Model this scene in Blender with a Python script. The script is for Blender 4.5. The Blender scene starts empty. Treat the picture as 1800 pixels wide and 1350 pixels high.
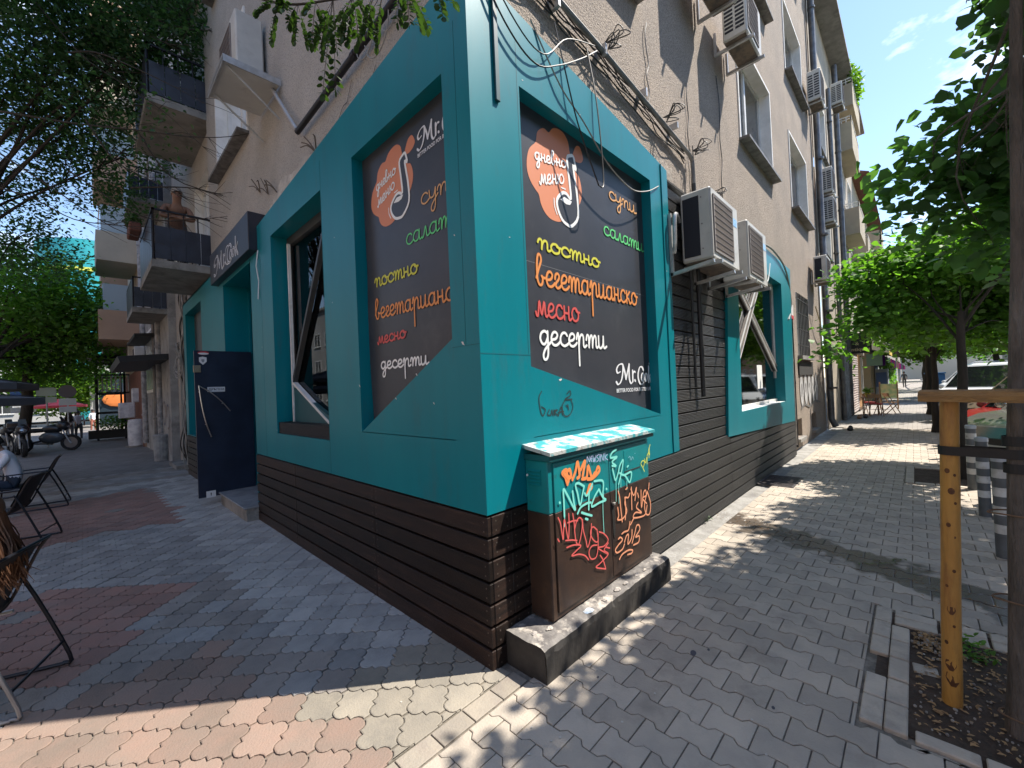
import bpy, math, random
import numpy as np
from mathutils import Vector, Matrix
random.seed(7); rng = np.random.default_rng(11)
SC = bpy.context.scene; COL = SC.collection
# ---------------------------------------------------------------- camera
CAM_R = Matrix(((0.69602, 0.02264, -0.71766), (-0.71672, -0.03842, -0.69631), (-0.04324, 0.99901, -0.01037)))
CAM_P = Vector((-1.679, -1.886, 1.7))
cd = bpy.data.cameras.new('camera'); cam = bpy.data.objects.new('camera', cd); COL.objects.link(cam)
cd.sensor_width = 36; cd.lens = 14.58; cd.clip_start = 0.05; cd.clip_end = 1500
cam.matrix_world = Matrix.Translation(CAM_P) @ CAM_R.to_4x4()
SC.camera = cam
# ---------------------------------------------------------------- light
SUN = Vector((1.2, -1.0, 2.4)).normalized()
sd = bpy.data.lights.new('sun', 'SUN'); sd.energy = 4.3; sd.angle = math.radians(0.55); sd.color = (1.0, 0.93, 0.83)
so = bpy.data.objects.new('sun', sd); COL.objects.link(so); so.location = (20, -20, 40)
so.rotation_euler = SUN.to_track_quat('Z', 'Y').to_euler()
W = bpy.data.worlds.new('World'); SC.world = W; W.use_nodes = True
nt = W.node_tree; bg = nt.nodes['Background']; sky = nt.nodes.new('ShaderNodeTexSky'); sky.sky_type = 'NISHITA'
sky.sun_disc = False; sky.sun_elevation = math.asin(SUN.z); sky.sun_rotation = math.atan2(SUN.x, SUN.y)
sky.air_density = 1.0; sky.dust_density = .2; sky.ozone_density = 1.5
tc = nt.nodes.new('ShaderNodeTexCoord'); mp = nt.nodes.new('ShaderNodeMapping'); mp.inputs['Scale'].default_value = (3.2, 3.2, 7.0); mp.inputs['Location'].default_value = (0.7, 0.2, 0.4)
nz = nt.nodes.new('ShaderNodeTexNoise'); nz.inputs['Scale'].default_value = 1.6; nz.inputs['Detail'].default_value = 7; nz.inputs['Roughness'].default_value = .55
cr = nt.nodes.new('ShaderNodeValToRGB'); cr.color_ramp.elements[0].position = .60; cr.color_ramp.elements[1].position = .80
mx = nt.nodes.new('ShaderNodeMix'); mx.data_type = 'RGBA'; mx.inputs['B'].default_value = (8.5, 8.6, 9.0, 1)
L = nt.links.new
L(tc.outputs['Generated'], mp.inputs['Vector']); L(mp.outputs[0], nz.inputs['Vector']); L(nz.outputs['Fac'], cr.inputs[0])
hs = nt.nodes.new('ShaderNodeHueSaturation'); hs.inputs['Saturation'].default_value = 1.0; L(sky.outputs[0], hs.inputs['Color'])
L(cr.outputs[0], mx.inputs['Factor']); L(hs.outputs[0], mx.inputs['A']); L(mx.outputs['Result'], bg.inputs['Color'])
bg.inputs['Strength'].default_value = 0.138
SC.view_settings.view_transform = 'Standard'; SC.view_settings.look = 'None'; SC.view_settings.gamma = 1; SC.view_settings.use_curve_mapping = False
SC.view_settings.exposure = 1.12
SC.cycles.max_bounces = 8; SC.cycles.diffuse_bounces = 4; SC.cycles.transparent_max_bounces = 12
# ---------------------------------------------------------------- materials
MATS = {}
def mat(name, c, c2=None, rough=.7, ns=6., lo=.4, hi=.6, bump=0., bs=None, metal=0., dirt=None, ds=1.2, dlo=.5, dhi=.7, spec=.5, stretch=None, rnd=0., tint=0., trans=0.):
    if name in MATS: return MATS[name]
    m = bpy.data.materials.new(name); m.use_nodes = True; MATS[name] = m
    t = m.node_tree; n = t.nodes; l = t.links.new; p = n['Principled BSDF']
    p.inputs['Roughness'].default_value = rough; p.inputs['Metallic'].default_value = metal; p.inputs['Specular IOR Level'].default_value = spec
    co = n.new('ShaderNodeTexCoord'); vec = co.outputs['Object']
    oi = n.new('ShaderNodeObjectInfo')
    add = n.new('ShaderNodeVectorMath'); add.operation = 'ADD'
    geo = n.new('ShaderNodeNewGeometry')
    vec = geo.outputs['Position']
    if stretch:
        mpn = n.new('ShaderNodeMapping'); mpn.inputs['Scale'].default_value = stretch; l(vec, mpn.inputs[0]); vec = mpn.outputs[0]
    col = None
    if c2 is not None:
        a = n.new('ShaderNodeTexNoise'); a.inputs['Scale'].default_value = ns; a.inputs['Detail'].default_value = 5; a.inputs['Roughness'].default_value = .6; l(vec, a.inputs['Vector'])
        r = n.new('ShaderNodeMapRange'); r.inputs['From Min'].default_value = lo; r.inputs['From Max'].default_value = hi; l(a.outputs['Fac'], r.inputs['Value'])
        x = n.new('ShaderNodeMix'); x.data_type = 'RGBA'; x.inputs['A'].default_value = (*c, 1); x.inputs['B'].default_value = (*c2, 1); l(r.outputs[0], x.inputs['Factor']); col = x.outputs['Result']
    if dirt is not None:
        a = n.new('ShaderNodeTexNoise'); a.inputs['Scale'].default_value = ds; a.inputs['Detail'].default_value = 8; a.inputs['Roughness'].default_value = .7; l(vec, a.inputs['Vector'])
        r = n.new('ShaderNodeMapRange'); r.inputs['From Min'].default_value = dlo; r.inputs['From Max'].default_value = dhi; l(a.outputs['Fac'], r.inputs['Value'])
        x = n.new('ShaderNodeMix'); x.data_type = 'RGBA'
        if col: l(col, x.inputs['A'])
        else: x.inputs['A'].default_value = (*c, 1)
        x.inputs['B'].default_value = (*dirt, 1); l(r.outputs[0], x.inputs['Factor']); col = x.outputs['Result']
    if rnd or tint:
        h = n.new('ShaderNodeHueSaturation')
        if tint:
            at = n.new('ShaderNodeAttribute'); at.attribute_name = 'tint'
            ad = n.new('ShaderNodeMath'); ad.operation = 'ADD'; l(at.outputs['Fac'], ad.inputs[0]); l(oi.outputs['Random'], ad.inputs[1])
            fr = n.new('ShaderNodeMath'); fr.operation = 'FRACT'; l(ad.outputs[0], fr.inputs[0]); src = fr.outputs[0]; amt = tint
        else: src = oi.outputs['Random']; amt = rnd
        r = n.new('ShaderNodeMapRange'); r.inputs['To Min'].default_value = 1 - amt; r.inputs['To Max'].default_value = 1 + amt; l(src, r.inputs['Value']); l(r.outputs[0], h.inputs['Value'])
        if col: l(col, h.inputs['Color'])
        else: h.inputs['Color'].default_value = (*c, 1)
        col = h.outputs[0]
    if col: l(col, p.inputs['Base Color'])
    else: p.inputs['Base Color'].default_value = (*c, 1)
    if bump:
        a = n.new('ShaderNodeTexNoise'); a.inputs['Scale'].default_value = bs or 40; a.inputs['Detail'].default_value = 4; l(vec, a.inputs['Vector'])
        b = n.new('ShaderNodeBump'); b.inputs['Strength'].default_value = bump; b.inputs['Distance'].default_value = .02; l(a.outputs['Fac'], b.inputs['Height']); l(b.outputs[0], p.inputs['Normal'])
    if trans:
        tb = n.new('ShaderNodeBsdfTranslucent'); ms = n.new('ShaderNodeMixShader'); ms.inputs[0].default_value = trans
        if col:
            g = n.new('ShaderNodeMix'); g.data_type = 'RGBA'; g.blend_type = 'MULTIPLY'; g.inputs['Factor'].default_value = 1; l(col, g.inputs['A']); g.inputs['B'].default_value = (1.6, 1.9, .5, 1); l(g.outputs['Result'], tb.inputs['Color'])
        l(p.outputs[0], ms.inputs[1]); l(tb.outputs[0], ms.inputs[2]); l(ms.outputs[0], n['Material Output'].inputs[0])
    return m
def glass(name, c=(.02, .03, .03), rough=.02, ior=1.75):
    if name in MATS: return MATS[name]
    m = bpy.data.materials.new(name); m.use_nodes = True; MATS[name] = m
    t = m.node_tree; n = t.nodes; l = t.links.new; n.remove(n['Principled BSDF'])
    g = n.new('ShaderNodeBsdfGlossy'); g.inputs['Roughness'].default_value = rough; g.inputs['Color'].default_value = (.95, .97, 1, 1)
    tr = n.new('ShaderNodeBsdfTransparent'); tr.inputs[0].default_value = (*c, 1)
    fr = n.new('ShaderNodeFresnel'); fr.inputs['IOR'].default_value = ior
    ms = n.new('ShaderNodeMixShader'); l(fr.outputs[0], ms.inputs[0]); l(tr.outputs[0], ms.inputs[1]); l(g.outputs[0], ms.inputs[2]); l(ms.outputs[0], n['Material Output'].inputs[0])
    return m
# ---------------------------------------------------------------- mesh helpers
ORG = {}
class MB:
    def __init__(s): s.v = []; s.f = []; s.m = []; s.cur = 0
    def poly(s, pts):
        b = len(s.v); s.v += [tuple(p) for p in pts]; s.f.append(tuple(range(b, b + len(pts)))); s.m.append(s.cur)
    def quads(s, vs, fs):
        b = len(s.v); s.v += [tuple(p) for p in vs]
        for f in fs: s.f.append(tuple(b + i for i in f)); s.m.append(s.cur)
    def box(s, x0, x1, y0, y1, z0, z1, M=None):
        vs = [Vector((x, y, z)) for z in (z0, z1) for y in (y0, y1) for x in (x0, x1)]
        if M is not None: vs = [M @ v for v in vs]
        s.quads(vs, [(0, 2, 3, 1), (4, 5, 7, 6), (0, 1, 5, 4), (2, 6, 7, 3), (0, 4, 6, 2), (1, 3, 7, 5)]); return s
    def bbox(s, x0, x1, y0, y1, z0, z1, b=.01, M=None):   # box with chamfered edges
        xs = (x0, x1); ys = (y0, y1); zs = (z0, z1); vs = []; idx = {}
        for i in (0, 1):
            for j in (0, 1):
                for k in (0, 1):
                    sx = b if i == 0 else -b; sy = b if j == 0 else -b; sz = b if k == 0 else -b
                    for a, d in enumerate(((0, sy, sz), (sx, 0, sz), (sx, sy, 0))):
                        idx[(i, j, k, a)] = len(vs); vs.append(Vector((xs[i] + d[0], ys[j] + d[1], zs[k] + d[2])))
        f = []
        for i in (0, 1): f.append([idx[(i, j, k, 0)] for j, k in ((0, 0), (1, 0), (1, 1), (0, 1))])
        for j in (0, 1): f.append([idx[(i, j, k, 1)] for i, k in ((0, 0), (0, 1), (1, 1), (1, 0))])
        for k in (0, 1): f.append([idx[(i, j, k, 2)] for i, j in ((0, 0), (1, 0), (1, 1), (0, 1))])
        for i in (0, 1):
            for j in (0, 1): f.append([idx[(i, j, 0, 0)], idx[(i, j, 1, 0)], idx[(i, j, 1, 1)], idx[(i, j, 0, 1)]])
            for k in (0, 1): f.append([idx[(i, 0, k, 0)], idx[(i, 1, k, 0)], idx[(i, 1, k, 2)], idx[(i, 0, k, 2)]])
        for j in (0, 1):
            for k in (0, 1): f.append([idx[(0, j, k, 1)], idx[(1, j, k, 1)], idx[(1, j, k, 2)], idx[(0, j, k, 2)]])
        for i in (0, 1):
            for j in (0, 1):
                for k in (0, 1): f.append([idx[(i, j, k, 0)], idx[(i, j, k, 1)], idx[(i, j, k, 2)]])
        c = Vector(((x0 + x1) / 2, (y0 + y1) / 2, (z0 + z1) / 2)); ff = []
        for q in f:
            n = (vs[q[1]] - vs[q[0]]).cross(vs[q[2]] - vs[q[0]]); m = sum((vs[i] for i in q), Vector()) / len(q)
            ff.append(tuple(q) if n.dot(m - c) > 0 else tuple(reversed(q)))
        if M is not None: vs = [M @ v for v in vs]
        s.quads(vs, ff); return s
    def prism(s, pts, axis, d0, d1, fn=None):   # pts (a,b) in a plane, extruded along axis from d0 to d1
        def P(a, b, d): return {'x': (d, a, b), 'y': (a, d, b), 'z': (a, b, d)}[axis]
        n = len(pts); ar = sum(pts[i][0] * pts[(i + 1) % n][1] - pts[(i + 1) % n][0] * pts[i][1] for i in range(n))
        if (ar < 0) != (axis == 'y'): pts = list(reversed(pts))
        if d1 < d0: d0, d1 = d1, d0
        vs = [P(a, b, d0) for a, b in pts] + [P(a, b, d1) for a, b in pts]
        fs = [tuple(reversed(range(n))), tuple(range(n, 2 * n))] + [(i, (i + 1) % n, n + (i + 1) % n, n + i) for i in range(n)]
        s.quads(vs, fs); return s
    def tube(s, pts, r, n=8, close=False, caps=True):
        pts = [Vector(p) for p in pts]; k = len(pts); rs = r if isinstance(r, (list, tuple)) else [r] * k
        b = len(s.v); up = None
        for i, p in enumerate(pts):
            if close: d = pts[(i + 1) % k] - pts[i - 1]
            else: d = pts[min(i + 1, k - 1)] - pts[max(i - 1, 0)]
            if d.length < 1e-9: d = Vector((0, 0, 1))
            d.normalize()
            if up is None: up = Vector((0, 0, 1)) if abs(d.z) < .9 else Vector((1, 0, 0))
            a = d.cross(up)
            if a.length < 1e-4: a = d.cross(Vector((0, 1, 0)))
            a.normalize(); c = a.cross(d).normalized(); up = c
            for j in range(n):
                t = 2 * math.pi * j / n; s.v.append(tuple(p + (a * math.cos(t) + c * math.sin(t)) * rs[i]))
        for i in range(k if close else k - 1):
            i2 = (i + 1) % k
            for j in range(n):
                s.f.append((b + i * n + j, b + i * n + (j + 1) % n, b + i2 * n + (j + 1) % n, b + i2 * n + j)); s.m.append(s.cur)
        if caps and not close:
            s.f.append(tuple(b + j for j in reversed(range(n)))); s.m.append(s.cur); s.f.append(tuple(b + (k - 1) * n + j for j in range(n))); s.m.append(s.cur)
        return s
    def cyl(s, p0, p1, r, n=16): return s.tube([p0, p1], r, n)
    def lathe(s, c, prof, n=16, M=None):
        b = len(s.v); c = Vector(c)
        for r, z in prof:
            for j in range(n):
                t = 2 * math.pi * j / n; q = Vector((r * math.cos(t), r * math.sin(t), z)); q = (M @ q if M is not None else q) + c; s.v.append(tuple(q))
        for i in range(len(prof) - 1):
            for j in range(n): s.f.append((b + i * n + j, b + i * n + (j + 1) % n, b + (i + 1) * n + (j + 1) % n, b + (i + 1) * n + j)); s.m.append(s.cur)
        return s
    def ball(s, c, r, n=10, m=6):
        if not isinstance(r, (tuple, list)): r = (r, r, r)
        prof = [(max(math.sin(math.pi * i / m), 1e-4), -math.cos(math.pi * i / m)) for i in range(m + 1)]
        return s.lathe(c, prof, n, Matrix.Diagonal(Vector(r)))
    def wall(s, axis, u0, u1, z0, z1, holes, d0, d1):   # wall sheet at depth d0 with rectangular holes and reveals back to d1
        us = sorted({u0, u1, *[h[0] for h in holes], *[h[1] for h in holes]}); zs = sorted({z0, z1, *[h[2] for h in holes], *[h[3] for h in holes]})
        us = [u for u in us if u0 <= u <= u1]; zs = [z for z in zs if z0 <= z <= z1]
        P = (lambda u, d, z: (d, u, z)) if axis == 'x' else (lambda u, d, z: (u, d, z))
        for i in range(len(us) - 1):
            for j in range(len(zs) - 1):
                a, b_, c, d = us[i], us[i + 1], zs[j], zs[j + 1]; mu = (a + b_) / 2; mz = (c + d) / 2
                if any(h[0] < mu < h[1] and h[2] < mz < h[3] for h in holes): continue
                s.poly([P(a, d0, c), P(b_, d0, c), P(b_, d0, d), P(a, d0, d)])
        for h in holes:
            s.poly([P(h[0], d0, h[2]), P(h[1], d0, h[2]), P(h[1], d1, h[2]), P(h[0], d1, h[2])])
            s.poly([P(h[0], d0, h[3]), P(h[1], d0, h[3]), P(h[1], d1, h[3]), P(h[0], d1, h[3])])
            for u in (h[0], h[1]): s.poly([P(u, d0, h[2]), P(u, d0, h[3]), P(u, d1, h[3]), P(u, d1, h[2])])
        return s
    def mesh(s, name, mats, off=(0, 0, 0), smooth=False):
        me = bpy.data.meshes.new(name); o = Vector(off)
        me.from_pydata([tuple(Vector(v) - o) for v in s.v], [], s.f)
        for m in (mats if isinstance(mats, (list, tuple)) else [mats]): me.materials.append(m)
        if isinstance(mats, (list, tuple)): me.polygons.foreach_set('material_index', s.m)
        if smooth: me.polygons.foreach_set('use_smooth', [True] * len(s.f)); 
        me.update(); return me
    def build(s, name, mats, parent=None, smooth=False, base=None, **k):
        if parent is not None: off = ORG[parent.name]
        elif base is not None: off = Vector(base)
        else:
            a = np.array(s.v); mn = a.min(0); mxx = a.max(0); off = Vector(((mn[0] + mxx[0]) / 2, (mn[1] + mxx[1]) / 2, mn[2]))
        me = s.mesh(name, mats, off, smooth); o = bpy.data.objects.new(name, me); COL.objects.link(o)
        if smooth:
            try: me.set_sharp_from_angle(angle=math.radians(40))
            except Exception: pass
        if parent is None: o.location = off
        else: o.parent = parent
        ORG[o.name] = Vector(off); props(o, **k); return o
def props(o, label=None, cat=None, group=None, kind=None):
    if label: o['label'] = label
    if cat: o['category'] = cat
    if group: o['group'] = group
    if kind: o['kind'] = kind
    return o
def thing(name, loc, label, cat, group=None, rz=0):
    o = bpy.data.objects.new(name, None); o.empty_display_size = .2; COL.objects.link(o); o.location = loc; o.rotation_euler[2] = rz
    ORG[o.name] = Vector(loc) if rz == 0 else Vector((0, 0, 0)); return props(o, label, cat, group)
def local(name, loc, label, cat, group=None, rz=0):   # thing whose parts are built in its own coordinates
    o = thing(name, loc, label, cat, group, rz); ORG[o.name] = Vector((0, 0, 0)); return o
def copy_tree(o, parent=None):
    c = o.copy(); COL.objects.link(c); c.parent = parent; ORG[c.name] = ORG.get(o.name, Vector())
    if parent is not None and 'label' in c.keys() and False: pass
    for ch in o.children: copy_tree(ch, c)
    return c
def smoothpath(pts, n=5, closed=False):
    P = [Vector(p) for p in pts]
    if len(P) < 3: return P
    out = []; k = len(P); rng_ = range(k if closed else k - 1)
    for i in rng_:
        p0 = P[i - 1] if (i > 0 or closed) else P[0] * 2 - P[1]; p1 = P[i]; p2 = P[(i + 1) % k]; p3 = P[(i + 2) % k] if (closed or i + 2 < k) else P[-1] * 2 - P[-2]
        for j in range(n):
            t = j / n; out.append(.5 * ((2 * p1) + (p2 - p0) * t + (2 * p0 - 5 * p1 + 4 * p2 - p3) * t * t + (3 * p1 - p0 - 3 * p2 + p3) * t ** 3))
    if not closed: out.append(P[-1])
    return out
def ribbon(mb, pts, w, tf, closed=False, n=5, nib=None):  # flat stroke in a (u,v) plane; tf maps (u,v)->xyz
    P = smoothpath([(p[0], p[1], 0) for p in pts], n, closed); k = len(P)
    if k < 2: return
    L_, R_ = [], []
    o0 = Vector(tf(0,0)); nrm = (Vector(tf(1,0))-o0).cross(Vector(tf(0,1))-o0).normalized(); nrm = -nrm if nrm.x+nrm.y > 0 else nrm
    mb.kk = getattr(mb, 'kk', 0)
    def lift(q):
        mb.kk += 1; return tuple(Vector(q) + nrm*(mb.kk*4e-6))
    for i, p in enumerate(P):
        d = (P[(i + 1) % k] - P[i - 1]) if closed else (P[min(i + 1, k - 1)] - P[max(i - 1, 0)])
        if d.length < 1e-9: d = Vector((1, 0, 0))
        d.normalize(); q = Vector((-d.y, d.x, 0)); ww = w * (nib(d) if nib else 1) / 2
        L_.append(p + q * ww); R_.append(p - q * ww)
    b = len(mb.v)
    for a, c in zip(L_, R_): q1 = lift(tf(a.x, a.y)); mb.kk -= 1; q2 = lift(tf(c.x, c.y)); mb.v.append(q1); mb.v.append(q2)
    for i in range(k if closed else k - 1):
        j = (i + 1) % k; mb.f.append((b + 2 * i, b + 2 * i + 1, b + 2 * j + 1, b + 2 * j)); mb.m.append(mb.cur)
    if not closed:   # round ends
        for e, sgn in ((0, -1), (k - 1, 1)):
            p = P[e]; r = (L_[e] - R_[e]).length / 2; fan = [tf(p.x + r * math.cos(t), p.y + r * math.sin(t)) for t in [2 * math.pi * q / 8 for q in range(8)]]
            mb.kk += 3; mb.poly([tuple(Vector(q)+nrm*(mb.kk*4e-6)) for q in fan]); mb.kk += 2
def text_mb(txt, width, height, tf, mb=None, bold=0.0):   # built-in font, fitted into width x height, mapped to a plane
    mb = mb or MB(); cu = bpy.data.curves.new('t', 'FONT'); cu.body = txt; cu.resolution_u = 3; cu.offset = bold
    o = bpy.data.objects.new('t', cu); COL.objects.link(o); bpy.context.view_layer.update()
    me = o.evaluated_get(bpy.context.evaluated_depsgraph_get()).to_mesh(); vs = [v.co.copy() for v in me.vertices]; fs = [tuple(p.vertices) for p in me.polygons]
    o.evaluated_get(bpy.context.evaluated_depsgraph_get()).to_mesh_clear(); bpy.data.objects.remove(o); bpy.data.curves.remove(cu)
    if not vs: return mb
    x0 = min(v.x for v in vs); x1 = max(v.x for v in vs); y0 = min(v.y for v in vs); y1 = max(v.y for v in vs)
    mb.quads([tf((v.x - x0) / (x1 - x0) * width, (v.y - y0) / (y1 - y0) * height) for v in vs], fs); return mb
GL = {
'с': (.75, [[(.65,.8),(.5,1),(.25,.95),(.08,.6),(.12,.2),(.35,0),(.6,.08),(.78,.25)]]),
'о': (.85, [[(.45,1),(.2,.9),(.05,.5),(.2,.08),(.45,0),(.68,.2),(.72,.6),(.5,.98),(.55,.75),(.88,.7)]]),
'п': (.95, [[(0,.6),(.08,.9),(.2,1),(.3,.8),(.28,0)],[(.28,.1),(.35,.6),(.5,.95),(.65,.95),(.72,.7),(.72,.15),(.82,0),(.98,.15)]]),
'т': (1.2, [[(0,.6),(.08,.95),(.18,1),(.25,.8),(.25,0)],[(.25,.1),(.35,.7),(.5,1),(.6,.8),(.6,0)],[(.6,.1),(.7,.7),(.85,1),(.97,.8),(.97,.15),(1.07,0),(1.22,.15)]]),
'и': (.85, [[(.05,1),(.05,.3),(.15,0),(.35,.05),(.5,.4),(.55,1)],[(.55,1),(.55,.2),(.65,0),(.88,.15)]]),
'н': (.82, [[(.1,1),(.1,0)],[(.1,.5),(.55,.5)],[(.55,1),(.55,.15),(.65,0),(.85,.15)]]),
'а': (.9, [[(.65,.85),(.45,1),(.2,.9),(.05,.5),(.15,.1),(.38,0),(.58,.25),(.66,.9)],[(.66,1),(.66,.2),(.76,0),(.93,.15)]]),
'л': (.75, [[(-.02,.1),(.08,0),(.2,.2),(.4,1),(.48,.2),(.58,0),(.78,.15)]]),
'е': (.72, [[(.05,.4),(.4,.5),(.55,.8),(.4,1),(.18,.9),(.05,.5),(.15,.1),(.38,0),(.6,.12),(.75,.3)]]),
'в': (.75, [[(0,.4),(.2,1.0),(.42,1.6),(.35,1.95),(.18,1.9),(.08,1.3),(.08,.4),(.22,0),(.42,.05),(.5,.4),(.42,.6),(.55,.5),(.78,.5)]]),
'г': (.55, [[(.05,.6),(.12,.9),(.3,1),(.42,.85),(.35,.6),(.15,.35),(.1,.15),(.25,0),(.45,.1),(.58,.25)]]),
'р': (.92, [[(0,.6),(.1,1),(.2,.85),(.2,-1.5)],[(.2,0),(.3,.7),(.5,1),(.65,.8),(.65,.15),(.75,0),(.95,.15)]]),
'м': (1.0, [[(-.05,.25),(.02,0),(.14,.1),(.28,1.05),(.45,.1),(.7,1.05),(.78,.2),(.88,0),(1.03,.15)]]),
'д': (.85, [[(.6,.85),(.4,1),(.15,.85),(.05,.45),(.2,.08),(.42,.1),(.6,.5)],[(.62,1),(.62,-.5),(.5,-1),(.3,-1.05),(.25,-.7),(.45,-.25),(.88,.25)]]),
'к': (.7, [[(.1,1),(.1,0)],[(.5,1),(.12,.5),(.35,.35),(.5,0),(.73,.15)]]),
'ю': (1.15, [[(.1,1),(.1,0)],[(.1,.5),(.35,.5)],[(.7,1),(.45,.9),(.33,.5),(.45,.08),(.7,0),(.93,.2),(.97,.6),(.75,.98)]]),
'у': (.75, [[(.05,1),(.08,.4),(.25,.2),(.45,.35),(.6,1)],[(.6,1),(.55,-.6),(.4,-1.1),(.2,-1.0),(.25,-.5),(.8,.3)]])}
def word(mb, w, A, B, xh, lw, tf, clip=None):
    tot = sum(GL[c][0] for c in w); dx = (B[0] - A[0]) / tot; sl = (B[1] - A[1]) / (B[0] - A[0]); u = 0
    for c in w:
        adv, st = GL[c]
        for s in st:
            pts = [(A[0] + (u + x) * dx, A[1] + (u + x) * dx * sl + y * xh) for x, y in s]
            if clip is not None: pts = [(max(p[0], clip), p[1]) for p in pts]
            ribbon(mb, pts, lw, tf)
        u += adv
WR=[
('постно',(0.705,2.742),(1.557,2.742),0.069),
('вегетарианско',(0.672,2.466),(2.228,2.484),0.11),
('месно',(0.656,2.23),(1.204,2.23),0.101),
('десерти',(0.678,2.016),(1.602,2.024),0.098),
('салати',(1.648,3.071),(2.422,3.063),0.074),
('супи',(1.77,3.435),(2.296,3.428),0.072),
('дневно',(0.714,3.414),(1.112,3.485),0.052),
('меню',(0.764,3.24),(1.083,3.351),0.069),
]
WL=[
('постно',(1.44,2.627),(0.772,2.608),0.061),
('вегетарианс',(1.451,2.351),(0.39,2.328),0.074),
('месно',(1.426,2.131),(0.975,2.141),0.049),
('десерти',(1.391,1.912),(0.682,1.908),0.053),
('салати',(0.921,2.85),(0.393,2.84),0.067),
('супи',(0.701,3.088),(0.384,3.082),0.065),
('дневно',(1.351,3.429),(1.029,3.465),0.042),
('меню',(1.335,3.288),(1.045,3.361),0.047),
]
ART= {'splat': [(0.749,3.6),(0.763,3.643),(0.806,3.684),(0.848,3.703),(0.889,3.694),(0.911,3.701),(0.947,3.743),(0.998,3.769),(1.075,3.777),(1.132,3.749),(1.162,3.705),(1.177,3.629),(1.236,3.512),(1.29,3.481),(1.32,3.408),(1.324,3.326),(1.294,3.25),(1.224,3.164),(1.136,3.083),(1.027,3.027),(0.962,3.006),(0.877,3.007),(0.808,3.041),(0.766,3.096),(0.747,3.157),(0.705,3.187),(0.653,3.236),(0.625,3.298),(0.624,3.37),(0.646,3.45),(0.681,3.5),(0.734,3.55)],'blob': [(1.274,3.732),(1.325,3.744),(1.357,3.698),(1.368,3.651),(1.329,3.607),(1.256,3.593),(1.217,3.628),(1.235,3.676)],'note': [(1.129,3.571),(1.182,3.615),(1.22,3.621),(1.24,3.567),(1.248,3.516),(1.214,3.545),(1.225,3.459),(1.251,3.303),(1.254,3.123),(1.161,3.022),(1.097,3.014),(1.028,3.039),(0.976,3.111),(0.971,3.187),(1.044,3.26),(1.103,3.27),(1.159,3.247),(1.147,3.408)],'patch': [(1.014,3.199),(1.068,3.235),(1.171,3.226),(1.144,3.19),(1.09,3.182)],'lines': [[(0.931,3.183),(0.933,3.122),(0.96,3.064)],[(1.244,3.391),(1.254,3.337),(1.26,3.277)],[(1.034,3.3),(1.086,3.304)]]}
LOGO=[[(1.833,1.812),(1.781,1.801),(1.766,1.836),(1.811,1.876),(1.873,1.884),(1.884,1.848),(1.862,1.764),(1.824,1.711),(1.781,1.694),(1.751,1.716)],[(1.886,1.87),(1.918,1.8),(1.932,1.744)],[(1.932,1.744),(1.968,1.812),(2.004,1.883)],[(2.004,1.883),(1.996,1.8),(2.0,1.732),(2.027,1.699),(2.053,1.71)],[(2.068,1.822),(2.064,1.719)],[(2.07,1.787),(2.093,1.814),(2.119,1.809)],[(2.106,1.728),(2.113,1.721)],[(2.296,1.825),(2.267,1.858),(2.218,1.855),(2.181,1.799),(2.178,1.742),(2.208,1.695),(2.255,1.686),(2.29,1.706)],[(2.277,1.796),(2.254,1.784),(2.245,1.748),(2.261,1.719),(2.29,1.732),(2.3,1.775),(2.277,1.796)],[(2.349,1.793),(2.328,1.78),(2.319,1.744),(2.335,1.715),(2.362,1.728),(2.372,1.772),(2.349,1.793)],[(2.41,1.867),(2.405,1.785),(2.399,1.704)],[(2.464,1.801),(2.41,1.754)],[(2.419,1.759),(2.436,1.726),(2.459,1.692)]]
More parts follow.
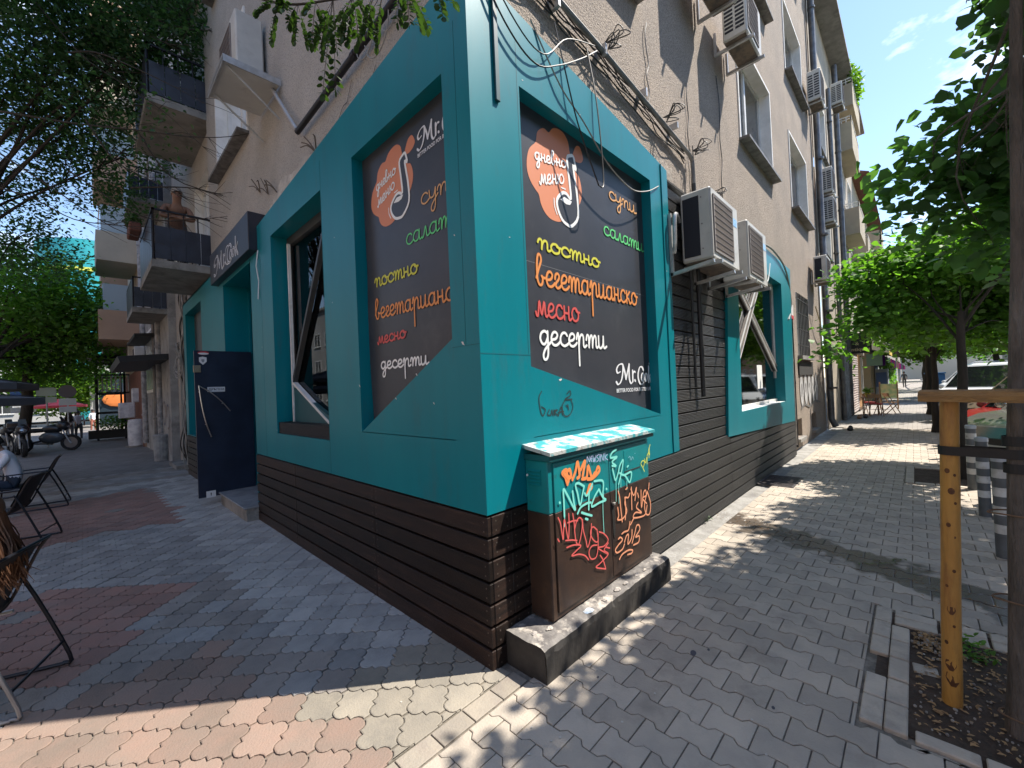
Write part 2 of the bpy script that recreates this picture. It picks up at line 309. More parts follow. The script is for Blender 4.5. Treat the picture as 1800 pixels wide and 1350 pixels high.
GRAF= {'orange': (0.02,[[(0.539,1.048),(0.52,1.099),(0.49,1.131),(0.535,1.143),(0.543,1.102),(0.581,1.088),(0.573,1.137),(0.545,1.135)],[(0.597,1.068),(0.636,1.119),(0.664,1.177),(0.68,1.084),(0.655,1.067)],[(0.695,1.116),(0.754,1.17),(0.716,1.07)],[(0.708,1.051),(0.764,1.054),(0.789,1.129),(0.827,1.043),(0.868,1.065)],[(0.866,1.043),(0.911,1.101),(0.928,1.069),(0.839,1.033),(0.775,1.038)],[(0.506,1.128),(0.552,1.08),(0.539,1.055)],[(0.761,0.941),(0.797,0.991),(0.821,0.972),(0.768,0.947)]]),'mint': (0.013,[[(0.491,0.846),(0.492,0.945),(0.493,1.024),(0.533,0.976),(0.61,0.86),(0.6,0.921),(0.591,0.991)],[(0.728,0.997),(0.664,1.031),(0.628,1.024),(0.647,0.965),(0.671,0.88),(0.707,0.953),(0.728,0.997)],[(0.731,0.948),(0.76,0.927),(0.836,0.998),(0.786,0.936),(0.771,0.825)],[(0.856,1.008),(0.969,0.987),(0.962,0.899),(0.966,0.868)],[(0.911,0.939),(0.847,0.894),(0.81,0.837),(0.916,0.842),(0.999,0.842),(0.959,0.869),(0.911,0.939)],[(0.637,0.83),(0.675,0.862),(0.75,0.873),(0.8,0.868)],[(0.684,0.825),(0.738,0.801),(0.805,0.774)],[(0.727,0.772),(0.753,0.76)],[(0.444,0.949),(0.45,0.944)],[(1.01,0.923),(1.017,0.917)],[(1.175,1.191),(1.114,1.176),(1.089,1.141),(1.185,1.134),(1.108,1.107),(1.164,1.067),(1.105,1.077)],[(1.111,1.053),(1.128,1.003),(1.147,0.961),(1.189,1.008),(1.217,1.058),(1.275,1.097),(1.244,1.014),(1.189,0.921)],[(1.212,1.004),(1.28,0.976),(1.395,0.98),(1.363,0.904),(1.31,0.954),(1.28,0.976)],[(1.333,1.031),(1.35,1.037)]]),'minthin': (0.005,[[(0.493,0.845),(0.486,0.781)],[(0.959,0.869),(0.952,0.752),(0.953,0.596)],[(1.155,0.959),(1.143,0.798)],[(1.189,0.921),(1.184,0.774)],[(1.228,0.961),(1.222,0.891)],[(1.315,0.921),(1.317,0.856)]]),'red': (0.008,[[(0.422,0.856),(0.445,0.811),(0.464,0.704),(0.474,0.764),(0.489,0.826),(0.518,0.692),(0.535,0.774),(0.536,0.855)],[(0.52,0.798),(0.588,0.794),(0.633,0.782)],[(0.58,0.844),(0.592,0.773),(0.594,0.718),(0.605,0.646),(0.633,0.624),(0.667,0.683),(0.686,0.762),(0.658,0.797),(0.622,0.785),(0.595,0.738)],[(0.687,0.776),(0.693,0.704),(0.718,0.627),(0.738,0.572),(0.782,0.644),(0.794,0.719)],[(0.861,0.658),(0.811,0.693),(0.777,0.667),(0.793,0.62),(0.841,0.577),(0.868,0.584),(0.861,0.658)],[(0.871,0.626),(0.863,0.527),(0.832,0.471),(0.769,0.481),(0.748,0.534),(0.788,0.564),(0.852,0.552)],[(0.886,0.637),(0.951,0.604),(1.002,0.545),(0.943,0.517),(0.863,0.527),(0.993,0.442)],[(0.49,0.69),(0.556,0.674),(0.612,0.655)],[(0.498,0.642),(0.576,0.635),(0.656,0.607),(0.595,0.588),(0.548,0.572),(0.628,0.557),(0.698,0.525),(0.738,0.484)],[(0.885,0.469),(0.922,0.421),(0.95,0.352)],[(1.0,0.523),(0.941,0.488),(0.993,0.442),(0.88,0.412),(0.827,0.401),(0.95,0.348)],[(0.407,0.724),(0.421,0.704)],[(0.963,0.504),(1.017,0.48)]]),'peach': (0.01,[[(1.177,0.869),(1.195,0.818),(1.203,0.738),(1.217,0.624)],[(1.159,0.748),(1.168,0.683),(1.15,0.657),(1.226,0.645),(1.293,0.684),(1.268,0.754),(1.279,0.792)],[(1.28,0.8),(1.327,0.789),(1.354,0.816)],[(1.293,0.861),(1.318,0.868)],[(1.272,0.801),(1.28,0.719),(1.264,0.628)],[(1.383,0.859),(1.375,0.681)],[(1.374,0.845),(1.418,0.786),(1.467,0.842),(1.431,0.742)],[(1.542,0.802),(1.537,0.659),(1.583,0.768),(1.622,0.785),(1.627,0.741),(1.562,0.73),(1.629,0.672)],[(1.657,0.769),(1.593,0.68),(1.611,0.59),(1.675,0.574),(1.702,0.655),(1.656,0.761)],[(1.48,0.714),(1.451,0.679),(1.533,0.618),(1.43,0.643),(1.393,0.611),(1.529,0.585),(1.603,0.592),(1.636,0.653)],[(1.692,0.832),(1.677,0.783)],[(1.334,0.594),(1.304,0.537),(1.24,0.539),(1.201,0.534)],[(1.339,0.568),(1.393,0.603)],[(1.145,0.511),(1.176,0.514),(1.204,0.486),(1.141,0.465),(1.094,0.441),(1.121,0.413),(1.198,0.417),(1.232,0.446)],[(1.233,0.461),(1.268,0.499),(1.3,0.498),(1.286,0.43),(1.346,0.461),(1.36,0.522)],[(1.35,0.419),(1.398,0.479),(1.437,0.534),(1.48,0.526),(1.485,0.488),(1.412,0.45),(1.471,0.441),(1.458,0.395),(1.373,0.396)],[(1.146,0.355),(1.194,0.379),(1.289,0.381),(1.353,0.361),(1.335,0.343),(1.271,0.351)],[(1.479,0.79),(1.493,0.753)]]),'yellow': (0.006,[[(1.619,0.945),(1.587,0.989),(1.563,1.019),(1.592,1.04),(1.627,1.026),(1.605,0.986)],[(1.63,1.051),(1.645,1.014),(1.677,1.061),(1.671,1.001)],[(1.678,1.07),(1.709,1.092),(1.714,1.047)],[(1.722,1.134),(1.726,1.072),(1.71,1.109),(1.744,1.158)]]),'lilac': (0.005,[[(0.772,1.153),(0.778,1.195),(0.804,1.155),(0.811,1.193)],[(0.839,1.193),(0.818,1.174),(0.835,1.15),(0.818,1.173),(0.837,1.171)],[(0.849,1.191),(0.855,1.147),(0.866,1.174),(0.871,1.144),(0.888,1.189)],[(0.925,1.191),(0.897,1.177),(0.922,1.155),(0.894,1.141)],[(0.938,1.189),(0.934,1.138)],[(0.947,1.136),(0.954,1.187),(0.982,1.138),(0.989,1.186)],[(1.007,1.187),(1.005,1.135)],[(1.041,1.175),(1.011,1.156),(1.045,1.132)]]),'grey': (0.004,[[(1.356,1.101),(1.382,1.109),(1.395,1.078),(1.423,1.099),(1.437,1.076)],[(1.459,1.119),(1.472,1.121)]])}
TAG= [[(0.558,1.67),(0.527,1.626),(0.535,1.545),(0.56,1.498),(0.591,1.537),(0.55,1.562)],[(0.634,1.535),(0.612,1.503),(0.649,1.497),(0.663,1.533),(0.672,1.491)],[(0.687,1.531),(0.69,1.49)],[(0.693,1.525),(0.729,1.528),(0.698,1.512),(0.738,1.484)],[(0.738,1.484),(0.774,1.548),(0.788,1.484)],[(0.737,1.509),(0.803,1.512)],[(0.821,1.593),(0.786,1.547),(0.813,1.478),(0.878,1.483),(0.921,1.539),(0.902,1.589)],[(0.834,1.554),(0.856,1.543)],[(0.857,1.562),(0.864,1.519)],[(0.85,1.64),(0.891,1.662),(0.895,1.629),(0.822,1.599),(0.913,1.598)]]

LT= [((-2.2,10.03,8.92),1.7),((-1.13,8.92,9.19),1.5),((-2.31,11.59,8.1),1.3),((-1.0,9.52,8.25),1.1),((-1.56,11.55,6.97),1.0),((-0.59,10.55,7.56),0.7),((-0.16,9.37,8.09),0.6),((-2.64,13.4,5.67),1.1),((-1.8,11.07,7.7),1.0),((-2.69,12.0,6.52),0.8),((-0.45,8.22,8.81),1.0),((-0.8,11.49,6.65),0.5),((-1.73,9.54,9.44),1.5),((-2.68,10.53,8.18),1.2),((-0.13,7.89,9.34),0.8)]
LT2= [((-3.05,23.89,5.4),2.4),((-1.59,22.38,5.31),1.9),((-3.44,21.4,6.24),1.8),((-0.51,24.15,4.89),1.2),((-2.53,26.24,3.97),1.8),((-3.52,25.82,3.91),1.6),((-1.16,32.01,4.14),1.6),((-0.89,23.08,5.97),0.9),((-2.04,22.81,7.2),0.9)]
LT3= [((-2.94,48.22,2.95),2.4),((-1.64,46.87,3.33),2.0),((-4.08,46.52,3.39),2.2),((-0.89,54.73,2.47),1.8),((0.46,59.07,3.08),1.5)]
RT1= [((4.6,-2.36,4.11),0.42),((4.64,-2.11,3.87),0.36),((4.53,-2.57,3.87),0.5),((4.75,-1.93,3.73),0.28),((4.89,-2.36,3.62),0.4),((4.91,-2.66,3.34),0.45),((4.92,-1.82,3.37),0.16),((4.57,-2.34,4.48),0.1),((5.2,-2.1,3.22),0.22),((4.84,-1.73,3.57),0.14),((4.69,-2.74,4.24),0.4),((4.87,-2.92,3.57),0.6),((5.43,-2.63,2.99),0.35)]
RT2= [((10.51,-1.55,3.85),0.75),((11.2,-2.26,3.93),0.9),((11.88,-2.97,3.76),1.0),((11.7,-3.5,3.73),1.0),((9.98,-1.01,3.63),0.42),((9.28,-0.84,2.61),0.28),((8.78,-0.6,2.2),0.16),((10.31,-1.34,2.99),0.6),((11.0,-2.05,2.95),0.65),((11.69,-2.75,2.79),0.7),((11.75,-3.38,2.58),0.7),((8.81,-0.78,2.13),0.2),((11.42,-1.75,2.39),0.35),((11.55,-2.64,4.4),0.8)]
RT3= [((19.94,-1.22,3.76),1.4),((20.86,-2.17,3.7),1.5),((21.78,-3.11,3.65),1.6),((20.58,-1.9,5.04),1.5),((21.51,-2.85,5.2),1.6),((22.7,-4.07,4.03),1.6)]
RT4= [((31.63,-1.77,3.09),1.5),((32.56,-2.73,3.36),1.6),((45.21,-1.42,4.62),2.4),((46.16,-2.39,3.63),1.8),((36.66,-4.09,3.78),1.6),((58.44,-6.43,4.28),2)]
FB= [(-0.84,0.8,4.0),(-0.77,0.73,3.89),(-0.68,0.64,3.99),(-0.69,0.51,3.73),(-0.6,0.41,3.92),(-0.6,0.42,3.79),(-0.53,0.27,3.84),(-0.51,0.25,3.72),(-0.42,0.09,3.83),(-0.38,0.05,3.77),(-0.63,0.59,3.64),(-0.81,0.77,4.1),(-0.32,-0.09,3.79)]
TW= [[(-2.47,7.76,6.17),(-1.76,7.04,5.96),(-1.05,6.31,5.8),(-0.52,5.76,5.67),(-0.11,5.34,5.64),(0.31,4.91,5.72)],[(-1.74,7.43,7.26),(-1.43,7.11,7.24),(-0.94,6.61,6.92),(-0.51,6.17,6.58),(-0.27,5.92,6.36)],[(-2.57,8.74,5.35),(-2.18,8.35,5.14),(-1.74,7.89,4.78),(-1.29,7.43,4.66),(-0.83,6.96,4.59)],[(-2.13,8.67,8.69),(-1.8,8.34,8.09),(-1.48,8.01,7.58),(-0.68,7.2,6.75),(-0.02,6.54,5.84)],[(-0.93,7.89,6.6),(-0.52,7.49,5.74),(0.17,6.78,5.34),(0.38,6.56,5.28)],[(-1.14,8.5,9.22),(-0.49,7.84,8.76),(-0.05,7.39,8.6),(0.39,6.93,8.6)],[(-1.6,9.41,8.67),(-1.31,9.12,7.99),(-0.86,8.67,7.47),(-0.48,8.28,7.39)],[(-2.49,7.94,5.6),(-1.96,7.4,5.05),(-1.32,6.75,4.4),(-0.78,6.2,4.11)],[(-1.57,7.41,6.27),(-1.27,7.11,5.61),(-0.84,6.67,5.23),(-0.47,6.3,4.93)],[(-1.07,7.34,5.31),(-0.41,6.66,5.27),(-0.02,6.26,5.1)],[(-1.79,8.51,5.81),(-0.92,7.62,4.96),(-0.3,6.98,4.87),(0.12,6.56,4.9)],[(-1.65,8.75,9.06),(-1.16,8.24,8.72),(-0.53,7.6,8.22),(-0.17,7.23,8.16)]]
# ================================================================ GROUND
M_soil = mat('soil', (.045,.028,.018), (.075,.05,.034), .95, 9, bump=.8, bs=30, dirt=(.03,.022,.016), ds=25)
M_sand = mat('joint_sand', (.24,.21,.17), (.13,.115,.095), .95, 14, bump=.3, bs=60)
M_asph = mat('asphalt', (.05,.05,.052), (.075,.073,.07), .85, 3, bump=.4, bs=120)
g = MB(); g.poly([(-400,-400,-.3),(400,-400,-.3),(400,400,-.3),(-400,400,-.3)]); g.build('ground', mat('earth', (.12,.11,.1), (.16,.15,.13), .9, .5), kind='structure')
g = MB(); g.box(-60, 200, -10.2, -2.56, -.2, -.12); g.build('road', M_asph, kind='structure')
g = MB(); g.box(-60, 200, -14.5, -10.2, -.2, 0); g.build('far_pavement', mat('far_paving', (.3,.28,.25), (.38,.35,.31), .9, 2), kind='structure')
# materials of the stones
def stone(name, a, b, d): return mat(name, a, b, .82, 5, .35, .65, bump=.25, bs=90, dirt=d, ds=3.5, dlo=.5, dhi=.75, tint=.16)
PV = [stone('stone_light_grey', (.42,.405,.375), (.35,.34,.325), (.27,.26,.24)), stone('stone_charcoal', (.235,.21,.19), (.28,.25,.22), (.18,.165,.15)),
      stone('stone_red', (.31,.17,.135), (.265,.165,.135), (.22,.16,.135)), stone('stone_slate', (.25,.245,.235), (.31,.30,.285), (.18,.175,.17)), stone('stone_pinkish', (.27,.185,.145), (.235,.18,.145), (.19,.15,.12)), stone('stone_cream', (.30,.265,.21), (.245,.22,.18), (.18,.165,.14))]
# right-hand stones with the wet trail across them
def wetstone():
    m = mat('stone_grey_beige', (.45,.385,.31), (.37,.325,.27), .8, 4, .35, .65, bump=.25, bs=90, dirt=(.27,.235,.195), ds=3.2, dlo=.52, dhi=.75, tint=.13)
    t = m.node_tree; n = t.nodes; l = t.links.new; p = n['Principled BSDF']; src = p.inputs['Base Color'].links[0].from_socket
    ge = n.new('ShaderNodeNewGeometry'); nz = n.new('ShaderNodeTexNoise'); nz.inputs['Scale'].default_value = 5.5; nz.inputs['Detail'].default_value = 4; l(ge.outputs['Position'], nz.inputs['Vector'])
    # distance to the segment (4.05,.1) -> (2.7,-2.4)
    sp = n.new('ShaderNodeSeparateXYZ'); l(ge.outputs['Position'], sp.inputs[0])
    a = Vector((3.95, .1)); b = Vector((2.75, -2.5)); d = (b - a).normalized(); nn = Vector((-d.y, d.x))
    def M(op, x, y):
        q = n.new('ShaderNodeMath'); q.operation = op
        for i, v in enumerate((x, y)):
            if isinstance(v, (int, float)): q.inputs[i].default_value = v
            elif v is not None: l(v, q.inputs[i])
        return q.outputs[0]
    dist = M('ABSOLUTE', M('ADD', M('ADD', M('MULTIPLY', sp.outputs[0], nn.x), M('MULTIPLY', sp.outputs[1], nn.y)), -(a.dot(nn))), None)
    v = M('ADD', dist, M('MULTIPLY', M('SUBTRACT', nz.outputs['Fac'], .5), .75))
    r = n.new('ShaderNodeMapRange'); r.inputs['From Min'].default_value = .26; r.inputs['From Max'].default_value = .17; l(v, r.inputs['Value'])
    x = n.new('ShaderNodeMix'); x.data_type = 'RGBA'; x.blend_type = 'MULTIPLY'; l(r.outputs[0], x.inputs['Factor']); l(src, x.inputs['A']); x.inputs['B'].default_value = (.28,.26,.25,1); l(x.outputs['Result'], p.inputs['Base Color'])
    rr = n.new('ShaderNodeMapRange'); rr.inputs['To Min'].default_value = .8; rr.inputs['To Max'].default_value = .28; l(r.outputs[0], rr.inputs['Value']); l(rr.outputs[0], p.inputs['Roughness'])
    return m
M_right = wetstone()
def far_mat(name, c1, c2, rot, sx, sy):
    m = bpy.data.materials.new(name); m.use_nodes = True; n = m.node_tree.nodes; l = m.node_tree.links.new; p = n['Principled BSDF']; p.inputs['Roughness'].default_value = .85
    ge = n.new('ShaderNodeNewGeometry'); mpn = n.new('ShaderNodeMapping'); mpn.inputs['Rotation'].default_value = (0, 0, rot); l(ge.outputs['Position'], mpn.inputs[0])
    b = n.new('ShaderNodeTexBrick'); b.inputs['Scale'].default_value = 1; b.inputs['Brick Width'].default_value = sx; b.inputs['Row Height'].default_value = sy; b.inputs['Mortar Size'].default_value = .006
    b.inputs['Color1'].default_value = (*c1, 1); b.inputs['Color2'].default_value = (*c2, 1); b.inputs['Mortar'].default_value = (.1,.09,.08,1); l(mpn.outputs[0], b.inputs[0])
    nz = n.new('ShaderNodeTexNoise'); nz.inputs['Scale'].default_value = .9; nz.inputs['Detail'].default_value = 6; l(ge.outputs['Position'], nz.inputs['Vector'])
    h = n.new('ShaderNodeMapRange'); h.inputs['To Min'].default_value = .7; h.inputs['To Max'].default_value = 1.25; l(nz.outputs['Fac'], h.inputs['Value'])
    x = n.new('ShaderNodeHueSaturation'); l(b.outputs[0], x.inputs['Color']); l(h.outputs[0], x.inputs['Value']); l(x.outputs[0], p.inputs['Base Color'])
    return m
XR1 = 15.2; YL1 = 12.4
ORG['z'] = Vector((0, 0, 0))
pl = MB(); pl.box(-7, 0.5, -.21, YL1, -.2, -.0105); LEFT = pl.build('left_pavement', M_sand, base=(0,0,0), kind='structure')
pl = MB(); pl.box(-7, .35, YL1, 55, -.2, -.003); pl.build('left_pavement_far', far_mat('far_stones', (.24,.225,.21), (.19,.17,.16), .78, .2, .2), base=(0,0,0), kind='structure')
pl = MB(); pl.box(-14, XR1, -2.5, -.21, -.2, -.0105); RIGHT = pl.build('right_pavement', M_sand, base=(0,0,0), kind='structure')
pl = MB(); pl.box(0, XR1, -.21, .3, -.2, -.03); pl.build('wall_foot_strip', mat('screed', (.33,.32,.3), (.25,.24,.22), .9, 6, bump=.5, bs=40, dirt=(.18,.17,.16), ds=4), base=(0,0,0), kind='structure')
pl = MB(); pl.box(XR1, 160, -2.5, .35, -.2, -.004); pl.build('right_pavement_far', far_mat('far_blocks', (.33,.30,.27), (.28,.26,.24), math.pi/2, .21, .16), base=(0,0,0), kind='structure')
kerb = thing('kerb', (0,-2.56,0), 'grey concrete kerb along the parking road', 'kerb'); kerb['kind'] = 'structure'; del kerb['category']; del kerb['label']
M_kerb = mat('kerb_stone', (.33,.31,.28), (.25,.24,.22), .85, 7, bump=.4, bs=50, rnd=.1)
kb = None
for i in range(26):
    x = -4 + i * 1.0
    if kb is None:
        m = MB(); m.bbox(x, x + .988, -2.62, -2.502, -.2, .004, .008); kb = m.build('kerb_stone', M_kerb, kerb)
    else:
        o = kb.copy(); COL.objects.link(o); o.location = (i * 1.0, 0, 0)
m = MB(); m.box(22, 150, -2.62, -2.502, -.2, .004); m.build('kerb_run', M_kerb, kerb)
# ---- stone shapes
def ornate():
    side = [(-.1215,-.004),(-.120,-.022),(-.109,-.040),(-.090,-.051),(-.071,-.052),(-.071,-.087),(-.052,-.088),(-.033,-.099),(-.022,-.117),(-.0205,-.135)]
    up = [(x, -y) for x, y in side]; A = (.142,-.139); B = (.142,.139)
    return side + [(x+A[0], y+A[1]) for x, y in up] + [(x+B[0], y+B[1]) for x, y in reversed(side)] + [(x, y) for x, y in reversed(up)]
def behaton():
    pts = [(-.094,-.107),(.094,-.107),(.094,-.066),(.066,-.040),(.066,.040),(.094,.066),(.094,.107),(-.094,.107),(-.094,.066),(-.066,.040),(-.066,-.040),(-.094,-.066)]
    return pts
def stone_geo(poly, gap=.003, bev=.005, depth=.011):
    P = [Vector((x, y, 0)) for x, y in poly]; n = len(P)
    ar = sum(P[i].x*P[(i+1)%n].y - P[(i+1)%n].x*P[i].y for i in range(n))
    if ar < 0: P.reverse()
    def inset(d):
        out = []
        for i in range(n):
            a = (P[i] - P[i-1]).normalized(); b = (P[(i+1)%n] - P[i]).normalized(); na = Vector((-a.y, a.x, 0)); nb = Vector((-b.y, b.x, 0)); m = na + nb
            m = m * 2 / max(m.length_squared, .9)
            out.append(P[i] + m * d)
        return out
    a = inset(gap); b = inset(gap + bev)
    vs = [(p.x, p.y, -depth) for p in a] + [(p.x, p.y, -bev*.45) for p in a] + [(p.x, p.y, 0) for p in b]
    fs = [tuple(range(2*n, 3*n))]
    for k in (0, 1): fs += [(k*n+i, k*n+(i+1)%n, (k+1)*n+(i+1)%n, (k+1)*n+i) for i in range(n)]
    return vs, fs
def clip_poly(poly, f):   # Sutherland-Hodgman against f(p)>=0 (linear)
    out = []
    for i in range(len(poly)):
        p, q = poly[i-1], poly[i]; a, b = f(p), f(q)
        if a * b < 0: t = a / (a - b); out.append((p[0] + (q[0]-p[0])*t, p[1] + (q[1]-p[1])*t))
        if b >= 0: out.append(q)
    return out
def screen_area(x, y, a=.04):
    v = CAM_R.transposed() @ (Vector((x, y, 0)) - CAM_P); d = -v.z
    if d < .15: return 0
    u = 900 + 729 * v.x / d; w = 675 - 729 * v.y / d
    if u < -60 or u > 1860 or w > 1420: return 0
    return a * 729**2 * 1.7 / d**3
def lay(parent, poly, cells, matof, name, limit=300, clips=(), percell=None):
    big, fs = stone_geo(poly); 
    items = []
    for (x, y) in cells:
        full = True; pp = [(x+a, y+b) for a, b in poly]; clips_ = list(clips) + (percell(x, y) if percell else [])
        for f in clips_:
            v = [f(p) for p in pp]
            if max(v) < .005: full = None; break
            if min(v) < -.004: full = False
        if full is None: continue
        if not full:
            for f in clips_: pp = clip_poly(pp, f) if pp else pp
            if len(pp) < 3: continue
            ar = abs(sum(pp[i-1][0]*pp[i][1] - pp[i][0]*pp[i-1][1] for i in range(len(pp))))/2
            if ar < .0012: continue
        items.append((screen_area(x, y), x, y, full, pp))
    items.sort(key=lambda t: -t[0])
    shared = {}; rest = MB(); mats = []; tints = []
    for k, (s, x, y, full, pp) in enumerate(items):
        m = matof(x, y); tilt = Matrix.Rotation(random.gauss(0, .005), 4, 'X') @ Matrix.Rotation(random.gauss(0, .005), 4, 'Y'); dz = random.gauss(0, .0012)
        if k < limit:
            if full:
                if m.name not in shared:
                    mb = MB(); mb.quads(big, fs); shared[m.name] = mb.mesh(name, m)
                o = bpy.data.objects.new(name, shared[m.name]); COL.objects.link(o); o.parent = parent; o.matrix_local = Matrix.Translation((x, y, dz)) @ tilt
            else:
                v2, f2 = stone_geo(simplify([(a-x, b-y) for a, b in pp])); mb = MB(); mb.quads(v2, f2)
                o = bpy.data.objects.new(name, mb.mesh(name, m)); COL.objects.link(o); o.parent = parent; o.location = (x, y, dz)
        else:
            if m not in mats: mats.append(m)
            rest.cur = mats.index(m); n0 = len(rest.f)
            if full: vv = [tuple(tilt @ Vector(v) + Vector((x, y, dz))) for v in big]; rest.quads(vv, fs)
            else:
                v2, f2 = stone_geo(simplify([(a-x, b-y) for a, b in pp])); rest.quads([(v[0]+x, v[1]+y, v[2]+dz) for v in v2], f2)
            tints += [random.random()] * (len(rest.f) - n0)
    if rest.f:
        o = rest.build(name + '_field', mats, parent, kind='stuff')
        at = o.data.attributes.new('tint', 'FLOAT', 'FACE'); at.data.foreach_set('value', tints)
def simplify(pp):
    out = []
    for p in pp:
        if not out or (Vector(p) - Vector(out[-1])).length > .004: out.append(p)
    if (Vector(out[0]) - Vector(out[-1])).length < .004: out.pop()
    return out
# ---- left field
LA = Vector((.142,-.139)); LB_ = Vector((.142,.139)); L0 = Vector((-.818,.256))
cells = []
for i in range(-60, 60):
    for j in range(-60, 60):
        p = L0 + LA*i + LB_*j
        if -6.5 < p.x < .2 and -.2 < p.y < YL1 and not (p.x < -3.2 and p.y < 1): cells.append((p.x, p.y))
def inpoly(x, y, P):
    c = False
    for i in range(len(P)):
        (x1, y1), (x2, y2) = P[i-1], P[i]
        if (y1 > y) != (y2 > y) and x < (x2-x1)*(y-y1)/(y2-y1)+x1: c = not c
    return c
RED1 = [(-5,5.4),(-2.24,4.05),(-1.7,3.75),(-1.05,3.05),(-1.44,2.48),(-1.66,1.95),(-2.2,2.2),(-5,3.2)]
RED2 = [(-5,6.4),(-2.0,5.8),(-1.44,6.0),(-.6,5.6),(-.5,6.8),(-.9,9.4),(-2,9.1),(-5,9.6)]
def left_m(x, y):
    e = -.73 + .06*math.sin(y*2.1)
    if y < .9 and (x < -.95 or y < .62): return PV[5] if x > -.78 - .12*y else PV[4]
    if x > e and y < 9.7: return PV[0] if y > 1.1 or x > -.45 else PV[3]
    if 9.75 < y < 10.4: return PV[0]
    if inpoly(x, y, RED1) or inpoly(x, y, RED2): return PV[2] if random.random() > .04 else PV[1]
    if y < 1.75 and x < -1.1: return PV[4]
    if y < 3.2: return PV[1] if random.random() > .15 else PV[3]
    if y < 5.9: return PV[3]
    return PV[1] if (int(y*1.3) % 2) else PV[3]
lay(LEFT, ornate(), cells, left_m, 'paver', 300, [lambda p: p[1] + .085, lambda p: .06 - p[0]])
# ---- border strip of plain blocks between the two fields
M_bord = mat('border_block', (.31,.27,.215), (.26,.23,.19), .85, 5, bump=.25, bs=70, dirt=(.24,.2,.17), ds=4, rnd=.08)
x = .08
bm = None
while x > -3.6:
    mb = MB(); v2, f2 = stone_geo([(-.098,-.058),(.098,-.058),(.098,.058),(-.098,.058)], .002, .004); 
    if bm is None: mb.quads(v2, f2); bm = mb.mesh('border_block', M_bord)
    o = bpy.data.objects.new('border_block', bm); COL.objects.link(o); o.parent = LEFT; o.location = (x-.1, -.147, random.gauss(0,.001)); x -= .2
# ---- right field
PIT = (.92, 2.31, -1.62); PIT2 = (7.0, 8.5, -1.72)
cells = []
for i in range(-16, 95):
    xx = .332 + .16*i
    off = 0 if i % 2 == 0 else .107
    for j in range(-14, 5):
        yy = -.6285 + .2145*j + off*1.0
        if xx < XR1 and -2.5 < yy < -.1 and not (-1e9 < xx < 0 and yy > -.1): cells.append((xx, yy))
def pitclip(x, y):
    for (a, b, c) in (PIT, PIT2):
        if a-.09 < x < b+.09 and y < c+.11:
            if a < x < b and y > c-.11: return [lambda p, c=c: p[1]-c-.006]
            if x <= a+.08 and y < c: return [lambda p, a=a: a-.006-p[0]]
            if x >= b-.08 and y < c: return [lambda p, b=b: p[0]-b-.006]
            if a < x < b: return [lambda p: -1.0]
    return []
def rm(x, y): return M_right
def cl_near(p): return 1
lay(RIGHT, behaton(), cells, rm, 'block_paver', 300, [lambda p: -.212 - p[1] if True else 0, lambda p: p[1] + 2.498], pitclip)
# grate in the pavement by the wall
gt = thing('pavement_grate', (6.2,-.22,0), 'dark metal foot grate let into the pavement by the wall', 'grate')
mb = MB(); mb.box(5.78,6.6,-.5,-.47,-.012,.008); mb.box(5.78,6.6,-.03,0.0,-.012,.008); mb.box(5.78,5.81,-.5,0,-.012,.007); mb.box(6.57,6.6,-.5,0,-.012,.007); mb.build('frame', mat('grate_metal', (.12,.11,.11), (.07,.06,.06), .5, 20, metal=.6), gt)
bar = None
for i in range(24):
    if bar is None: mb = MB(); mb.box(5.82,5.836,-.47,-.03,-.012,.006); bar = mb.build('bar', MATS['grate_metal'], gt)
    else: o = bar.copy(); COL.objects.link(o); o.location.x = i*.0322
# ---- tree pits
def edging(name, x0, x1, y0, label):
    t = thing(name, ((x0+x1)/2, y0, 0), label, 'tree pit', 'tree pits along the kerb')
    mb = MB(); N = 24
    px = np.linspace(x0+.04, x1-.04, N); py = np.linspace(-2.5, y0-.04, N); h = [[-.003 + random.gauss(0,.002) + .004*math.sin(a*5+b*6) for b in py] for a in px]
    vs = [(a, b, h[i][j]) for i, a in enumerate(px) for j, b in enumerate(py)]
    mb.quads(vs, [(i*N+j, (i+1)*N+j, (i+1)*N+j+1, i*N+j+1) for i in range(N-1) for j in range(N-1)]); mb.build('soil', M_soil, t, smooth=True)
    return t
M_edge = mat('edging_block', (.50,.43,.345), (.42,.365,.30), .85, 6, bump=.3, bs=60, dirt=(.32,.28,.23), ds=5, rnd=.1)
pit = edging('tree_pit', PIT[0], PIT[1], PIT[2], 'near tree pit of bare soil edged with loose concrete blocks')
def eb(a, b, c, d, rz=0, z=0, par=pit):
    mb = MB(); mb.bbox(-(b-a)/2, (b-a)/2, -(d-c)/2, (d-c)/2, -.075, .0, .005); o = bpy.data.objects.new('edging_block', mb.mesh('edging_block', M_edge)); COL.objects.link(o); o.parent = par
    p = Vector(((a+b)/2, (c+d)/2, .012+z)) - ORG[par.name]; o.location = p; o.rotation_euler[2] = rz
for a, b in ((.94,1.16),(1.17,1.38)): eb(a, b, -1.71, -1.625); eb(a, b, -1.80, -1.715)
eb(1.40,1.62,-1.80,-1.715); eb(1.63,1.84,-1.71,-1.625); eb(1.63,1.84,-1.80,-1.715); eb(1.85,2.06,-1.71,-1.625,0,.002); eb(1.85,2.05,-1.80,-1.715,.01)
eb(2.07,2.30,-1.71,-1.625); eb(1.56,1.66,-1.92,-1.815,.1,-.01)
for k in range(4): eb(2.09,2.19,-1.93-.22*k,-1.725-.22*k,.02); eb(2.2,2.3,-1.93-.22*k,-1.725-.22*k)
for k in range(3): eb(.93,1.01,-2.03-.22*k,-1.825-.22*k)
pit2 = edging('tree_pit', PIT2[0], PIT2[1], PIT2[2], 'second tree pit, its grey edging flush with the pavement')
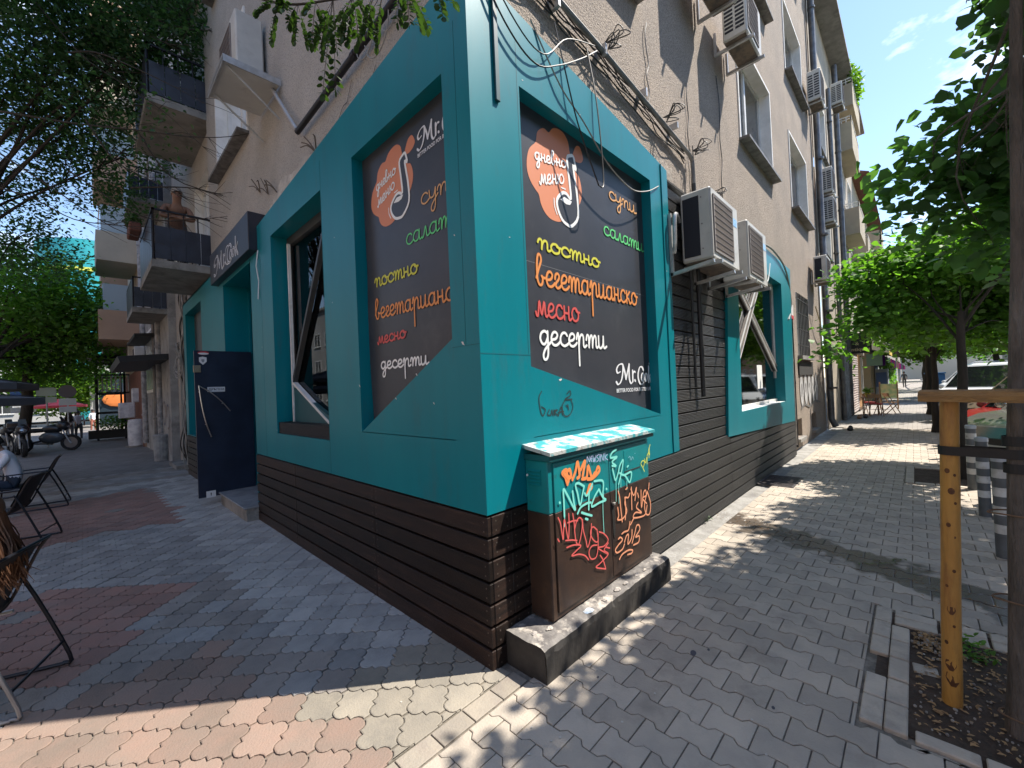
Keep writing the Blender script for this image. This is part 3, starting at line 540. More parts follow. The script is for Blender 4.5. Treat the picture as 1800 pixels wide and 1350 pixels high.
for a in np.arange(7.0, 8.45, .22): eb(a, a+.21, PIT2[2]-.1, PIT2[2], par=pit2)
for k in range(3): eb(7.0,7.1,PIT2[2]-.32-.22*k,PIT2[2]-.11-.22*k,par=pit2); eb(8.4,8.5,PIT2[2]-.32-.22*k,PIT2[2]-.11-.22*k,par=pit2)
# litter of dry leaves and stones in the soil (uncountable)
mb = MB(); mats_l = [mat('dry_leaf', (.35,.22,.1), (.22,.13,.06), .8, 20, rnd=.2), mat('pebble', (.35,.32,.28), (.2,.18,.16), .9, 20)]
for i in range(900):
    x = random.uniform(1.05, 2.1); y = random.uniform(-2.48, -1.82)
    if i % 3 == 0: x = random.gauss(1.95, .08); y = random.gauss(-1.9, .06)
    if not (1.03 < x < 2.1 and y < -1.81): continue
    s = random.uniform(.006, .02); a = random.uniform(0, 6.28); z = .002 + random.uniform(0, .009); mb.cur = 0 if random.random() < .72 else 1
    if mb.cur == 0:
        c, sn = math.cos(a)*s, math.sin(a)*s; mb.quads([(x-c,y-sn,z),(x+sn*.5,y-c*.5,z+.004),(x+c,y+sn,z+.002),(x-sn*.5,y+c*.5,z+.005)], [(0,1,2),(0,2,3)])
    else: mb.ball((x,y,z), s*.45, 6, 4)
mb.build('soil_litter', mats_l, pit, kind='stuff')
# litter on the right pavement: trail of dry debris, twigs
mb = MB()
for i in range(520):
    t = random.random(); x = 3.95 - 1.2*t + random.gauss(0,.07+.05*t); y = .1 - 2.3*t + random.gauss(0,.05)
    if y > -.02 or random.random() < t*.6: continue
    s = random.uniform(.004,.014); a = random.uniform(0,6.28); c, sn = math.cos(a)*s, math.sin(a)*s; z = .003
    mb.quads([(x-c,y-sn,z),(x+sn*.3,y-c*.3,z+.004),(x+c,y+sn,z+.001),(x-sn*.3,y+c*.3,z+.003)], [(0,1,2),(0,2,3)])
mb.build('pavement_litter', mats_l[0], label='scatter of dry leaf litter on the damp trail', cat='litter', kind='stuff')
mb = MB()
for k in range(60):
    side = random.random() < .5
    if side: x = random.uniform(-2.4, .6); y = random.uniform(-1.9, .5) 
    else: x = random.uniform(0, 6); y = random.uniform(-2.3, -.3)
    if x > 0 and y > -.25: continue
    s = random.uniform(.003,.007); mb.lathe((x,y,.0015),[(.001,.002),(s,.0018),(s*.9,0)],7)
mb.build('gravel_specks', mat('speck', (.5,.47,.42), rough=.9), label='pale grit specks scattered over the pavement stones', cat='grit', kind='stuff')
# dark spots of gum
for x, y, r, lb_ in ((.93,-.83,.028,'largest dark gum spot on the grey blocks in front of the plinth'),(1.02,-.89,.013,'small dark gum spot right beside the largest one'),(.36,-.5,.010,'tiny dark gum spot close to the front corner of the plinth'),(.75,-1.3,.012,'small dark gum spot near the bottom edge of the photo')):
    mb = MB(); mb.lathe((x,y,.001),[(.0005,.0022),(r*.8,.002),(r,0)],12,Matrix(((1,.3,0),(0,.7,0),(0,0,1)))); mb.build('gum_spot', mat('gum', (.06,.06,.075), rough=.7), label=lb_, cat='gum spot', group='dark gum spots on the pavement')
# twig with green leaves lying on the right pavement
mb = MB(); mb.tube(smoothpath([(3.35,-1.72,.006),(3.2,-1.62,.012),(3.1,-1.5,.008)]), .002, 5)
for i in range(14):
    t = i/14; x = 3.4-.32*t+random.gauss(0,.03); y = -1.75+.27*t+random.gauss(0,.02); a = random.uniform(0,6.28); s=.025; c, sn = math.cos(a)*s, math.sin(a)*s
    mb.quads([(x-c,y-sn,.008),(x+sn*.35,y-c*.35,.014),(x+c,y+sn,.006),(x-sn*.35,y+c*.35,.012)],[(0,1,2),(0,2,3)])
mb.build('fallen_twig', mat('leaf_olive', (.12,.17,.06), (.2,.16,.07), .7, 15), label='small fallen twig with olive leaves on the pavement', cat='twig')
# ================================================================ CORNER BUILDING
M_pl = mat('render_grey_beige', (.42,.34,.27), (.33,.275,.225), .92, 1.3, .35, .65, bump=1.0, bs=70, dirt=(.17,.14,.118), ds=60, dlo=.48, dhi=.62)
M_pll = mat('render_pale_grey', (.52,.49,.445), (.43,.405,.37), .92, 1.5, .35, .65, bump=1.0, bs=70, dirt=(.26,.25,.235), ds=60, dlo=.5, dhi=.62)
M_white = mat('white_frame', (.72,.72,.70), (.6,.6,.58), .55, 3, dirt=(.42,.4,.37), ds=4, dlo=.58, dhi=.8)
M_rev = mat('reveal_white', (.80,.79,.76), (.68,.67,.64), .8, 3, bump=.2)
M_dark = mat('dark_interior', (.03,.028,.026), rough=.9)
M_conc = mat('concrete', (.30,.285,.26), (.22,.21,.195), .9, 3, bump=.6, bs=40, dirt=(.12,.115,.105), ds=2.5)
M_sill = mat('sill_zinc', (.23,.22,.21), (.13,.125,.12), .6, 8, metal=.3)
M_curt = mat('curtain', (.42,.36,.29), (.5,.45,.38), .9, 30, stretch=(1,1,.02))
M_gl = glass('window_glass', (.55,.58,.56), .01)
B = thing('corner_building', (.12,.12,0), 'tall grey-beige rendered corner apartment building above the teal shop front', 'building')
FZ = [(5.85,7.72),(9.28,11.1),(12.6,13.7)]
RW = [(.55,2.55),(6.32,8.6),(10.55,12.75)]
holes = [(a,b,c,d) for c,d in FZ for a,b in RW]
mb = MB(); mb.wall('y', .12, 14.3, 3.95, 14.3, holes, .12, .36)
mb.wall('y', 9.0, 14.3, 0, 3.95, [(10.45,11.95,2.2,3.75),(9.75,10.45,.25,.68),(11.8,12.5,.25,.68)], .12, .36)
mb.poly([(.12,.12,3.95),(14.3,.12,3.95),(14.3,.5,3.95),(.12,.5,3.95)])
mb.build('wall', M_pl, B)
LWh = [(5.15,7.1,5.72,7.55),(5.15,7.1,9.0,10.8),(1.6,3.0,9.0,10.8)]
mb = MB(); mb.wall('x', .12, 8.0, 3.95, 14.3, LWh, .12, .34)
LW2 = [(8.35,9.9,4.35,6.55),(8.35,9.9,7.6,9.8),(8.35,9.9,10.8,13.0),(11.7,12.9,5.0,6.6),(11.7,12.9,8.2,9.8),(11.6,12.9,0,2.6)]
mb.wall('x', 8.0, 13.3, 3.95, 14.3, [h for h in LW2 if h[2] > 3], .20, .40)
mb.wall('x', 10.6, 13.3, 0, 3.95, [LW2[-1]], .20, .5)
mb.poly([(.12,8,3.95),(.20,8,3.95),(.20,8,14.3),(.12,8,14.3)])
mb.build('wall', M_pll, B)
mb = MB(); mb.box(-.45, 14.5, -.42, .5, 14.3, 14.42); mb.box(-.45,.5,.5,13.3,14.3,14.42); mb.box(.12,14.3,.5,13.3,14.25,14.45); mb.build('eaves', M_conc, B)
def window(par, axis, u0, u1, z0, z1, d, sgn=1, mull=(.5,), sill=.14, wall=None, curtain=True, frame_m=None, nm='window'):
    # frame in a hole; d = depth of the frame plane; outward = -axis
    P = (lambda u, dd, z: (dd, u, z)) if axis == 'x' else (lambda u, dd, z: (u, dd, z))
    def bx(mb, a, b, c, e, d0, d1):
        if axis == 'x': mb.box(d0, d1, a, b, c, e)
        else: mb.box(a, b, d0, d1, c, e)
    mb = MB(); t = .06
    bx(mb,u0,u1,z0,z0+t,d,d+.06); bx(mb,u0,u1,z1-t,z1,d,d+.06); bx(mb,u0,u0+t,z0+t,z1-t,d,d+.06); bx(mb,u1-t,u1,z0+t,z1-t,d,d+.06)
    for q in mull: c = u0+(u1-u0)*q; bx(mb,c-.05,c+.05,z0+t,z1-t,d-.005,d+.06)
    f = mb.build(nm, frame_m or M_white, par)
    mb = MB(); e = d+.03; mb.poly([P(u0+t,e,z0+t),P(u1-t,e,z0+t),P(u1-t,e,z1-t),P(u0+t,e,z1-t)]); mb.build('pane', M_gl, f)
    if wall is not None and sill:
        mb = MB(); bx(mb,u0-.05,u1+.05,z0-.045,z0-.003,wall-sill,d); mb.build('sill', M_sill, f)
    mb = MB(); e = d+.35
    if curtain:
        n = 40; pts = [(u0+(u1-u0)*i/n, e + .03*math.sin(i*1.7)) for i in range(n+1)]
        for (a, da), (b, db) in zip(pts, pts[1:]): mb.poly([P(a,da,z0),P(b,db,z0),P(b,db,z1),P(a,da,z1)])
        mb.build('curtain', M_curt, f)
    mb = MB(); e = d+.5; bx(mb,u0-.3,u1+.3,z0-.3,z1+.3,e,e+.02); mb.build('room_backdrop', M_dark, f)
    return f
def surround(par, axis, u0, u1, z0, z1, dw, w=.05, m=None):   # proud white rim round an opening
    mb = MB()
    def bx(a, b, c, e):
        if axis == 'x': mb.box(dw-.02, dw+.2, a, b, c, e)
        else: mb.box(a, b, dw-.02, dw+.2, c, e)
    bx(u0-w,u0,z0,z1+w); bx(u1,u1+w,z0,z1+w); bx(u0,u1,z1,z1+w); return mb.build('reveal_lining', m or M_rev, par)
def lining(par, axis, u0, u1, z0, z1, d0, d1):
    mb = MB(); e=.004; P = (lambda u, dd, z: (dd, u, z)) if axis == 'x' else (lambda u, dd, z: (u, dd, z))
    for u in (u0+e, u1-e): mb.poly([P(u,d0,z0),P(u,d0,z1),P(u,d1,z1),P(u,d1,z0)])
    mb.poly([P(u0,d0,z1-e),P(u1,d0,z1-e),P(u1,d1,z1-e),P(u0,d1,z1-e)]); return mb.build('reveal_lining', M_rev, par)
for k, (c, d) in enumerate(FZ):
    for i, (a, b) in enumerate(RW):
        window(B, 'y', a, b, c, d, .30, wall=.12, mull=(.5,), sill=.16); surround(B, 'y', a, b, c, d, .12); lining(B,'y',a,b,c,d,.1,.3)
for a, b, c, d in LWh: window(B, 'x', a, b, c, d, .28, wall=.12, mull=(.5,), sill=.16); surround(B, 'x', a, b, c, d, .12); lining(B,'x',a,b,c,d,.1,.28)
for a, b, c, d in LW2[:5]: window(B, 'x', a, b, c, d, .34, wall=None, mull=(.33,.66), sill=0); lining(B,'x',a,b,c,d,.19,.34)
# ground floor barred window, basement vents, side wall details (right)
bw = window(B, 'y', 10.45, 11.95, 2.2, 3.75, .30, wall=None, curtain=False, mull=(.5,)); lining(B,'y',10.45,11.95,2.2,3.75,.1,.3)
mb = MB(); mb.box(10.35,12.05,.02,.3,2.1,2.195); mb.build('stone_sill', M_conc, B)
mb = MB()
for i in range(8): x = 10.5 + i*.2; mb.box(x, x+.02, .1, .12, 2.2, 3.75)
for z in (2.45,2.85,3.25,3.6): mb.box(10.45,11.95,.105,.125,z,z+.02)
mb.build('window_bars', mat('bar_iron', (.05,.05,.05), rough=.6), B)
for a, b in ((9.75,10.45),(11.8,12.5)): mb = MB(); mb.box(a-.1,b+.1,.4,.42,.15,.8); mb.build('vent_backing', M_dark, B); mb=MB(); mb.box(a-.04,b+.04,.03,.3,.17,.245); mb.build('vent_sill', M_conc, B)
mb = MB(); mb.box(10.3,12.2,.09,.118,1.72,2.06); mb.build('vent_slot', M_dark, B)
# dark doorway on the left street side
mb = MB(); mb.box(.5,.54,11.5,13,0,2.7); mb.build('side_door', mat('old_door', (.05,.045,.04), (.03,.028,.026), .7, 4), B)
mb = MB(); mb.box(-.1,.4,11.6,12.9,-.01,.1); mb.build('door_step', M_conc, B)
# balconies of the corner building
M_navy = mat('balcony_sheet', (.035,.042,.062), (.022,.026,.04), .45, 4, rnd=.12)
M_rail = mat('dark_rail', (.03,.03,.035), rough=.5, metal=.5)
def balcony(par, y0, y1, z, x0=-.78, x1=.2, h=.95, panels=True, nm='balcony'):
    mb = MB(); mb.box(x0, x1, y0, y1, z, z+.14); s = mb.build(nm, M_conc, par)
    mb = MB(); top = z+.14+h
    def rail(a, b): mb.cyl(a, b, .014, 6)
    mb.box(x0+.02,x0+.06,y0+.02,y1-.02,top-.03,top); mb.box(x0+.02,x1,y0+.02,y0+.06,top-.03,top); mb.box(x0+.02,x1,y1-.06,y1-.02,top-.03,top)
    for x in np.linspace(x0+.04, x1-.05, 5): rail((x,y0+.04,z+.14),(x,y0+.04,top)); rail((x,y1-.04,z+.14),(x,y1-.04,top))
    for y in np.linspace(y0+.04, y1-.04, 8): rail((x0+.04,y,z+.14),(x0+.04,y,top))
    mb.build('railing', M_rail, s)
    if panels:
        n = 4; w = (x1-x0-.06)/n
        for i in range(n): mb = MB(); a = x0+.05+i*w; mb.box(a+.004,a+w-.004,y0+.015+.004*(i%2),y0+.03+.004*(i%2),z+.17,z+.14+h*.66); mb.build('railing_panel', M_navy, s)
        n = 6; w = (y1-y0-.06)/n
        for i in range(n): mb = MB(); a = y0+.04+i*w; mb.box(x0+.012,x0+.027,a+.004,a+w-.004,z+.17,z+.14+h*.66+.2); mb.build('railing_panel', M_navy, s)
    return s
balcony(B, 7.95, 10.2, 4.2); balcony(B, 7.95, 10.2, 7.25, panels=True); balcony(B, 7.95, 10.2, 10.3, panels=False)
# drain pipes on the right
def pipe(label, pts, r, m, group=None, nm='drainpipe', clamps=True, cat='pipe'):
    t = thing(nm, pts[-1], label, cat, group); mb = MB(); mb.tube(pts, r, 10); mb.build('pipe', m, t, smooth=True)
    if clamps:
        a, b = Vector(pts[0]), Vector(pts[-1]); n = max(1, int((a-b).length/2.2))
        for i in range(n): p = a.lerp(b, (i+.5)/n); mb = MB(); d=(b-a).normalized(); mb.cyl(p-d*.03, p+d*.03, r*1.22, 10); mb.build('clamp', m, t)
    return t
M_pipe = mat('zinc_pipe', (.16,.165,.175), (.1,.1,.105), .45, 5, metal=.5, dirt=(.2,.17,.14), ds=3)
pipe('dark zinc drainpipe nearest the teal window frame, dropping past the air conditioners', [(14.2,-.02,14.2),(14.2,-.02,.35),(14.15,-.12,.12)], .085, M_pipe)
pipe('slim grey drainpipe beside the narrow wall strip of the next house', [(17.6,.0,12.2),(17.7,.0,9),(17.7,0,.1)], .07, M_pipe)
pipe('long grey drainpipe right beside the projecting balconies', [(19.4,-.05,14.0),(19.4,-.05,.1)], .09, M_pipe)
# ================================================================ TEAL SHOP FRONT
def teal():
    m = mat('teal_panel', (.0,.195,.235), (.0,.165,.205), .36, 1.4, .3, .7, bump=.05, bs=5, dirt=(.035,.13,.155), ds=4, dlo=.54, dhi=.85, spec=.35, stretch=(1.5,1.5,.35))
    return m
M_teal = teal()
M_seam = mat('panel_seam', (.0,.10,.12), rough=.6)
M_wood = mat('stained_deck_wood', (.024,.0125,.009), (.012,.0085,.0075), .5, 3, .35, .65, bump=.35, bs=60, stretch=(.6,.6,9), dirt=(.075,.042,.028), ds=4, dlo=.5, dhi=.85, rnd=.5, spec=.3)
M_woodk = mat('dark_fluted_wood', (.022,.020,.019), (.012,.0115,.0115), .42, 3, .35, .65, bump=.25, bs=50, stretch=(.6,.6,9), dirt=(.07,.066,.062), ds=5, dlo=.55, dhi=.85, rnd=.25)
S = thing('restaurant', (0,0,0), 'teal panelled restaurant front with plank cladding wrapping the street corner', 'shop front')
mb = MB()
# left side (plane x=0)
LB4 = [(.27,1.592,1.38,3.79),(2.29,3.89,1.26,3.76)]
mb.wall('x', .0, 4.86, .935, 4.04, LB4, 0, .2)
mb.wall('x', 6.5, 10.6, .935, 4.04, [(8.45,10.3,.95,3.75)], 0, .2)
mb.wall('x', 4.86, 6.5, 3.7, 4.04, [], 0, .2)
mb.poly([(0,0,4.04),(0,10.6,4.04),(0,10.6,3.9),(0,10.6,4.0),(0,4.5,4.04)])
mb.poly([(0,0,4.37),(0,0,4.04),(0,4.6,4.04)]); mb.poly([(0,0,4.37),(0,4.6,4.04),(.16,4.6,4.04),(.16,0,4.37)]); mb.poly([(0,4.6,4.04),(0,10.6,4.04),(.3,10.6,4.04),(.3,4.6,4.04)])
mb.poly([(0,0,.935),(0,4.86,.935),(.2,4.86,.935),(.2,0,.935)]); mb.poly([(0,6.5,.935),(0,10.6,.935),(.2,10.6,.935),(.2,6.5,.935)]); mb.poly([(0,10.6,.935),(.3,10.6,.935),(.3,10.6,4.04),(0,10.6,4.04)])
mb.prism([(1.592,1.375),(.27,1.375),(.27,2.04)], 'x', -.0, .2)
mb.build('cladding', M_teal, S)
# right side (plane y=0)
mb = MB()
mb.wall('y', 0, 2.87, .935, 4.04, [(.46,2.44,1.36,3.79)], 0, .16)
mb.prism([(.46,1.355),(2.44,1.355),(2.44,1.37),(.46,1.845)], 'y', 0, .16)
mb.poly([(0,0,4.04),(2.87,0,4.04),(0,0,4.37)]); mb.poly([(0,0,4.37),(2.87,0,4.04),(2.87,.16,4.04),(0,.16,4.37)])
mb.poly([(0,0,.935),(2.87,0,.935),(2.87,.16,.935),(0,.16,.935)]); mb.poly([(2.87,0,.935),(2.87,0,4.04),(2.87,.16,4.04),(2.87,.16,.935)])
mb.build('cladding', M_teal, S)
mb = MB(); mb.prism([(4.5,.9),(8.92,.72),(9.35,4.04),(8.8,4.14),(7.3,4.14),(4.9,4.08)], 'y', -.02, .02); 
# window frame built as ring: outer polygon minus hole
mb = MB()
O = [(4.50,.90),(8.92,.74),(9.15,4.04),(4.90,4.10)]; H = [(5.17,1.20),(8.12,1.20),(8.22,3.58),(5.30,3.60)]
for i in range(4):
    j = (i+1)%4; a,b,c,d = O[i],O[j],H[j],H[i]
    mb.prism([a,b,c,d], 'y', -.015, .16)
mb.build('window_surround', M_teal, S)
# seams and trims
for bb_ in ((.44,.443,-.0012,.0,1.93,4.1),(2.696,2.699,-.0012,0,.94,4.05),(.001,.46,-.0012,0,1.92,1.924)): mb = MB(); mb.box(*bb_); mb.build('seam', M_seam, S)
mb = MB(); mb.box(2.70,2.715,-.012,-.0015,.94,4.05); mb.build('edge_trim', M_teal, S)
for bb_ in ((-.0012,0,.13,.133,1.99,4.05),(-.0012,0,2.28,2.283,.94,4.05),(-.0012,0,4.35,4.353,.94,4.05),(-.0012,0,.0,.27,1.98,1.983)): mb = MB(); mb.box(*bb_); mb.build('seam', M_seam, S)
# chips of paint (pale)
mb = MB()
for y, z, s in ((.16,2.0,.016),(1.6,1.78,.014),(2.1,2.6,.008),(.5,1.62,.01),(3.9,1.3,.01),(2.0,3.2,.008),(4.4,2.4,.01),(.2,2.7,.008),(.7,1.83,.012),(1.0,1.66,.01)):
    mb.poly([(-.0015,y+s,z+s*.7),(-.0015,y-s*.2,z+s*.6),(-.0015,y-s,z-s),(-.0015,y+s*.4,z-s*.4)])
for x, z, s in ((.78,1.75,.02),(.3,2.7,.007),(.5,3.85,.008),(1.9,1.25,.008),(2.75,2.9,.009),(1.2,3.92,.007)):
    mb.poly([(x-s,-.0015,z),(x+s*.8,-.0015,z+s*.4),(x+s,-.0015,z-s*.1),(x-s*.2,-.0015,z-s*.6)])
mb.build('paint_chips', mat('chip', (.6,.6,.58), rough=.8), S)
# ---- planks
def planks(axis, u0, u1, z0, z1, pitch, cuts, m, d=0., th=.03, nm='plank', flute=0, skipf=None, gap=.017):
    z = z0; k = 0
    while z < z1 - .02:
        h = min(pitch-gap, z1-z-.002); ed = [u0] + [c for c in cuts] + [u1]
        for a, b in zip(ed, ed[1:]):
            off = random.uniform(0,.004)
            mb = MB()
            def bx(p,q,r,s_,dd,ee):
                if axis == 'x': mb.bbox(d-dd, d+th, p, q, r, s_, .004)
                else: mb.bbox(p, q, d-dd, d+th, r, s_, .004)
            bx(a+.001, b-.001, z, z+h, off, 0)
            if flute:
                n = 7; hh = h/n
                for i in range(n):
                    zz = z+hh*(i+.5)
                    if axis == 'y':
                        vs = [(a+.003,d-off,zz-hh*.36),(b-.003,d-off,zz-hh*.36),(b-.003,d-off-.004,zz),(a+.003,d-off-.004,zz),(b-.003,d-off,zz+hh*.36),(a+.003,d-off,zz+hh*.36)]
                        mb.quads(vs, [(0,1,2,3),(3,2,4,5)])
            pk = mb.build(nm, m, S)
            if axis == 'x' or a < 3:
                mb = MB()
                for q in (a+.035, b-.035):
                    for zz in (z+.03, z+h-.03):
                        w_ = .0045; oo = d-off-.0012
                        if axis == 'x': mb.box(oo, oo+.002, q-w_, q+w_, zz-w_, zz+w_)
                        else: mb.box(q-w_, q+w_, oo, oo+.002, zz-w_, zz+w_)
                mb.build('screws', mat('screw_head', (.16,.13,.11), rough=.4, metal=.6), pk)
        z += pitch; k += 1
mb = MB(); mb.box(.03,.2,.03,4.9,-.01,.935); mb.box(.03,.2,6.5,10.6,-.01,.935); mb.box(.2,9.0,.045,.2,-.01,.93); mb.box(2.88,5.0,.045,.2,.93,4.0); mb.build('backing', M_dark, S)
planks('x', .0, 4.86, -.005, .93, .1345, [1.42,3.3], M_wood, 0, .03)
planks('x', 6.5, 10.6, -.005, .93, .1345, [], M_wood, 0, .03)
planks('y', .031, .36, -.005, .93, .1345, [.2], M_wood, 0, .03)
planks('y', .36, 2.9, -.005, .93, .1345, [1.9], M_woodk, .0, .03, flute=1)
planks('y', 2.885, 4.6, -.005, .93, .1345, [], M_woodk, .0, .03, flute=1)
planks('y', 2.885, 4.95, .935, 3.95, .1345, [], M_woodk, .022, .02, flute=1)
planks('y', 4.6, 9.0, -.005, .86, .1345, [6.4], M_woodk, .0, .03, flute=1)
# ---- right window with crossed struts
M_strut = mat('grey_strut', (.24,.205,.18), (.17,.15,.135), .6, 8)
rwf = MB(); rwf.box(5.17,8.3,.13,.17,1.2,1.26); rwf.box(5.17,5.23,.13,.17,1.26,3.6); rwf.box(8.14,8.2,.13,.17,1.26,3.6); rwf.box(5.17,8.3,.13,.17,3.54,3.6)
rw = rwf.build('window', M_white, S)
mb = MB(); mb.box(5.2,8.2,.155,.16,1.22,3.58); mb.build('pane', glass('shop_glass', (.35,.4,.4), .035), rw)
mb = MB(); mb.box(5.14,8.26,.0,.13,1.19,1.206); mb.build('sill', mat('white_sill', (.75,.77,.76), rough=.4), rw)
for (x0,z0,x1,z1) in ((5.2,3.55,8.15,1.86),(5.25,1.75,7.1,3.56)):
    d = Vector((x1-x0,0,z1-z0)); n = Vector((-d.z,0,d.x)).normalized()*.052; mb = MB(); mb.prism([(x0+n.x,z0+n.z),(x1+n.x,z1+n.z),(x1-n.x,z1-n.z),(x0-n.x,z0-n.z)],'y',.115 if x0<5.22 else .095,.15); mb.build('strut', M_strut, rw)
    for sg in (1,-1):
        q = n*.96*sg; e = n*1.12*sg; mb = MB(); yy = .108 if x0<5.22 else .088; mb.prism([(x0+q.x,z0+q.z),(x1+q.x,z1+q.z),(x1+e.x,z1+e.z),(x0+e.x,z0+e.z)],'y',yy,yy+.02); mb.build('strut_edge', M_white, rw)
mb = MB(); mb.box(6.78,7.12,.148,.150,1.5,1.93); mb.build('notice', mat('paper', (.78,.78,.76), rough=.8), rw)
# interior behind right window
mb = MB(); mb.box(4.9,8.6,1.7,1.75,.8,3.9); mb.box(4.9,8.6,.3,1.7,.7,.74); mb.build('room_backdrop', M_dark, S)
# ---- left window
M_dframe = mat('dark_frame', (.035,.04,.045), (.05,.05,.05), .45, 4)
mb = MB(); mb.box(.19,.24,2.29,3.9,3.66,3.76); mb.box(.19,.24,3.82,3.9,1.26,3.66); mb.box(.19,.24,2.29,2.35,1.26,3.66); lw = mb.build('window', M_dframe, S)
mb = MB(); mb.box(.155,.19,3.76,3.79,1.3,3.66); mb.build('white_edge', M_white, lw)
mb = MB(); mb.box(.225,.23,2.3,3.9,1.26,3.7); mb.build('pane', glass('left_glass', (.75,.75,.72), .015, ior=1.28), lw)
mb = MB(); mb.box(.02,.2,2.285,3.895,1.262,1.40); mb.build('sill_plank', M_wood, lw)
for (y0,z0,y1,z1,w,nm) in ((2.55,3.66,3.78,1.9,.042,'strut'),(3.8,1.9,2.4,1.28,.03,'strut')):
    d = Vector((y1-y0,z1-z0)); n = Vector((-d.y,d.x)).normalized()*w*.5; mb = MB(); mb.prism([(y0+n.x,z0+n.y),(y1+n.x,z1+n.y),(y1-n.x,z1-n.y),(y0-n.x,z0-n.y)],'x',.16,.215); mb.build(nm, M_dframe if w>.04 else M_white, lw)
mb = MB(); mb.prism([(3.82,1.85),(3.82,1.4),(2.45,1.4)],'x',.17,.22); mb.build('lower_panel', mat('teal_dark', (.005,.07,.085), rough=.5), lw)
for (y0,y1,z0,z1) in ((2.32,2.52,1.42,2.2),(2.75,2.98,1.62,1.95)):
    mb = MB(); mb.box(.262,.264,y0,y1,z0,z1); pg = mb.build('notice', MATS['paper'], lw)
    mb = MB()
    for i in range(int((z1-z0)/.045)-1): zz = z1-.04-i*.045; mb.box(.2605,.2615,y0+.03,y1-.03-.06*random.random(),zz,zz+.012)
    mb.build('print', mat('print_grey', (.3,.3,.3), rough=.9), pg)
# room inside: brick back wall, dark ceiling, floor, a lamp dot
M_brk = mat('inside_brick', (.14,.06,.035), (.09,.04,.025), .85, 8, rnd=.25)
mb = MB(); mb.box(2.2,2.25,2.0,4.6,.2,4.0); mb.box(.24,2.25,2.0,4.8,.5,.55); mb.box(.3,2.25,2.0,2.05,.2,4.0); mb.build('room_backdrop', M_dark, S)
br = None
for i in range(20):
    for j in range(11):
        x = .34 + j*.17 + (.085 if i % 2 else 0); z = .9 + i*.075
        if br is None: mb = MB(); mb.box(.34,.5,2.055,2.075,.9,.965); br = mb.build('brick', M_brk, S)
        else: o = br.copy(); COL.objects.link(o); o.location = (x-.34, 0, z-.9)
# the orange room wall glimpse
mb = MB(); mb.box(.26,2.2,4.0,4.04,.55,4.0); mb.build('room_side_wall', mat('ochre_wall', (.35,.26,.12), rough=.8), S)
# ---- doorway recess
mb = MB(); mb.box(0.0,.95,4.83,4.86,.2,3.7); mb.box(0.003,.95,6.5,6.55,.2,3.7); mb.box(.003,1.2,4.86,6.5,3.66,3.7); mb.build('door_jamb', M_teal, S)
mb = MB(); mb.box(.36,1.0,6.44,6.49,.2,3.6); mb.build('jamb_panel', mat('teal_blue', (.0,.15,.2), rough=.3), S)
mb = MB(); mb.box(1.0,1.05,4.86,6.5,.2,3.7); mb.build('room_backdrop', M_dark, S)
mb = MB(); mb.box(.96,1.0,4.9,4.96,.2,3.6); mb.box(.96,1.0,5.7,5.76,.2,3.6); mb.box(.96,1.0,4.96,5.7,2.45,2.52); mb.build('inner_frame', M_dframe, S)
M_tile = mat('step_tile', (.33,.34,.35), (.25,.26,.27), .25, 4)
st = thing('door_step', (.1,5.6,0), 'grey tiled doorstep below the open navy door', 'step')
mb = MB(); mb.box(-.15,.95,4.84,6.38,-.01,.175); mb.build('block', M_conc, st)
for i, (a, b) in enumerate(((4.82,5.35),(5.353,5.87),(5.873,6.4))): mb = MB(); mb.bbox(-.18,.4,a,b,.176,.2,.003); mb.build('tile', M_tile, st)
# lower-left part of the front: window 2
mb = MB(); mb.box(.17,.21,8.45,10.3,.95,3.75); mb.build('window', M_dframe, S)
# ---- open door leaf
D = thing('door', (0,6.42,.15), 'open navy door leaf with bent steel handles standing out over the step', 'door')
M_dn = mat('navy_door', (.014,.024,.05), (.009,.016,.036), .4, 3)
mb = MB(); mb.bbox(-.445,.36,6.40,6.44,.15,2.53,.003); mb.build('leaf', M_dn, D)
M_st = mat('brushed_steel', (.55,.53,.5), rough=.28, metal=.9)
for pts, mm in (([(-.412,6.33,1.965),(-.25,6.31,1.84),(-.1,6.31,1.68),(.01,6.33,1.526)],((-.395,1.95),(-.09,1.66))), ([(-.405,6.33,1.955),(-.38,6.31,1.66),(-.335,6.31,1.38),(-.262,6.33,1.124)],((-.398,1.86),(-.325,1.33)))):
    mb = MB(); mb.tube(smoothpath(pts,6), .0085, 8); h = mb.build('handle', M_st, D, smooth=True)
    mb = MB()
    for x, z in mm: mb.cyl((x,6.32,z),(x,6.40,z),.008,8)
    mb.build('handle_mount', M_st, h)
mb = MB(); mb.bbox(-.46,-.36,6.385,6.41,2.175,2.29,.004); mb.cyl((-.39,6.386,2.22),(-.39,6.37,2.22),.016,10); mb.build('lock', mat('brass_lock', (.35,.3,.22), rough=.4, metal=.7), D)
mb = MB(); mb.box(-.284,-.044,6.392,6.4,1.855,1.935); pl_ = mb.build('sign_plate', mat('plate_white', (.62,.65,.68), rough=.4), D)
tf = lambda u, v: (-.27+u, 6.390, 1.873+v); text_mb('ДРЪПНИ', .21, .043, tf, bold=.01).build('lettering', mat('letter_dark', (.08,.09,.1), rough=.6), pl_)
mb = MB(); mb.prism([(-.396+.075+.075*math.cos(t), 2.491+.029*math.sin(t)) for t in np.linspace(0,2*math.pi,20,endpoint=False)], 'y', 6.394, 6.4); rs = mb.build('sticker', mat('sticker_red', (.55,.05,.06), rough=.5), D)
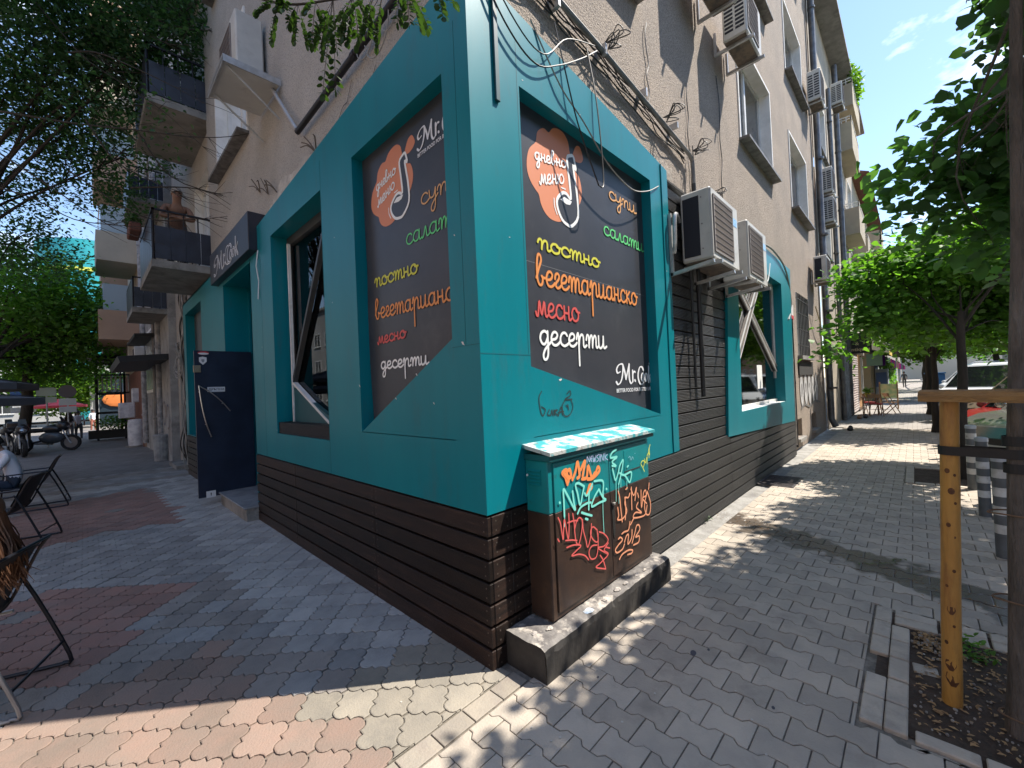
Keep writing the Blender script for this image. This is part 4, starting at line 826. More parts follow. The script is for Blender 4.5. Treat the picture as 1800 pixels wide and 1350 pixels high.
mb = MB(); mb.prism([(-.396+.075+.07*math.cos(t), 2.481+.016*math.sin(t)) for t in np.linspace(0,2*math.pi,20,endpoint=False)], 'y', 6.392, 6.394); mb.build('sticker_band', mat('sticker_white', (.7,.7,.7), rough=.5), rs)
mb = MB(); mb.prism([(-.38,2.42),(-.33,2.432),(-.28,2.42),(-.28,2.35),(-.33,2.3),(-.38,2.35)], 'y', 6.394, 6.4); ss = mb.build('sticker', MATS['sticker_white'], D)
mb = MB(); mb.prism([(-.35,2.39),(-.31,2.39),(-.31,2.36),(-.33,2.335),(-.35,2.36)], 'y', 6.392, 6.394); mb.build('badge', mat('badge_grey', (.25,.27,.3), rough=.5), ss)
mb = MB(); mb.box(-.346,-.219,6.394,6.4,.14,.245); wn = mb.build('notice', MATS['sticker_white'], D)
mb = MB(); mb.prism([(-.29,.215),(-.275,.215),(-.275,.19),(-.28,.165),(-.286,.165),(-.29,.19)], 'y', 6.392, 6.394); mb.build('mark', MATS['letter_dark'], wn)
# ---- projecting fascia sign over the door
G = thing('shop_sign', (-.05,5.7,3.72), 'black box sign with white logo letters over the doorway', 'sign')
mb = MB(); mb.bbox(-.105,.12,4.45,6.87,3.72,4.24,.006); mb.build('box', mat('sign_black', (.018,.02,.03), (.03,.032,.045), .4, 2), G)
M_lw = mat('letter_white', (.78,.78,.8), rough=.5)
def nib(d): return .45 + .75*abs(d.x*.3 - d.y*.95)
# logo data in right-board coordinates: unit box
LX0, LX1, LZ0, LZ1 = 1.762, 2.46, 1.694, 1.888
def logo(tf, w, sx, sz, clip=None):
    mb = MB()
    for s in LOGO:
        pts = [((x-LX0)*sx, (z-LZ0)*sz) for x, z in s]
        if clip is not None:
            if min(p[0] for p in pts) > clip: continue
            pts = [(min(p[0], clip), p[1]) for p in pts]
        cl = abs(pts[0][0]-pts[-1][0]) + abs(pts[0][1]-pts[-1][1]) < 1e-6
        ribbon(mb, pts[:-1] if cl else pts, w, tf, closed=cl, nib=nib)
    return mb
logo(lambda u, v: (-.1085, 6.52-u, 3.80+v), .046, 2.2, 1.5).build('lettering', M_lw, G)
M_core = MATS['sign_black']
logo(lambda u, v: (-.1100, 6.52-u, 3.80+v), .012, 2.2, 1.5).build('lettering_core', M_core, G)
for s_ in (0,):  # decorative outer ring round the C as on the sign
    mb = MB(); ribbon(mb, [(.93+.15*math.cos(t), .13+.14*math.sin(t)) for t in np.linspace(.9,5.4,9)], .016, lambda u, v: (-.1085, 6.52-u, 3.80+v)); mb.build('swash', M_lw, G)
pipe('loose white cable hanging from the sign end', [(-.0,4.43,3.72),(-.03,4.42,3.5),(.0,4.44,3.3),(-.02,4.42,3.05)], .008, M_white, clamps=False, nm='cable', cat='cable')

# ragged pale plaster above the teal cladding
for nm, ax, U in (('x','x',np.linspace(.25,7.4,60)),('y','y',np.linspace(.25,3.3,36))):
    rp = random.Random(8 if ax == 'x' else 9); mb = MB(); h = [ (4.22 if ax=='x' else 4.2)+ .10*math.sin(u*2.3)+.05*math.sin(u*7.1)+rp.uniform(-.03,.03) for u in U]
    for i in range(len(U)-1):
        a, b = U[i], U[i+1]; mb.poly([(.112,a,4.0),(.112,b,4.0),(.112,b,h[i+1]+.12),(.112,a,h[i]+.12)] if ax == 'x' else [(a,.112,3.95),(b,.112,3.95),(b,.112,h[i+1]),(a,.112,h[i])])
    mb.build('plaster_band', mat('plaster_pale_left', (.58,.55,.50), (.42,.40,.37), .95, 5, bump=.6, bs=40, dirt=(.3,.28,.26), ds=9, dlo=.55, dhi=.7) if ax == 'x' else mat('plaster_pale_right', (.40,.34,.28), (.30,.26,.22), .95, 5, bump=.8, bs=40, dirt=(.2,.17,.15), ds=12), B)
# cracks in the band
mb = MB(); rp = random.Random(4)
for y0, z0 in ((1.75,4.62),(2.5,4.3),(3.4,4.25),(3.9,4.2),(1.3,4.5)):
    p = [(y0,z0)]
    for k in range(7): p.append((p[-1][0]+rp.uniform(.02,.09), p[-1][1]+rp.uniform(-.07,.02)))
    ribbon(mb, p, .009, lambda u, v: (.1085,u,v))
mb.build('cracks', M_dark, B)
# ================================================================ MENU BOARDS
M_bd = mat('chalkboard_print', (.045,.046,.056), (.036,.038,.048), .38, 2, bump=.04, bs=3, dirt=(.085,.085,.092), ds=2.2, dlo=.55, dhi=.9)
C_ = dict(y=mat('print_yellow', (.62,.60,.05), rough=.5), o=mat('print_orange', (.75,.27,.07), rough=.5), r=mat('print_red', (.62,.09,.08), rough=.5), w=M_lw, so=mat('print_soft_orange', (.7,.37,.15), rough=.5), g=mat('print_green', (.12,.62,.2), rough=.5), sp=mat('print_salmon', (.68,.24,.12), rough=.5), ww=mat('print_white', (.85,.85,.83), rough=.5))
CW = dict(zip(['постно','вегетарианско','месно','десерти','салати','супи','дневно','меню'], ['y','o','r','ww','g','so','ww','ww']))
yb = .1
def art(T, A, tf, lw, tr, s=1):
    mb = MB(); mb.poly([tf(*tr(*p), 1) for p in smoothpath2(A['splat'])]); mb.poly([tf(*tr(*p), 1) for p in smoothpath2(A['blob'])]); mb.build('splash', C_['sp'], T)
    mb = MB(); mb.poly([tf(*tr(*p), 2) for p in A['note']]); mb.build('note_fill', M_bd, T)
    mb = MB(); ribbon(mb, [tr(*p) for p in A['note']], .026*s, lambda u, v: tf(u, v, 3), closed=True, n=3)
    for l_ in A['lines']: ribbon(mb, [tr(*p) for p in l_], .011*s, lambda u, v: tf(u, v, 3))
    mb.poly([tf(*tr(*p), 3.3) for p in A['patch']]); mb.build('note_outline', C_['ww'], T)
def smoothpath2(P): return [(p.x, p.y) for p in smoothpath([(a, b, 0) for a, b in P], 3, True)]
T = thing('menu_board', (1.45,.1,1.4), 'sunlit dark menu board with orange splash and full logo on the right street side', 'menu board')
mb = MB(); mb.prism([(.40,1.86),(2.47,1.36),(2.47,3.85),(.40,3.85)], 'y', yb, yb+.02); mb.build('board', M_bd, T)
mb = MB(); mb.poly([(.46,yb-.0008,2.622),(2.46,yb-.0008,2.60),(2.46,yb-.0008,2.604),(.46,yb-.0008,2.626)]); mb.build('sheet_joint', mat('joint_grey', (.16,.16,.17), rough=.6), T)
tfR = lambda u, v, k=1: (u, yb-.001*k-.0004, v)
art(T, ART, tfR, .014, lambda x, z: (x, z))
for w, A, Bq, xh in WR:
    k = CW[w]; lw = {'постно':.017,'вегетарианско':.018,'месно':.017,'десерти':.021}.get(w, .014); xh *= 1.05
    if k != 'ww':
        mb = MB(); word(mb, w, A, Bq, xh, lw*1.3, lambda u, v: tfR(u, v, 3.6)); mb.build('lettering_edge', {'y':mat('edge_ochre',(.4,.33,.02),rough=.6),'o':mat('edge_orange',(.5,.15,.02),rough=.6),'r':mat('edge_red',(.3,.02,.02),rough=.6),'g':mat('edge_green',(.03,.25,.08),rough=.6),'so':mat('edge_brown',(.4,.2,.06),rough=.6)}[k], T)
    mb = MB(); word(mb, w, A, Bq, xh, lw, lambda u, v: tfR(u, v, 4.4)); mb.build('lettering', C_[k], T)
logo(lambda u, v: (LX0+u, yb-.005, LZ0+v), .023, 1, 1).build('logo', M_lw, T)
text_mb('BETTER FOOD FOR BETTER LIFE', .70, .036, lambda u, v: (1.75+u, yb-.005, 1.618+v), bold=.02).build('tagline', M_lw, T)
text_mb('TM', .04, .018, lambda u, v: (2.41+u, yb-.005, 1.885+v)).build('mark', M_lw, T)
# left board
T = thing('menu_board', (.1,1.0,1.4), 'shaded dark menu board on the left side, words cut off by the corner', 'menu board')
ys = [(1.66,3.85),(1.64,3.0),(1.68,2.6),(1.70,2.1),(1.62,1.6),(1.60,1.42)]
mb = MB(); mb.prism([(.2,3.85),(1.60,3.85),(1.59,3.3),(1.575,2.8),(1.60,2.3),(1.585,1.9),(1.56,1.5),(1.56,1.39),(.2,2.06)], 'x', yb, yb+.02); mb.build('board', M_bd, T)
tfL = lambda u, v, k=1: (yb-.001*k-.0004, u, v)
art(T, ART, tfL, .012, lambda x, z: (.926-.94*(x-1.182), 3.095+.777*(z-3.014)), .85)
for w, A, Bq, xh in WL:
    w2 = {'вегетарианс':'вегетарианс'}.get(w, w); k = CW.get(w, 'o'); xh *= 1.15; c = None
    if w == 'салати': A, Bq, w2 = A, (.22, 2.838), 'салати'
    if w == 'супи': A, Bq, w2 = A, (.24, 3.08), 'супи'
    if w == 'вегетарианс': Bq = (.27, 2.325); w2 = 'вегетарианск'
    mb = MB(); word(mb, w2, A, Bq, xh, .016 if k in ('y','o','r','ww') and w not in ('дневно','меню') else .012, lambda u, v: tfL(u, v, 4), clip=.215); mb.build('lettering', C_[k], T)
logo(lambda u, v: (yb-.005, .707-u*.75, 3.50+v*.78), .022, 1, 1, clip=.6).build('logo', M_lw, T)
text_mb('BETTER FOOD FOR BETTER LIFE', .49, .028, lambda u, v: (yb-.005, .715-u, 3.452+v+u*.02), bold=.02).build('tagline', M_lw, T)
# black marker tag on the teal panel
mb = MB()
for s in TAG: ribbon(mb, s, .009, lambda u, v: (u, -.0025, v))
mb.build('marker_tag', mat('marker_black', (.02,.03,.03), rough=.6), S)
# ================================================================ UTILITY CABINET
P_ = thing('cabinet_plinth', (.95,-.15,0), 'black painted concrete plinth with chipped top under the utility cabinet', 'plinth')
M_plf = mat('plinth_paint', (.020,.018,.017), (.038,.034,.03), .75, 7, bump=.15, bs=35, dirt=(.09,.08,.07), ds=7, dlo=.6, dhi=.8)
M_plt = mat('plinth_top', (.20,.185,.17), (.11,.10,.095), .85, 8, bump=.25, bs=45, dirt=(.42,.38,.33), ds=9, dlo=.52, dhi=.62)
def rough_block(x0, x1, y0, y1, z0, z1, n=44, m=9, amp=.0025):
    mb = MB()
    def top(i, j):
        x = x0+(x1-x0)*i/n; y = y0+(y1-y0)*j/m; a = amp*(math.sin(i*2.1+j)+math.sin(i*.7)*.8+random.uniform(-.8,.8)); e = (.010*random.random()+.004)*(1 if i%5 else 1.8) if j == 0 else 0
        return (x, y+ (e if j == 0 else 0), z1+a-e*1.1)
    T_ = [[top(i,j) for j in range(m+1)] for i in range(n+1)]
    mb.cur = 1
    for i in range(n):
        for j in range(m): mb.poly([T_[i][j],T_[i+1][j],T_[i+1][j+1],T_[i][j+1]])
    mb.cur = 0
    for i in range(n):
        a, b = T_[i][0], T_[i+1][0]; fa = (x0+(x1-x0)*i/n, y0+.004*math.sin(i*1.3), a[2]-.035); fb = (x0+(x1-x0)*(i+1)/n, y0+.004*math.sin((i+1)*1.3), b[2]-.035)
        mb.poly([fa,fb,b,a]); mb.poly([(fa[0],y0,z0),(fb[0],y0,z0),fb,fa])
    for i in (0, n):
        for j in range(m):
            a, b = T_[i][j], T_[i][j+1]; mb.poly([(a[0],y0+(y1-y0)*j/m,z0),(b[0],y0+(y1-y0)*(j+1)/m,z0),b,a])
    return mb
mb = rough_block(.115,1.79,-.322,.0,-.01,.195); o = mb.build('block', [M_plf, M_plt], P_); 
M_chip = mat('broken_concrete', (.5,.45,.39), (.36,.33,.3), .9, 20, bump=.8, bs=60)
for x, y, s in ((.62,-.27,.03),(.82,-.275,.022),(1.0,-.27,.025),(1.12,-.268,.02),(1.3,-.27,.024),(.3,-.2,.02),(.2,-.16,.016),(1.42,-.272,.015)):
    mb = MB(); b0 = [Vector((x+s*1.6*math.cos(t)*random.uniform(.7,1.2), y+s*.9*math.sin(t)*random.uniform(.7,1.2), .2)) for t in np.linspace(0,6.28,8,endpoint=False)]
    mb.quads([tuple(v) for v in b0]+[tuple(Vector((x,y,.203+s*.35)).lerp(v,.55)+Vector((0,0,s*.15))) for v in b0], [tuple(range(8,16))]+[(i,(i+1)%8,8+(i+1)%8,8+i) for i in range(8)]); mb.build('chip', M_chip if x != .62 else mat('pale_blue_paint', (.4,.5,.62), (.6,.62,.62), .8, 30), P_)
K = thing('utility_cabinet', (1.05,-.1,.2), 'two-door metal utility cabinet, teal above and brown below, covered in graffiti', 'cabinet')
CX0, CX1, CYF, CZ0, CZ1, CZP = .355, 1.735, -.190, .205, 1.225, .885
M_kt = mat('cabinet_teal', (.0,.22,.235), (.005,.19,.205), .42, 5, dirt=(.02,.12,.12), ds=7, dlo=.6, dhi=.75)
M_kb = mat('cabinet_brown', (.050,.028,.019), (.032,.02,.016), .42, 4, dirt=(.10,.055,.03), ds=2.2, dlo=.55, dhi=.75, bump=.05, bs=20)
mb = MB(); mb.bbox(CX0,CX1,CYF,-.002,CZ0,CZP,.006); mb.build('body_lower', M_kb, K)
mb = MB(); mb.bbox(CX0,CX1,CYF,-.002,CZP,CZ1,.006); mb.build('body_upper', M_kt, K)
# lid with overhang, front lip and flaking paint
M_lid = mat('flaking_lid', (.50,.52,.50), (.03,.30,.33), .6, 9, .45, .55, bump=.25, bs=40, dirt=(.17,.12,.09), ds=14, dlo=.58, dhi=.66)
mb = MB(); mb.quads([(.335,-.235,1.285),(1.80,-.235,1.285),(1.80,.0,1.325),(.335,.0,1.325),(.335,-.235,1.262),(1.80,-.235,1.262),(1.80,.0,1.30),(.335,.0,1.30)],[(0,1,2,3),(7,6,5,4),(0,4,5,1),(1,5,6,2),(2,6,7,3),(3,7,4,0)]); mb.build('lid', M_lid, K)
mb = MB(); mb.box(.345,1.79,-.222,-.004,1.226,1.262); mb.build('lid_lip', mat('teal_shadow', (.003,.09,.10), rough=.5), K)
# doors
def door(x0, x1):
    mb = MB(); mb.bbox(x0,x1,CYF-.010,CYF,.245,CZP,.003); d1 = mb.build('cabinet_door', M_kb, K)
    mb = MB(); mb.bbox(x0,x1,CYF-.010,CYF,CZP,1.205,.003); mb.build('upper_sheet', M_kt, d1); return d1
d1 = door(.405,1.068); d2 = door(1.074,1.70)
mb = MB(); mb.box(1.0690,1.073,CYF-.006,CYF-.001,.245,1.205); mb.build('door_gap', M_dark, K)
mb = MB(); mb.box(1.30,1.555,CYF-.0125,CYF-.0102,1.0,1.165); mb.build('cover_plate', M_kt, d2)
mb = MB(); mb.box(1.297,1.558,CYF-.0135,CYF-.0102,.992,.999); mb.build('plate_shadow_gap', M_dark, d2)
mb = MB(); mb.prism([(1.082,.80),(1.115,.81),(1.12,.70),(1.122,.58),(1.10,.52),(1.09,.56)], 'y', CYF-.014, CYF-.010); mb.build('handle_hole', mat('burnt_hole', (.012,.01,.008), rough=.9), d2)
mb = MB(); mb.bbox(1.088,1.118,CYF-.03,CYF-.012,.78,.80,.003); mb.build('latch', mat('old_steel', (.3,.28,.25), rough=.5, metal=.6), d2)
# louvres on the side
for i in range(5): mb = MB(); z = 1.165-i*.022; mb.quads([(CX0-.0005,-.03,z),(CX0-.0005,-.135,z),(CX0-.011,-.135,z-.011),(CX0-.011,-.03,z-.011),(CX0-.0005,-.03,z-.013),(CX0-.0005,-.135,z-.013)],[(0,1,2,3),(3,2,5,4)]); mb.build('louvre', M_kt, K)
mb = MB(); mb.cyl((CX0-.006,.0-.02,1.122),(CX0,-.02,1.122),.008,10); mb.build('rivet', M_lw, K)
# graffiti
GM = dict(orange=mat('spray_orange', (.85,.27,.08), rough=.6), mint=mat('spray_mint', (.22,.72,.62), rough=.6), minthin=MATS['spray_mint'], red=mat('spray_red', (.72,.12,.11), rough=.6), peach=mat('spray_peach', (.8,.33,.18), rough=.6), yellow=mat('spray_yellow', (.75,.75,.06), rough=.6), lilac=mat('spray_lilac', (.42,.50,.74), rough=.6), grey=mat('spray_grey', (.3,.5,.6), rough=.6))
for i, (k, (w, ss)) in enumerate(GRAF.items()):
    mb = MB()
    for s in ss: ribbon(mb, s, w*1.25, lambda u, v: (u, CYF-.0165-.0006*i, v), n=6)
    mb.build('graffiti', GM[k], K)
# ================================================================ AIR CONDITIONERS, CABLES
M_acw = mat('ac_casing', (.58,.57,.53), (.50,.49,.46), .5, 3, dirt=(.34,.31,.27), ds=4, dlo=.58, dhi=.8)
M_acd = mat('ac_coil_dark', (.018,.02,.028), rough=.8)
M_acg = mat('ac_grille', (.33,.28,.24), (.27,.23,.2), .6, 10)
M_galv = mat('galvanised', (.5,.5,.5), (.4,.4,.39), .4, 12, metal=.5)
def ac(x0, yb_, z0, label, w=.95, d=.34, h=.82, big=False, wall=.1, bl=.3, group='air conditioners on the building', axis='y', side='vent', rz=0):
    # local frame: x along wall, y outwards negative, z up; origin at left-back-bottom
    t = local('air_conditioner', (x0, yb_, z0), label, 'air conditioner', group, rz)
    mb = MB(); mb.bbox(0,w,-d,0,0,h,.018); c = mb.build('casing', M_acw, t)
    mb = MB()
    if side == 'coil': mb.box(-.004,0,-d*.62,-.03,.05,h-.07); mb.build('coil', M_acd, c)
    elif side == 'vent':
        for i in range(9):
            for k in (0,1): z = .1+i*(h-.2)/9; a = -d*.9+k*d*.45; mb.box(-.004,.001,a,a+d*.36,z,z+(h-.2)/16)
        mb.build('side_slots', M_acd, c)
    # front grille and fan
    gx0, gx1 = w*.07, w*.74
    mb = MB(); mb.box(gx0,gx1,-d-.012,-d+.001,.09,h-.09); gr = mb.build('grille_back', M_acg, c)
    mb = MB()
    for i in range(9 if big else 7): z = .12+i*(h-.24)/(8 if big else 6); mb.box(gx0+.015,gx1-.015,-d-.017,-d-.011,z,z+.008)
    for i in range(24): x = gx0+.03+i*(gx1-gx0-.06)/23; mb.box(x,x+.003,-d-.015,-d-.011,.1,h-.1)
    mb.build('grille_bars', mat('grille_dark', (.12,.10,.09), rough=.6), gr)
    mb = MB(); mb.box(gx0-.012,gx1+.012,-d-.014,-d,.074,.09); mb.box(gx0-.012,gx0,-d-.014,-d,.09,h-.09); mb.box(gx1,gx1+.012,-d-.014,-d,.09,h-.09); mb.box(gx0-.012,gx1+.012,-d-.014,-d,h-.09,h-.078); mb.build('grille_rim', mat('grille_rim', (.2,.18,.17), rough=.6), gr)
    if big: mb = MB(); mb.box(w*.78,w*.95,-d-.003,-d,h*.68,h*.8); mb.build('badge', mat('badge_blue', (.12,.42,.75), (.5,.65,.8), .4, 60), c)
    mb = MB()
    for zz in (.12,.5*h,h-.1): mb.cyl((-.006,-d*.7,zz),(0,-d*.7,zz),.008,6)
    mb.build('screws', MATS['grille_rim'], c)
    # underside: stained pan
    mb = MB(); mb.box(.03,w-.03,-d+.03,-.02,-.012,-.001); mb.build('pan', mat('rust_pan', (.2,.15,.11), (.1,.085,.075), .8, 9), t)
    for bx_ in (.1, w-.14):
        mb = MB(); mb.box(bx_,bx_+.035,-d-.06,wall-yb_+0.0,-.055,-.015); mb.box(bx_,bx_+.035,wall-yb_-.03,wall-yb_,-.015,bl); b = mb.build('bracket', M_galv, t)
    return t
A1 = ac(3.2,-.0,3.06,'large white outdoor unit with dark side coil, nearer of the pair above the planks', w=.98, d=.34, h=.80, big=True, wall=.02, side='coil', bl=-.015)
A2 = ac(4.62,-.0,3.06,'second large white outdoor unit, farther of the pair beside the teal window', w=.98, d=.34, h=.80, big=True, wall=.02, side='plain', bl=-.015)
# long L brackets of the pair hang from the wall below the units
for x in (2.87,3.55,4.0,4.72):
    t = thing('wall_bracket', (x,0,2.9), {2.87:'white L bracket screwed to the teal edge strip',3.55:'second L bracket from the left under the nearer outdoor unit',4.0:'L bracket under the right end of the nearer outdoor unit',4.72:'L bracket under the farther outdoor unit'}[x], 'bracket', 'brackets under the pair of units')
    mb = MB(); mb.box(x-.02,x+.02,-.03,-.002,2.86,3.55 if x < 3 else 3.1); mb.build('upright', M_galv, t)
    mb = MB(); M_ = Matrix.Translation((x,-.03,2.86)); mb.box(-.02,.02,-.43,.03,0,.035,M_ @ Matrix.Rotation(-.12,4,'X')); mb.build('arm', M_galv, t)
ac(4.95,-.06,6.62,'upper white outdoor unit over the first window, its pan rusty', w=.8,d=.32,h=.72)
ac(3.72,-.06,6.72,'upper outdoor unit left of the first window, mostly cut by the frame top', w=.8,d=.32,h=.72)
ac(12.98,.02,9.55,'high outdoor unit between the second and third windows', w=.8,d=.32,h=.85)
ac(14.55,-.0,7.38,'upper one of two stacked outdoor units by the zinc drainpipe', w=.75,d=.3,h=.78)
ac(14.55,-.0,6.45,'lower one of two stacked outdoor units by the zinc drainpipe', w=.75,d=.3,h=.78)
ac(12.55,.02,4.32,'outdoor unit on a long bracket over the barred window', w=.75,d=.3,h=.68, side='coil')
ac(18.3,.0,11.9,'small outdoor unit high up beside the drainpipes', w=.8,d=.35,h=.8)
# left facade unit with tray
t = ac(0,0,0,'white outdoor unit above its tray on the shaded left facade', w=.85,d=.32,h=.72, side='plain')
t.location = (.08,5.0,6.0); t.rotation_euler[2] = -math.pi/2
q = thing('unit_tray', (-.12,4.3,5.72), 'flat white metal tray sheltering below the left facade outdoor unit', 'tray'); 
mb = MB(); mb.bbox(-.50,.10,3.62,4.45,5.60,5.625,.004); mb.build('tray', M_acw, q)
mb = MB(); mb.box(-.5,-.48,3.62,4.45,5.57,5.66); mb.box(-.5,.1,3.61,3.63,5.57,5.65); mb.build('tray_rim', M_galv, q)
for y in (3.7,4.35): mb = MB(); mb.tube([(-.45,y,5.6),(.1,y,5.2)],.012,6); mb.build('stay', M_galv, q)
pipe('pale conduit sloping from the tray down to the black pipe on the left facade', [(.06,4.45,6.35),(.05,3.0,4.72)], .022, mat('pale_pipe', (.4,.41,.43), rough=.4), nm='conduit', cat='conduit', clamps=False)
pipe('black pipe running level above the teal panels on the left facade', [(.05,2.98,4.68),(.05,.15,4.74)], .03, M_rail, nm='conduit', cat='conduit')
M_cab = mat('cable_black', (.03,.03,.03), rough=.5); M_cg = mat('cable_grey', (.3,.29,.27), rough=.6)
# right facade conduit
t = thing('conduit', (2.3,.04,4.3), 'grey metal conduit running above the teal front to the outdoor units', 'conduit')
mb = MB(); mb.tube([(.2,.05,4.86),(1.64,.05,4.76),(3.72,.05,4.56),(3.8,.045,4.5),(3.8,.04,4.15)], .024, 8); mb.build('pipe', mat('conduit_grey', (.14,.14,.14), (.2,.2,.19), .5, 6), t, smooth=True)
for x in (1.0,1.7,2.5,3.3): mb = MB(); mb.box(x,x+.03,.02,.12,4.72,4.86-.08*(x/3.7)); mb.build('clamp', M_galv, t)
def cable(label, pts, r, m, group='loose cables round the shop front', n=6):
    mb = MB(); mb.tube(smoothpath(pts, n), r, 5); return mb.build('cable', m, label=label, cat='cable', group=group, smooth=True)
rr = random.Random(3)
def wander(a, b, n, s, y0, sag=.0): return [(a[0]+(b[0]-a[0])*i/n + rr.gauss(0,s), y0 + rr.uniform(-.02,.02), a[1]+(b[1]-a[1])*i/n + rr.gauss(0,s) - sag*math.sin(math.pi*i/n)) for i in range(n+1)]
for i in range(6): cable('black cable strung under the grey conduit on the sunlit facade', wander((.1,4.72+.03*i),(3.6,4.42+.03*i),14,.022,.07), .006, M_cab, 'cables under the right facade conduit')
cable('thin black cable looping down across the sunlit menu board', [(.62,.0,4.35),(.9,-.03,4.0),(1.2,-.03,3.85),(1.55,-.04,3.62),(1.95,-.04,3.53),(2.3,-.03,3.62),(2.62,-.01,3.78)], .006, M_cg)
cable('black cable hanging in a long loop in front of the orange splash', [(.95,.03,4.55),(.98,-.02,4.2),(1.1,-.04,3.8),(1.3,-.06,3.42),(1.36,-.06,3.36),(1.44,-.05,3.42),(1.44,-.04,3.8),(1.42,-.02,4.2),(1.4,.03,4.6)], .006, M_cab)
cable('cable sagging along the teal top edge by the corner', [(.0,-.02,4.5),(.3,-.04,4.12),(.6,-.04,4.0),(.9,-.03,4.15),(1.3,.02,4.45),(1.6,.05,4.7)], .006, M_cab)
cable('second cable sagging along the teal top edge by the corner', [(.0,-.02,4.62),(.35,-.05,4.2),(.7,-.04,4.12),(1.1,.02,4.5),(1.62,.05,4.75)], .005, M_cab)
cable('pale cable curling from the outdoor units over the window corner', [(5.7,-.05,3.95),(6.6,-.06,4.05),(7.6,-.05,4.1),(8.6,-.04,3.9),(9.3,.02,3.3),(8.7,-.03,2.9)], .016, M_cg)
cable('thin cable drooping below the farther outdoor unit', [(5.6,-.1,3.7),(6.2,-.1,3.35),(6.8,-.08,3.4),(7.2,-.05,3.8)], .008, M_white)
cable('yellowish cable drooping beside the barred window', [(12.4,.0,3.6),(12.9,-.02,3.2),(13.4,-.02,2.95),(13.9,-.03,3.0)], .014, mat('cable_yellow', (.45,.38,.2), rough=.6))
for i, (x, z0, z1) in enumerate(((2.75,5.7,4.75),(3.88,5.6,4.2),(5.15,6.3,4.4),(3.95,4.8,4.0))): cable(['thin cable dropping from the cut-off window sill','thin cable dropping down to the nearer outdoor unit','thin cable hanging below the upper outdoor unit','short cable coming down behind the nearer unit'][i], [(x+rr.gauss(0,.03),.1,z0+(z1-z0)*k/6) for k in range(7)], .006, M_cab if i else M_cg)
# bundles of wire ends on brackets
for i, (x, z) in enumerate(((1.75,4.86),(3.0,4.72),(3.85,4.66),(4.45,4.3))):
    mb = MB()
    for k in range(5): a = rr.uniform(0,6.28); mb.tube(smoothpath([(x,.06,z),(x+.08*math.cos(a),-.04-.03*k,z+.06*math.sin(a)),(x+.12*math.cos(a+.8),-.07,z+.1*math.sin(a+1)),(x+.03,.04,z-.05)],5), .005, 5)
    mb.build('wire_tangle', M_cab, label=['tangle of wire ends on the conduit above the splash','tangle of wire ends on the conduit above the board corner','tangle of wires where the conduit turns down','frayed wire ends sticking up behind the nearer outdoor unit'][i], cat='wires', group='wire tangles on the right facade')
# pipes down the fluted planks and black strip near the corner
pipe('black pipe running down the fluted planks under the units', [(3.56,-.04,4.1),(3.56,-.04,1.5)], .028, M_cab)
pipe('thinner black pipe beside it on the fluted planks', [(3.36,-.03,3.0),(3.36,-.03,1.62)], .016, M_cab)
mb = MB(); mb.bbox(.215,.255,-.02,-.001,3.57,4.7,.004); mb.build('dark_strip', mat('strip_dark', (.01,.06,.07), rough=.4), label='dark vertical strip fixed near the top of the teal corner', cat='strip')
t = thing('exhaust_hook', (2.9,-.05,3.3), 'bent steel pipe hook sticking out of the teal edge strip', 'pipe'); mb = MB(); mb.tube(smoothpath([(3.12,-.02,3.53),(2.93,-.06,3.55),(2.86,-.07,3.48),(2.86,-.06,3.2),(2.9,-.03,3.12)],5), .022, 8); mb.build('pipe', M_galv, t, smooth=True)
# sign/box and meter pipes at the right end of the teal frame
t = thing('warning_plate', (9.6,.08,3.1), 'small white and red plate beside the barred window', 'sign'); mb = MB(); mb.box(9.35,9.85,.08,.11,3.0,3.35); mb.build('plate', mat('plate_pinkwhite', (.65,.6,.56), rough=.6), t); mb = MB(); mb.box(9.36,9.84,.075,.08,3.0,3.1); mb.build('band', MATS['sticker_red'], t)
pipe('thin pale pipe at the end of the teal front', [(9.15,.03,3.9),(9.12,.03,.2)], .03, mat('pale_pipe2', (.35,.33,.3), (.22,.2,.18), .6, 9))
pipe('second thin dark pipe at the end of the teal front', [(9.5,.06,3.0),(9.45,.06,.1)], .025, M_rail)
# graffiti on the wall beyond
mb = MB()
for i in range(5):
    cx = 10.6+i*.52; mb.quads([(cx+.24*math.cos(t), .112-.0005*i, 1.35+.42*math.sin(t)) for t in np.linspace(0,2*math.pi,18,endpoint=False)], [tuple(range(18))])
mb.build('wall_graffiti', mat('spray_white', (.55,.54,.53), (.4,.39,.38), .8, 6), B)
mb = MB()
for i in range(5):
    cx = 10.6+i*.52; ribbon(mb, [(cx+.23*math.cos(t),1.35+.41*math.sin(t)) for t in np.linspace(0,5.9,12)], .035, lambda u, v: (u,.1085,v)); ribbon(mb, [(cx-.1,1.2+.1*i%.3),(cx,1.5),(cx+.1,1.25)], .03, lambda u, v: (u,.1085,v))
ribbon(mb, [(10.4,.9),(10.9,.98),(11.5,.9),(12.3,1.0),(13.2,.92)], .05, lambda u, v: (u,.1085,v))
mb.build('graffiti_outline', mat('spray_dkgrey', (.16,.155,.15), rough=.8), B)
